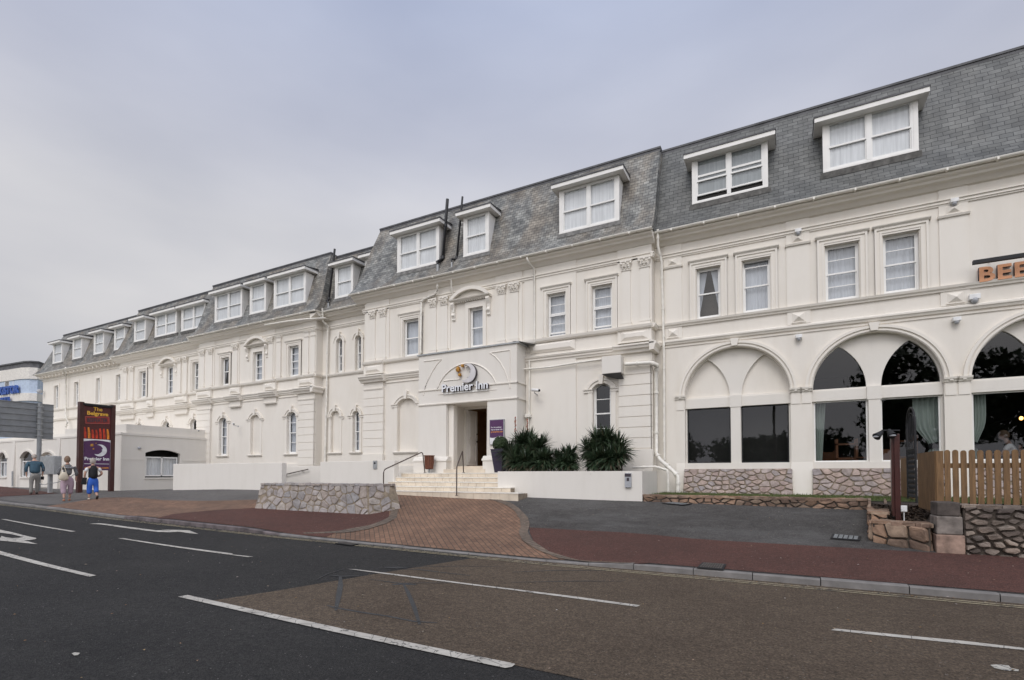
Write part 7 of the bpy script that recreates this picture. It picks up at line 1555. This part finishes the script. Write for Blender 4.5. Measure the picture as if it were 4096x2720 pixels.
def woman1(e, M, k):
    s = k/1.62; S = M @ Matrix.Scale(s, 4); P = lambda *a: a
    skin('body', [[(P(0, .02, 1.28), .045), (P(0, .03, 1.36), .048), (P(0, .05, 1.44), .045)], [(P(0, .02, 1.28), .045), (P(-.18, .0, 1.22), .028), (P(-.25, .0, 1.02), .038), (P(-.2, .15, .94), .028)], [(P(0, .02, 1.28), .045), (P(.18, .0, 1.22), .028), (P(.25, -.03, 1.02), .038), (P(.25, .06, .82), .028)], [(P(0, .02, 1.28), .045), (P(0, .0, .95), .06), (P(0, 0, .82), .06), (P(-.09, 0, .6), .05), (P(-.1, -.07, .28), .042), (P(-.1, -.1, .09), .034)], [(P(0, 0, .82), .06), (P(.09, 0, .6), .05), (P(.09, .08, .3), .042), (P(.09, .12, .09), .034)]]+hand_chains((-.2, .15, .94), (.3, .9, .1), (0, 0, 1), 1, .7)+hand_chains((.25, .06, .82), (0, .2, -1), (0, 1, 0), 1, .4), 'skin', e, S)
    skin('trousers', [[(P(0, .0, .94), (.15, .115)), (P(0, -.01, .80), (.19, .15))], [(P(0, -.01, .80), (.19, .15)), (P(-.10, .0, .64), .115), (P(-.11, -.02, .42), .088), (P(-.105, -.06, .24), .078)], [(P(0, -.01, .80), (.19, .15)), (P(.10, .0, .64), .115), (P(.10, .05, .42), .088), (P(.095, .08, .24), .078)]], 'trouser_mauve', e, S)
    skin('top', [[(P(0, .0, .90), (.175, .13)), (P(0, .0, 1.05), (.165, .125)), (P(0, .01, 1.18), (.17, .12)), (P(0, .02, 1.28), (.14, .10)), (P(0, .02, 1.345), (.08, .07))], [(P(0, .01, 1.2), (.17, .12)), (P(-.185, .0, 1.22), .066), (P(-.25, .0, 1.02), .055), (P(-.215, .10, .955), .045)], [(P(0, .01, 1.2), (.17, .12)), (P(.185, .0, 1.22), .066), (P(.25, -.03, 1.02), .055), (P(.25, .02, .9), .045)], [(P(0, .01, 1.18), (.17, .12)), (P(0, .01, 1.2), (.17, .12))]], 'striped_cloth', e, S)
    head(e, S, (-.01, .06, 1.50), R(4), 'hair_brown')
    for x, y in ((-.1, -.1), (.09, .12)): skin('shoe', [[(P(x, y-.05, .045), (.036, .04)), (P(x, y+.03, .04), (.04, .034)), (P(x, y+.13, .028), (.038, .024))]], 'shoe_tan', e, S)
def woman2(e, M, k):
    s = k/1.60; S = M @ Matrix.Scale(s, 4); P = lambda *a: a
    skin('body', [[(P(0, .02, 1.27), .045), (P(0, .05, 1.34), .048), (P(0, .08, 1.41), .045)], [(P(0, .02, 1.27), .045), (P(-.19, .0, 1.22), .045), (P(-.25, -.02, 1.0), .04), (P(-.24, .05, .80), .028)], [(P(0, .02, 1.27), .045), (P(.19, .0, 1.22), .045), (P(.27, -.02, 1.0), .04), (P(.2, .14, .9), .028)], [(P(0, .02, 1.27), .045), (P(0, .0, .95), .06), (P(0, 0, .82), .06), (P(-.09, 0, .6), .05), (P(-.09, .06, .28), .045), (P(-.09, .08, .09), .034)], [(P(0, 0, .82), .06), (P(.09, 0, .6), .05), (P(.1, .0, .34), .045), (P(.1, -.2, .16), .034)]]+hand_chains((-.24, .05, .80), (0, .1, -1), (0, 1, 0), 1, 1.0)+hand_chains((.2, .14, .9), (-.4, .9, 0), (0, 0, 1), 1, .6), 'skin', e, S)
    skin('trousers', [[(P(0, .0, .92), (.15, .115)), (P(0, -.01, .78), (.165, .13))], [(P(0, -.01, .78), (.165, .13)), (P(-.09, .0, .64), .098), (P(-.095, .03, .42), .085), (P(-.09, .06, .22), .08)], [(P(0, -.01, .78), (.165, .13)), (P(.09, .0, .64), .098), (P(.1, .01, .46), .085), (P(.1, -.09, .27), .078)]], 'trouser_blue', e, S)
    skin('gilet', [[(P(0, .0, .78), (.19, .145)), (P(0, .0, .98), (.185, .14)), (P(0, .01, 1.16), (.19, .135)), (P(0, .02, 1.26), (.15, .10)), (P(0, .03, 1.34), (.075, .07))]], 'black_cloth', e, S)
    for sx_, y in ((-1, -.01), (1, -.01)): skin('sleeve', [[(P(sx_*.15, 0, 1.22), .06), (P(sx_*.2, y, 1.18), .062), (P(sx_*.235, y, 1.06), .056)]], 'white_cloth', e, S)
    head(e, S, (.0, .08, 1.475), R(-8), 'hair_grey')
    skin('shoe', [[(P(-.09, .03, .045), (.038, .04)), (P(-.09, .11, .04), (.042, .034)), (P(-.09, .21, .028), (.038, .024))]], 'shoe_cream', e, S)
    skin('shoe', [[(P(.1, -.27, .17), (.038, .04)), (P(.1, -.21, .10), (.042, .036)), (P(.1, -.14, .03), (.038, .026))]], 'shoe_dark', e, S)
# all three walk away from the camera towards the left: they face -x, a little +y
AZ = R(78)
g1, M1, k1 = person(138, 1978, 1814, AZ, 'man in a dark blue shirt and grey trousers, head bowed, by the sign pole', man)
g2, M2, k2_ = person(268, 2004, 1826, AZ, 'woman in a black and white striped top and mauve trousers walking away', woman1)
g3, M3, k3 = person(370, 2000, 1833, AZ, 'woman in a black gilet and bright blue cropped trousers walking away', woman2)
# bag over the striped woman's shoulder
s = k2_/1.62; S = M2 @ Matrix.Scale(s, 4); bg_ = empty('shoulder_bag', tuple(S @ Vector((-.17, -.15, .8))), 'cream shoulder bag hanging at the striped woman\'s left side', 'bag')
mb = MB(); c = Vector((-.135, -.19, .90)); vs = []; nu, nv = 14, 10
for i in range(nv+1):
    th = math.pi*i/nv
    for k in range(nu): a = 2*math.pi*k/nu; z = math.cos(th); w_ = .13*(1-.25*z); vs.append(S @ (c+Vector((math.copysign(abs(math.sin(th)*math.cos(a))**.7, math.cos(a))*w_, math.sin(th)*math.sin(a)*.055, z*.155))))
mb.add(vs, [(i*nu+k, (i+1)*nu+k, (i+1)*nu+(k+1) % nu, i*nu+(k+1) % nu) for i in range(nv) for k in range(nu)], smooth=True); mb.build('bag_body', 'bag_cream', bg_)
mb = MB(); mb.tube([S @ Vector(p) for p in ((-.22, -.17, 1.0), (-.19, -.14, 1.15), (-.15, -.07, 1.29), (-.13, .03, 1.31), (-.15, .12, 1.2))], .011, 6); mb.tube([S @ Vector(p) for p in ((-.06, -.19, 1.0), (-.09, -.155, 1.15), (-.125, -.07, 1.295), (-.11, .03, 1.315))], .011, 6); mb.build('strap', 'bag_cream', bg_)
# coat over the arm of the woman in blue trousers, small case in the man's hand
s = k3/1.6; S = M3 @ Matrix.Scale(s, 4); mb = MB(); vs = [S @ Vector(p) for p in ((-.33, -.04, .86), (-.18, -.06, .86), (-.20, -.07, .58), (-.37, -.05, .60), (-.31, .06, .86), (-.18, .06, .86), (-.20, .07, .60), (-.35, .07, .61))]; mb.add(vs, [(0, 1, 2, 3), (5, 4, 7, 6), (4, 0, 3, 7), (1, 5, 6, 2), (3, 2, 6, 7), (0, 4, 5, 1)])
tag(mb.build('handbag', 'black_cloth', bevel=.02), 'black bag held at the left side of the woman in blue trousers', 'bag')
s = k1/1.74; S = M1 @ Matrix.Scale(s, 4); mb = MB(); vs = [S @ Vector(p) for p in ((.21, .12, .76), (.31, .12, .76), (.31, .14, .62), (.21, .14, .62), (.21, .24, .74), (.31, .24, .74), (.31, .24, .64), (.21, .24, .64))]; mb.add(vs, [(0, 1, 2, 3), (5, 4, 7, 6), (4, 0, 3, 7), (1, 5, 6, 2), (3, 2, 6, 7), (0, 4, 5, 1)]); cm = mb.build('camera_case', 'black_cloth', bevel=.01); tag(cm, 'small black camera case hanging from the man\'s right hand', 'camera case')
mb = MB(); mb.tube([S @ Vector((.24, .18, .75)), S @ Vector((.26, .18, .82)), S @ Vector((.28, .18, .75))], .006, 5); mb.build('strap', 'black_cloth', cm)
# diner seated at the right hand window
dn = on(4060, 1760, 17.9); e = empty('person', (dn.x, 17.9, 1.35), 'seated diner in a pale grey shirt leaning on a table behind the right window', 'person'); M = Matrix.Translation(Vector((dn.x, 17.9, 1.38))) @ Matrix.Rotation(R(70), 4, 'Z'); P = lambda *a: a
skin('body', [[(P(0, .12, 1.02), .06), (P(0, .16, 1.1), .05), (P(0, .19, 1.16), .05)], [(P(0, .12, 1.02), .06), (P(-.2, .1, .98), .05), (P(-.26, .22, .76), .042), (P(-.14, .42, .74), .03)], [(P(0, .12, 1.02), .06), (P(.2, .1, .98), .05), (P(.27, .24, .76), .042), (P(.14, .44, .74), .03)], [(P(0, .12, 1.02), .06), (P(0, 0, .6), .13), (P(0, 0, .48), .14), (P(-.1, .25, .5), .08), (P(-.1, .45, .46), .06), (P(-.1, .42, .05), .045), (P(-.1, .5, .02), .04)], [(P(0, 0, .48), .14), (P(.1, .25, .5), .08), (P(.1, .45, .46), .06), (P(.1, .42, .05), .045), (P(.1, .5, .02), .04)]]+hand_chains((-.14, .42, .74), (.5, .8, 0), (.8, -.5, 0), -1, .3)+hand_chains((.14, .44, .74), (-.5, .8, 0), (.8, .5, 0), 1, .3), 'skin', e, M)
skin('shirt', [[(P(0, 0, .5), (.17, .14)), (P(0, .04, .72), (.175, .14)), (P(0, .1, .94), (.17, .12)), (P(0, .13, 1.05), (.09, .08))], [(P(0, .1, .94), (.17, .12)), (P(-.2, .1, .96), .07), (P(-.25, .18, .82), .065)], [(P(0, .1, .94), (.17, .12)), (P(.2, .1, .96), .07), (P(.26, .19, .82), .065)]], 'white_cloth', e, M)
skin('trousers', [[(P(0, 0, .49), (.16, .15)), (P(-.1, .25, .5), .095), (P(-.1, .45, .46), .08), (P(-.1, .43, .12), .06)], [(P(0, 0, .49), (.16, .15)), (P(.1, .25, .5), .095), (P(.1, .45, .46), .08), (P(.1, .43, .12), .06)]], 'black_cloth', e, M)
head(e, M, (0, .21, 1.24), R(-12), 'hair_brown')
mt, n, b, _ = base('lamp_glow'); b.inputs['Emission Color'].default_value = (1, .45, .12, 1); b.inputs['Emission Strength'].default_value = 6; b.inputs['Base Color'].default_value = (1, .5, .2, 1)
lp_ = on(4085, 1673, 22); e = empty('wall_sconce', tuple(lp_), 'tiny lit orange lamp deep inside the restaurant behind the diner', 'lamp'); mb = MB(); mb.ell(tuple(lp_), (.05, .05, .06)); mb.build('bulb', 'lamp_glow', e); mb = MB(); mb.tube([lp_+Vector((0, 0, .06)), lp_+Vector((0, 3, .1))], .015, 5); mb.build('bracket', 'black_iron', e)
